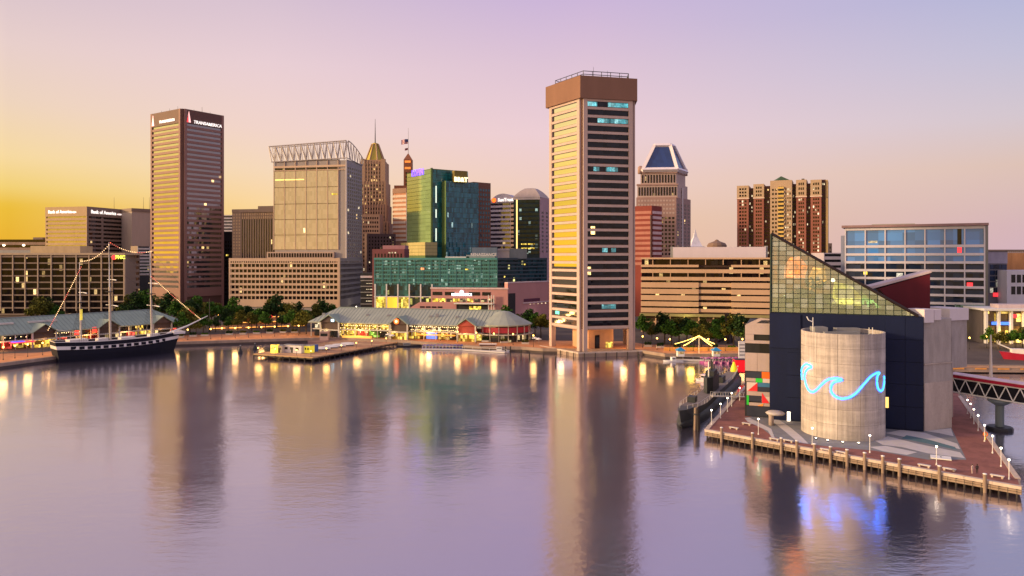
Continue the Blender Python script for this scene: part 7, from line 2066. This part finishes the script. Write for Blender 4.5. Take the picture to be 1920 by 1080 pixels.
for i, (px, Y, s_) in enumerate(((70, 440, 1.4), (88, 450, 1.5), (105, 445, 1.3), (238, 470, 1.7), (252, 462, 1.8), (267, 470, 1.7), (300, 470, 1.4), (316, 455, 1.5), (332, 440, 1.4), (347, 420, 1.5), (360, 425, 1.6), (373, 440, 1.5), (384, 430, 1.4))):
    tree(px, Y, s_, "dark tree showing behind the quay pavilion, %s counting from the water taxi's far side" % ORD[i] if False else "dark tree behind the tall ship, %s from the gridded block's far end" % ORD[i], g2, (i + 1) % 3)
g3 = "trees between the pentagonal tower and the aquarium"
for i, (px, Y, s_) in enumerate(((1206, 372, 1.2), (1222, 365, 1.1), (1246, 352, 1.6), (1259, 345, 1.8), (1273, 350, 1.9), (1288, 347, 1.8), (1301, 340, 1.5), (1315, 335, 1.2), (1330, 338, 1.2), (1343, 336, 1.1), (1376, 335, 1.5), (1390, 330, 1.6), (1356, 360, 1.3), (1318, 365, 1.2))):
    tree(px, Y, s_, "dark dense tree on the quay before the banded block, %s from the pentagonal tower" % ORD[i], g3, i % 3)
g4 = "trees by the white arcade"
for i, (px, Y, s_) in enumerate(((1857, 335, 1.0), (1872, 330, 1.1), (1888, 335, 1.0), (1903, 328, 1.2), (1917, 335, 1.1), (1935, 330, 1.2))):
    tree(px, Y, s_, "small dark tree before the white columned arcade, %s from the blue glass block" % ORD[i], g4, i % 3)
g5 = "trees between the pavilion and the pentagonal tower"
for i, (px, Y, s_) in enumerate(((950, 402, 1.2), (972, 405, 1.1), (990, 398, 1.2), (1003, 385, 1.1), (1014, 375, 1.2), (700, 432, 1.0), (690, 440, 1.1))):
    tree(px, Y, s_, "small tree behind the central pavilion, %s in the row" % ORD[i], g5, i % 3)

# ------------------------------------------------------------------ lamp posts on the aquarium pier
post_me = MB().lathe([(.16, 0), (.16, .25), (.075, .35), (.06, 3.3), (.16, 3.4)], 8).mesh("lamp_shaft", white_paint)
head_me = MB().lathe([(.08, 3.4), (.18, 3.48), (.21, 3.68), (.05, 3.76)], 10).mesh("lamp_head", emit("pier_lamp", (1, .88, .68), 6))
def pier_lamp(p, lab, grp, power=0):
    t = thing("lamp_post", lab, "lamp post", (p.x, p.y, LZ), grp)
    link("shaft", post_me, t, Mloc(p.x, p.y, LZ)); link("lamp_head", head_me, t, Mloc(p.x, p.y, LZ))
    if power: lamp(t, (p.x, p.y, LZ + 4.1), power, (1, .8, .55), .25)
for i, (px, py) in enumerate(((1334, 797), (1351, 784), (1364, 772), (1372, 762), (1387, 751))):
    pier_lamp(G(px, py), "white lamp post facing the submarine, %s from its bow" % ORD[i], "lamp posts along the submarine", 20 if i % 2 == 0 else 0)
for i, (px, py) in enumerate(((1422, 815), (1523, 834), (1631, 849), (1756, 872))):
    pier_lamp(G(px, py), "white lamp post on the pier's front edge, %s from the submarine" % ORD[i], "lamp posts on the pier front", 30)
for i, (px, py) in enumerate(((1892, 899), (1877, 875), (1861, 850), (1846, 828), (1834, 808), (1826, 795), (1820, 784), (1814, 776))):
    pier_lamp(G(px, py), "white lamp post along the pier's footbridge side, %s from the near corner" % ORD[i], "lamp posts on the footbridge side", 25 if i % 2 == 0 else 0)
# benches
for i, (px, py) in enumerate(((1376, 805), (1400, 797), (1452, 826), (1478, 829), (1548, 846), (1577, 851), (1733, 876), (1780, 883), (1870, 896))):
    p = G(px, py); t = thing("stone_bench", "pale stone bench on the pier front, %s from the submarine" % ORD[i], "bench", (p.x, p.y, LZ), "stone benches on the pier", fS.ang)
    MB().box(-1.1, 1.1, -.35, .35, .36, .52).build("seat", pave_white, t, M=W[t])
    for s_ in (-1, 1): MB().box(s_ * .8 - .15, s_ * .8 + .15, -.28, .28, 0, .36).build("leg", stone, t, M=W[t])
p = G(1764, 860)
t = thing("white_platform", "flat white square platform beside a lamp post on the pier front", "platform", (p.x, p.y, LZ), None, fS.ang + .3)
MB().box(-1.8, 1.8, -1.3, 1.3, .12, .32).build("slab", white_paint, t, M=W[t]); MB().box(-1.5, 1.5, -1.0, 1.0, 0, .12).build("base", grey_metal, t, M=W[t]); MB().box(-.15, .15, -.15, .15, .32, .4).build("socket", dark_metal, t, M=W[t])
p = G(1847, 823)
t = thing("life_ring_stand", "orange life ring on a short stand at the pier's footbridge side", "life ring", (p.x - .6, p.y - 1, LZ))
MB().tube([(p.x - .6, p.y - 1, LZ), (p.x - .6, p.y - 1, LZ + 1.5)], .07, 6).build("stand", yb, t)
ring = [(p.x - .6 + .45 * math.cos(a), p.y - 1.1, LZ + 1.3 + .45 * math.sin(a)) for a in [2 * math.pi * k / 14 for k in range(15)]]
MB().tube(ring, .12, 8).build("ring", solid("ring_orange", (.8, .2, .03), .5), t, True)

# two people at the near end of the pier
def person(name, label, loc, rz, cloth, trousers, hair, lean=0.0, arm=.2):
    t = thing(name, label, "person", (loc.x, loc.y, LZ), "people on the pier", rz)
    V = [(0, 0, .95), (0, .02, 1.15), (0, .03 + lean * .1, 1.38), (0, .04 + lean * .15, 1.5), (0, .06 + lean * .2, 1.66),
         (.1, 0, .9), (.12, .04, .5), (.12, .0, .08), (.13, .14, .04), (-.1, 0, .9), (-.12, -.03, .5), (-.12, -.06, .08), (-.13, .08, .04),
         (.19, .03, 1.4), (.25, .04, 1.14), (.24, arm, .95), (-.19, .03, 1.4), (-.25, .0, 1.14), (-.23, arm * .7, .92)]
    E = [(0, 1), (1, 2), (2, 3), (3, 4), (0, 5), (5, 6), (6, 7), (7, 8), (0, 9), (9, 10), (10, 11), (11, 12), (2, 13), (13, 14), (14, 15), (2, 16), (16, 17), (17, 18)]
    rad = [.15, .14, .15, .06, .1, .1, .075, .05, .045, .1, .075, .05, .045, .07, .05, .04, .07, .05, .04]
    me = bpy.data.meshes.new("body"); me.from_pydata(V, E, []); me.materials.append(cloth)
    o = link("body", me, t, W[t])
    sk = o.modifiers.new("skin", "SKIN"); sb_ = o.modifiers.new("smooth", "SUBSURF"); sb_.levels = sb_.render_levels = 1
    for i, r_ in enumerate(rad): me.skin_vertices[0].data[i].radius = (r_, r_)
    me.skin_vertices[0].data[0].use_root = True
    MB().lathe([(.02, 1.60), (.1, 1.64), (.115, 1.71), (.08, 1.79), (.01, 1.81)], 10, Matrix.Translation((0, .04 + lean * .2, 0))).build("hair", hair, t, True, M=W[t])
    return t
hairm = solid("dark_hair", (.02, .015, .012), .7)
person("person", "person in a pale top standing at the near end of the brick pier", G(1823, 888), R(200), solid("pale_top", (.5, .38, .35), .8), None, hairm)
person("person", "person in dark clothes standing beside the one in the pale top", G(1832, 888), R(160), solid("dark_clothes", (.03, .025, .03), .8), None, hairm, .2, .25)

# ------------------------------------------------------------------ street lamps along the quays
sl_post = MB().lathe([(.18, 0), (.18, .4), (.08, .6), (.07, 4.6), (.14, 4.7)], 8).mesh("street_lamp_shaft", dark_metal)
sl_head = MB().lathe([(.1, 4.7), (.34, 4.95), (.36, 5.2), (.1, 5.45)], 8).mesh("street_lamp_globe", emit("street_globe", (1, .52, .1), 7))
sl_head2 = MB().lathe([(.1, 4.7), (.34, 4.95), (.36, 5.2), (.1, 5.45)], 8).mesh("street_lamp_globe_white", emit("street_globe_white", (1, .85, .6), 5))
def street_lamp(p, lab, grp, power=0, white=False, s_=1.0):
    t = thing("street_lamp", lab, "street lamp", (p.x, p.y, LZ), grp)
    M_ = Mloc(p.x, p.y, LZ) @ Matrix.Diagonal((1, 1, s_, 1))
    link("shaft", sl_post, t, M_); link("lamp_globe", sl_head2 if white else sl_head, t, M_)
    if power: lamp(t, (p.x, p.y, LZ + 6.0 * s_), power, (1, .56, .18) if not white else (1, .85, .6), .4)
def quay_row(pixs, lab, grp, power, step=2, white=False):
    for i, (px, py) in enumerate(pixs): street_lamp(G(px, py), lab % ORD[i], grp, power * .3 if i % step == 0 else 0, white)
quay_row([(330, 639), (352, 637.5), (395, 636), (416, 634.5), (441, 634), (466, 633), (490, 632), (515, 631), (540, 630), (560, 629)], "golden street lamp on the quay beyond the tall ship's bow, %s from the bow", "quay lamps by the terrace", 3200, 2)
quay_row([(410, 606), (437, 603), (470, 600), (497, 602), (525, 599), (557, 600)], "street lamp among the terrace steps, %s from the tall ship", "terrace lamps", 2600, 2)
quay_row([(6, 675), (28, 672), (52, 669), (80, 666), (98, 664)], "golden street lamp on the quay behind the tall ship's stern, %s from the photo's edge", "stern quay lamps", 2200, 2)
quay_row([(660, 631), (690, 631), (722, 633), (757, 634), (792, 636), (826, 639), (858, 642), (893, 644), (926, 646), (962, 647), (1000, 650)], "golden street lamp on the quay before the central pavilion, %s from the timber pier", "pavilion quay lamps", 2000, 2)
quay_row([(1205, 652), (1232, 656), (1256, 658), (1300, 658), (1328, 658), (1360, 658), (1392, 658)], "golden street lamp on the quay, %s after the pentagonal tower", "paddle dock lamps", 2400, 2)
quay_row([(380, 588), (400, 586), (420, 589), (454, 588), (488, 587), (512, 590), (537, 588), (565, 589), (648, 586), (668, 588)], "white street lamp on the street before the striped podium, %s from the brown tower", "podium street lamps", 900, 3, True)
quay_row([(1215, 622), (1240, 618), (1290, 620), (1322, 622), (1352, 618), (1395, 616)], "white street lamp on the street before the banded block, %s from the pentagonal tower", "banded block street lamps", 900, 2, True)
quay_row([(1818, 655), (1850, 652), (1878, 650), (1905, 652)], "golden street lamp on the street before the arcade, %s from the aquarium", "arcade street lamps", 900, 2)
quay_row([(960, 612), (980, 610), (1000, 609), (1014, 612)], "white street lamp behind the rounded pavilion end, %s from the hotel", "mall street lamps", 700, 2, True)
# lamps on the timber pier
for i, (px, py) in enumerate(((484, 662), (516, 664), (556, 666), (583, 668), (612, 663), (640, 657), (668, 652), (697, 648), (724, 643))):
    p = G(px, py, 1.78); t = thing("pier_lantern", "low golden lantern on the timber pier's edge, %s from its tip" % ORD[i], "lantern", (p.x, p.y, 1.78), "lanterns on the timber pier")
    MB().lathe([(.12, 1.78), (.08, 2.0), (.08, 3.6), (.15, 3.7)], 8, Mloc(p.x, p.y, 0)).build("post", dark_metal, t)
    MB().lathe([(.1, 3.7), (.28, 3.85), (.28, 4.1), (.05, 4.25)], 8, Mloc(p.x, p.y, 0)).build("lantern_head", emit("street_globe", (1, .52, .1), 7), t)
    if i % 2 == 0: lamp(t, (p.x, p.y, 5.0), 300, (1, .5, .14), .3)
# black pole by the terrace
p = G(393, 622)
t = thing("black_pole", "tall black pole on the quay beside the brick terrace", "pole", (p.x, p.y, LZ))
MB().tube([(p.x, p.y, LZ), (p.x, p.y, gz(560, p.y))], .3, 8, .18).build("shaft", dark_metal, t); MB().lathe([(.6, LZ), (.6, LZ + .5), (.3, LZ + .7)], 10, Mloc(p.x, p.y, 0)).build("base", dark_metal, t)
# red banners in the street
for i, (px, py, w_) in enumerate(((503, 590, 2.6), (467, 597, 1.0))):
    p = at(px, 450 - i * 20); z = gz(py, p.y); t = thing("red_banner", ["wide red lit banner among the trees before the striped podium", "small red lit banner over the terrace steps"][i], "banner", (p.x, p.y, LZ))
    MB().box(p.x - w_, p.x + w_, p.y - .1, p.y + .1, z - 1.6, z + 1.6).build("cloth", sign_red, t)
    for s_ in (-1, 1): MB().tube([(p.x + s_ * w_, p.y, LZ), (p.x + s_ * w_, p.y, z + 1.7)], .08, 6).build("post", dark_metal, t)
# quay-side umbrellas
for i, (px, py) in enumerate(((728, 636), (735, 638), (1010, 645), (1003, 643))):
    p = G(px, py); t = thing("parasol", ["white parasol by the gabled shop", "second white parasol by the gabled shop", "white parasol beside the pentagonal tower", "white parasol at the rounded pavilion end"][i] + " on the quay", "parasol", (p.x, p.y, LZ), "quayside parasols")
    MB().tube([(p.x, p.y, LZ), (p.x, p.y, LZ + 2.5)], .05, 6).build("pole", grey_metal, t)
    MB().lathe([(1.5, LZ + 2.2), (1.4, LZ + 2.35), (.1, LZ + 3.0)], 8, Mloc(p.x, p.y, 0)).build("canopy", white_paint, t)

# planters with clipped shrubs along the promenade and terrace
shrub_me = [None] * 3
for k in range(3):
    mb = MB(); r2 = random.Random(50 + k)
    for _ in range(160):
        p = Vector((r2.uniform(-1.5, 1.5), r2.uniform(-.5, .5), .7 + r2.random() * (.9 + .3 * k)))
        a = Vector((r2.gauss(0, 1), r2.gauss(0, 1), r2.gauss(0, 1))).normalized(); b_ = a.cross(Vector((r2.gauss(0, 1), r2.gauss(0, 1), r2.gauss(0, 1)))).normalized(); q = r2.uniform(.12, .26)
        mb.quad(p - a * q - b_ * q, p + a * q - b_ * q, p + a * q + b_ * q, p - a * q + b_ * q)
    shrub_me[k] = mb.mesh("shrub", leafs[k])
box_me = MB().box(-1.7, 1.7, -.7, .7, 0, .75).box(-1.8, 1.8, -.8, .8, .75, .85).mesh("planter_box", pave_white)
rows3 = [("between the tall ship and the timber pier", "terrace planters", [(338, 633), (362, 631), (384, 630), (430, 628), (456, 627), (481, 626), (506, 625), (531, 624), (552, 624)]),
         ("before the central pavilion", "pavilion planters", [(672, 628), (705, 628), (740, 631), (776, 632), (810, 634), (842, 637), (910, 641), (945, 643), (985, 645)]),
         ("after the pentagonal tower", "paddle dock planters", [(1215, 650), (1238, 652), (1270, 655), (1296, 655), (1340, 655), (1372, 655)])]
for where, grp, pp in rows3:
    for i, (px, py) in enumerate(pp):
        p = G(px, py); t = thing("planter", "planter with low shrub %s, %s in its row" % (where, ORD[i]), "planter", (p.x, p.y, LZ), grp)
        M_ = Mloc(p.x, p.y, LZ, rnd.uniform(-.2, .2)); link("box", box_me, t, M_); link("shrub", shrub_me[rnd.randrange(3)], t, M_)
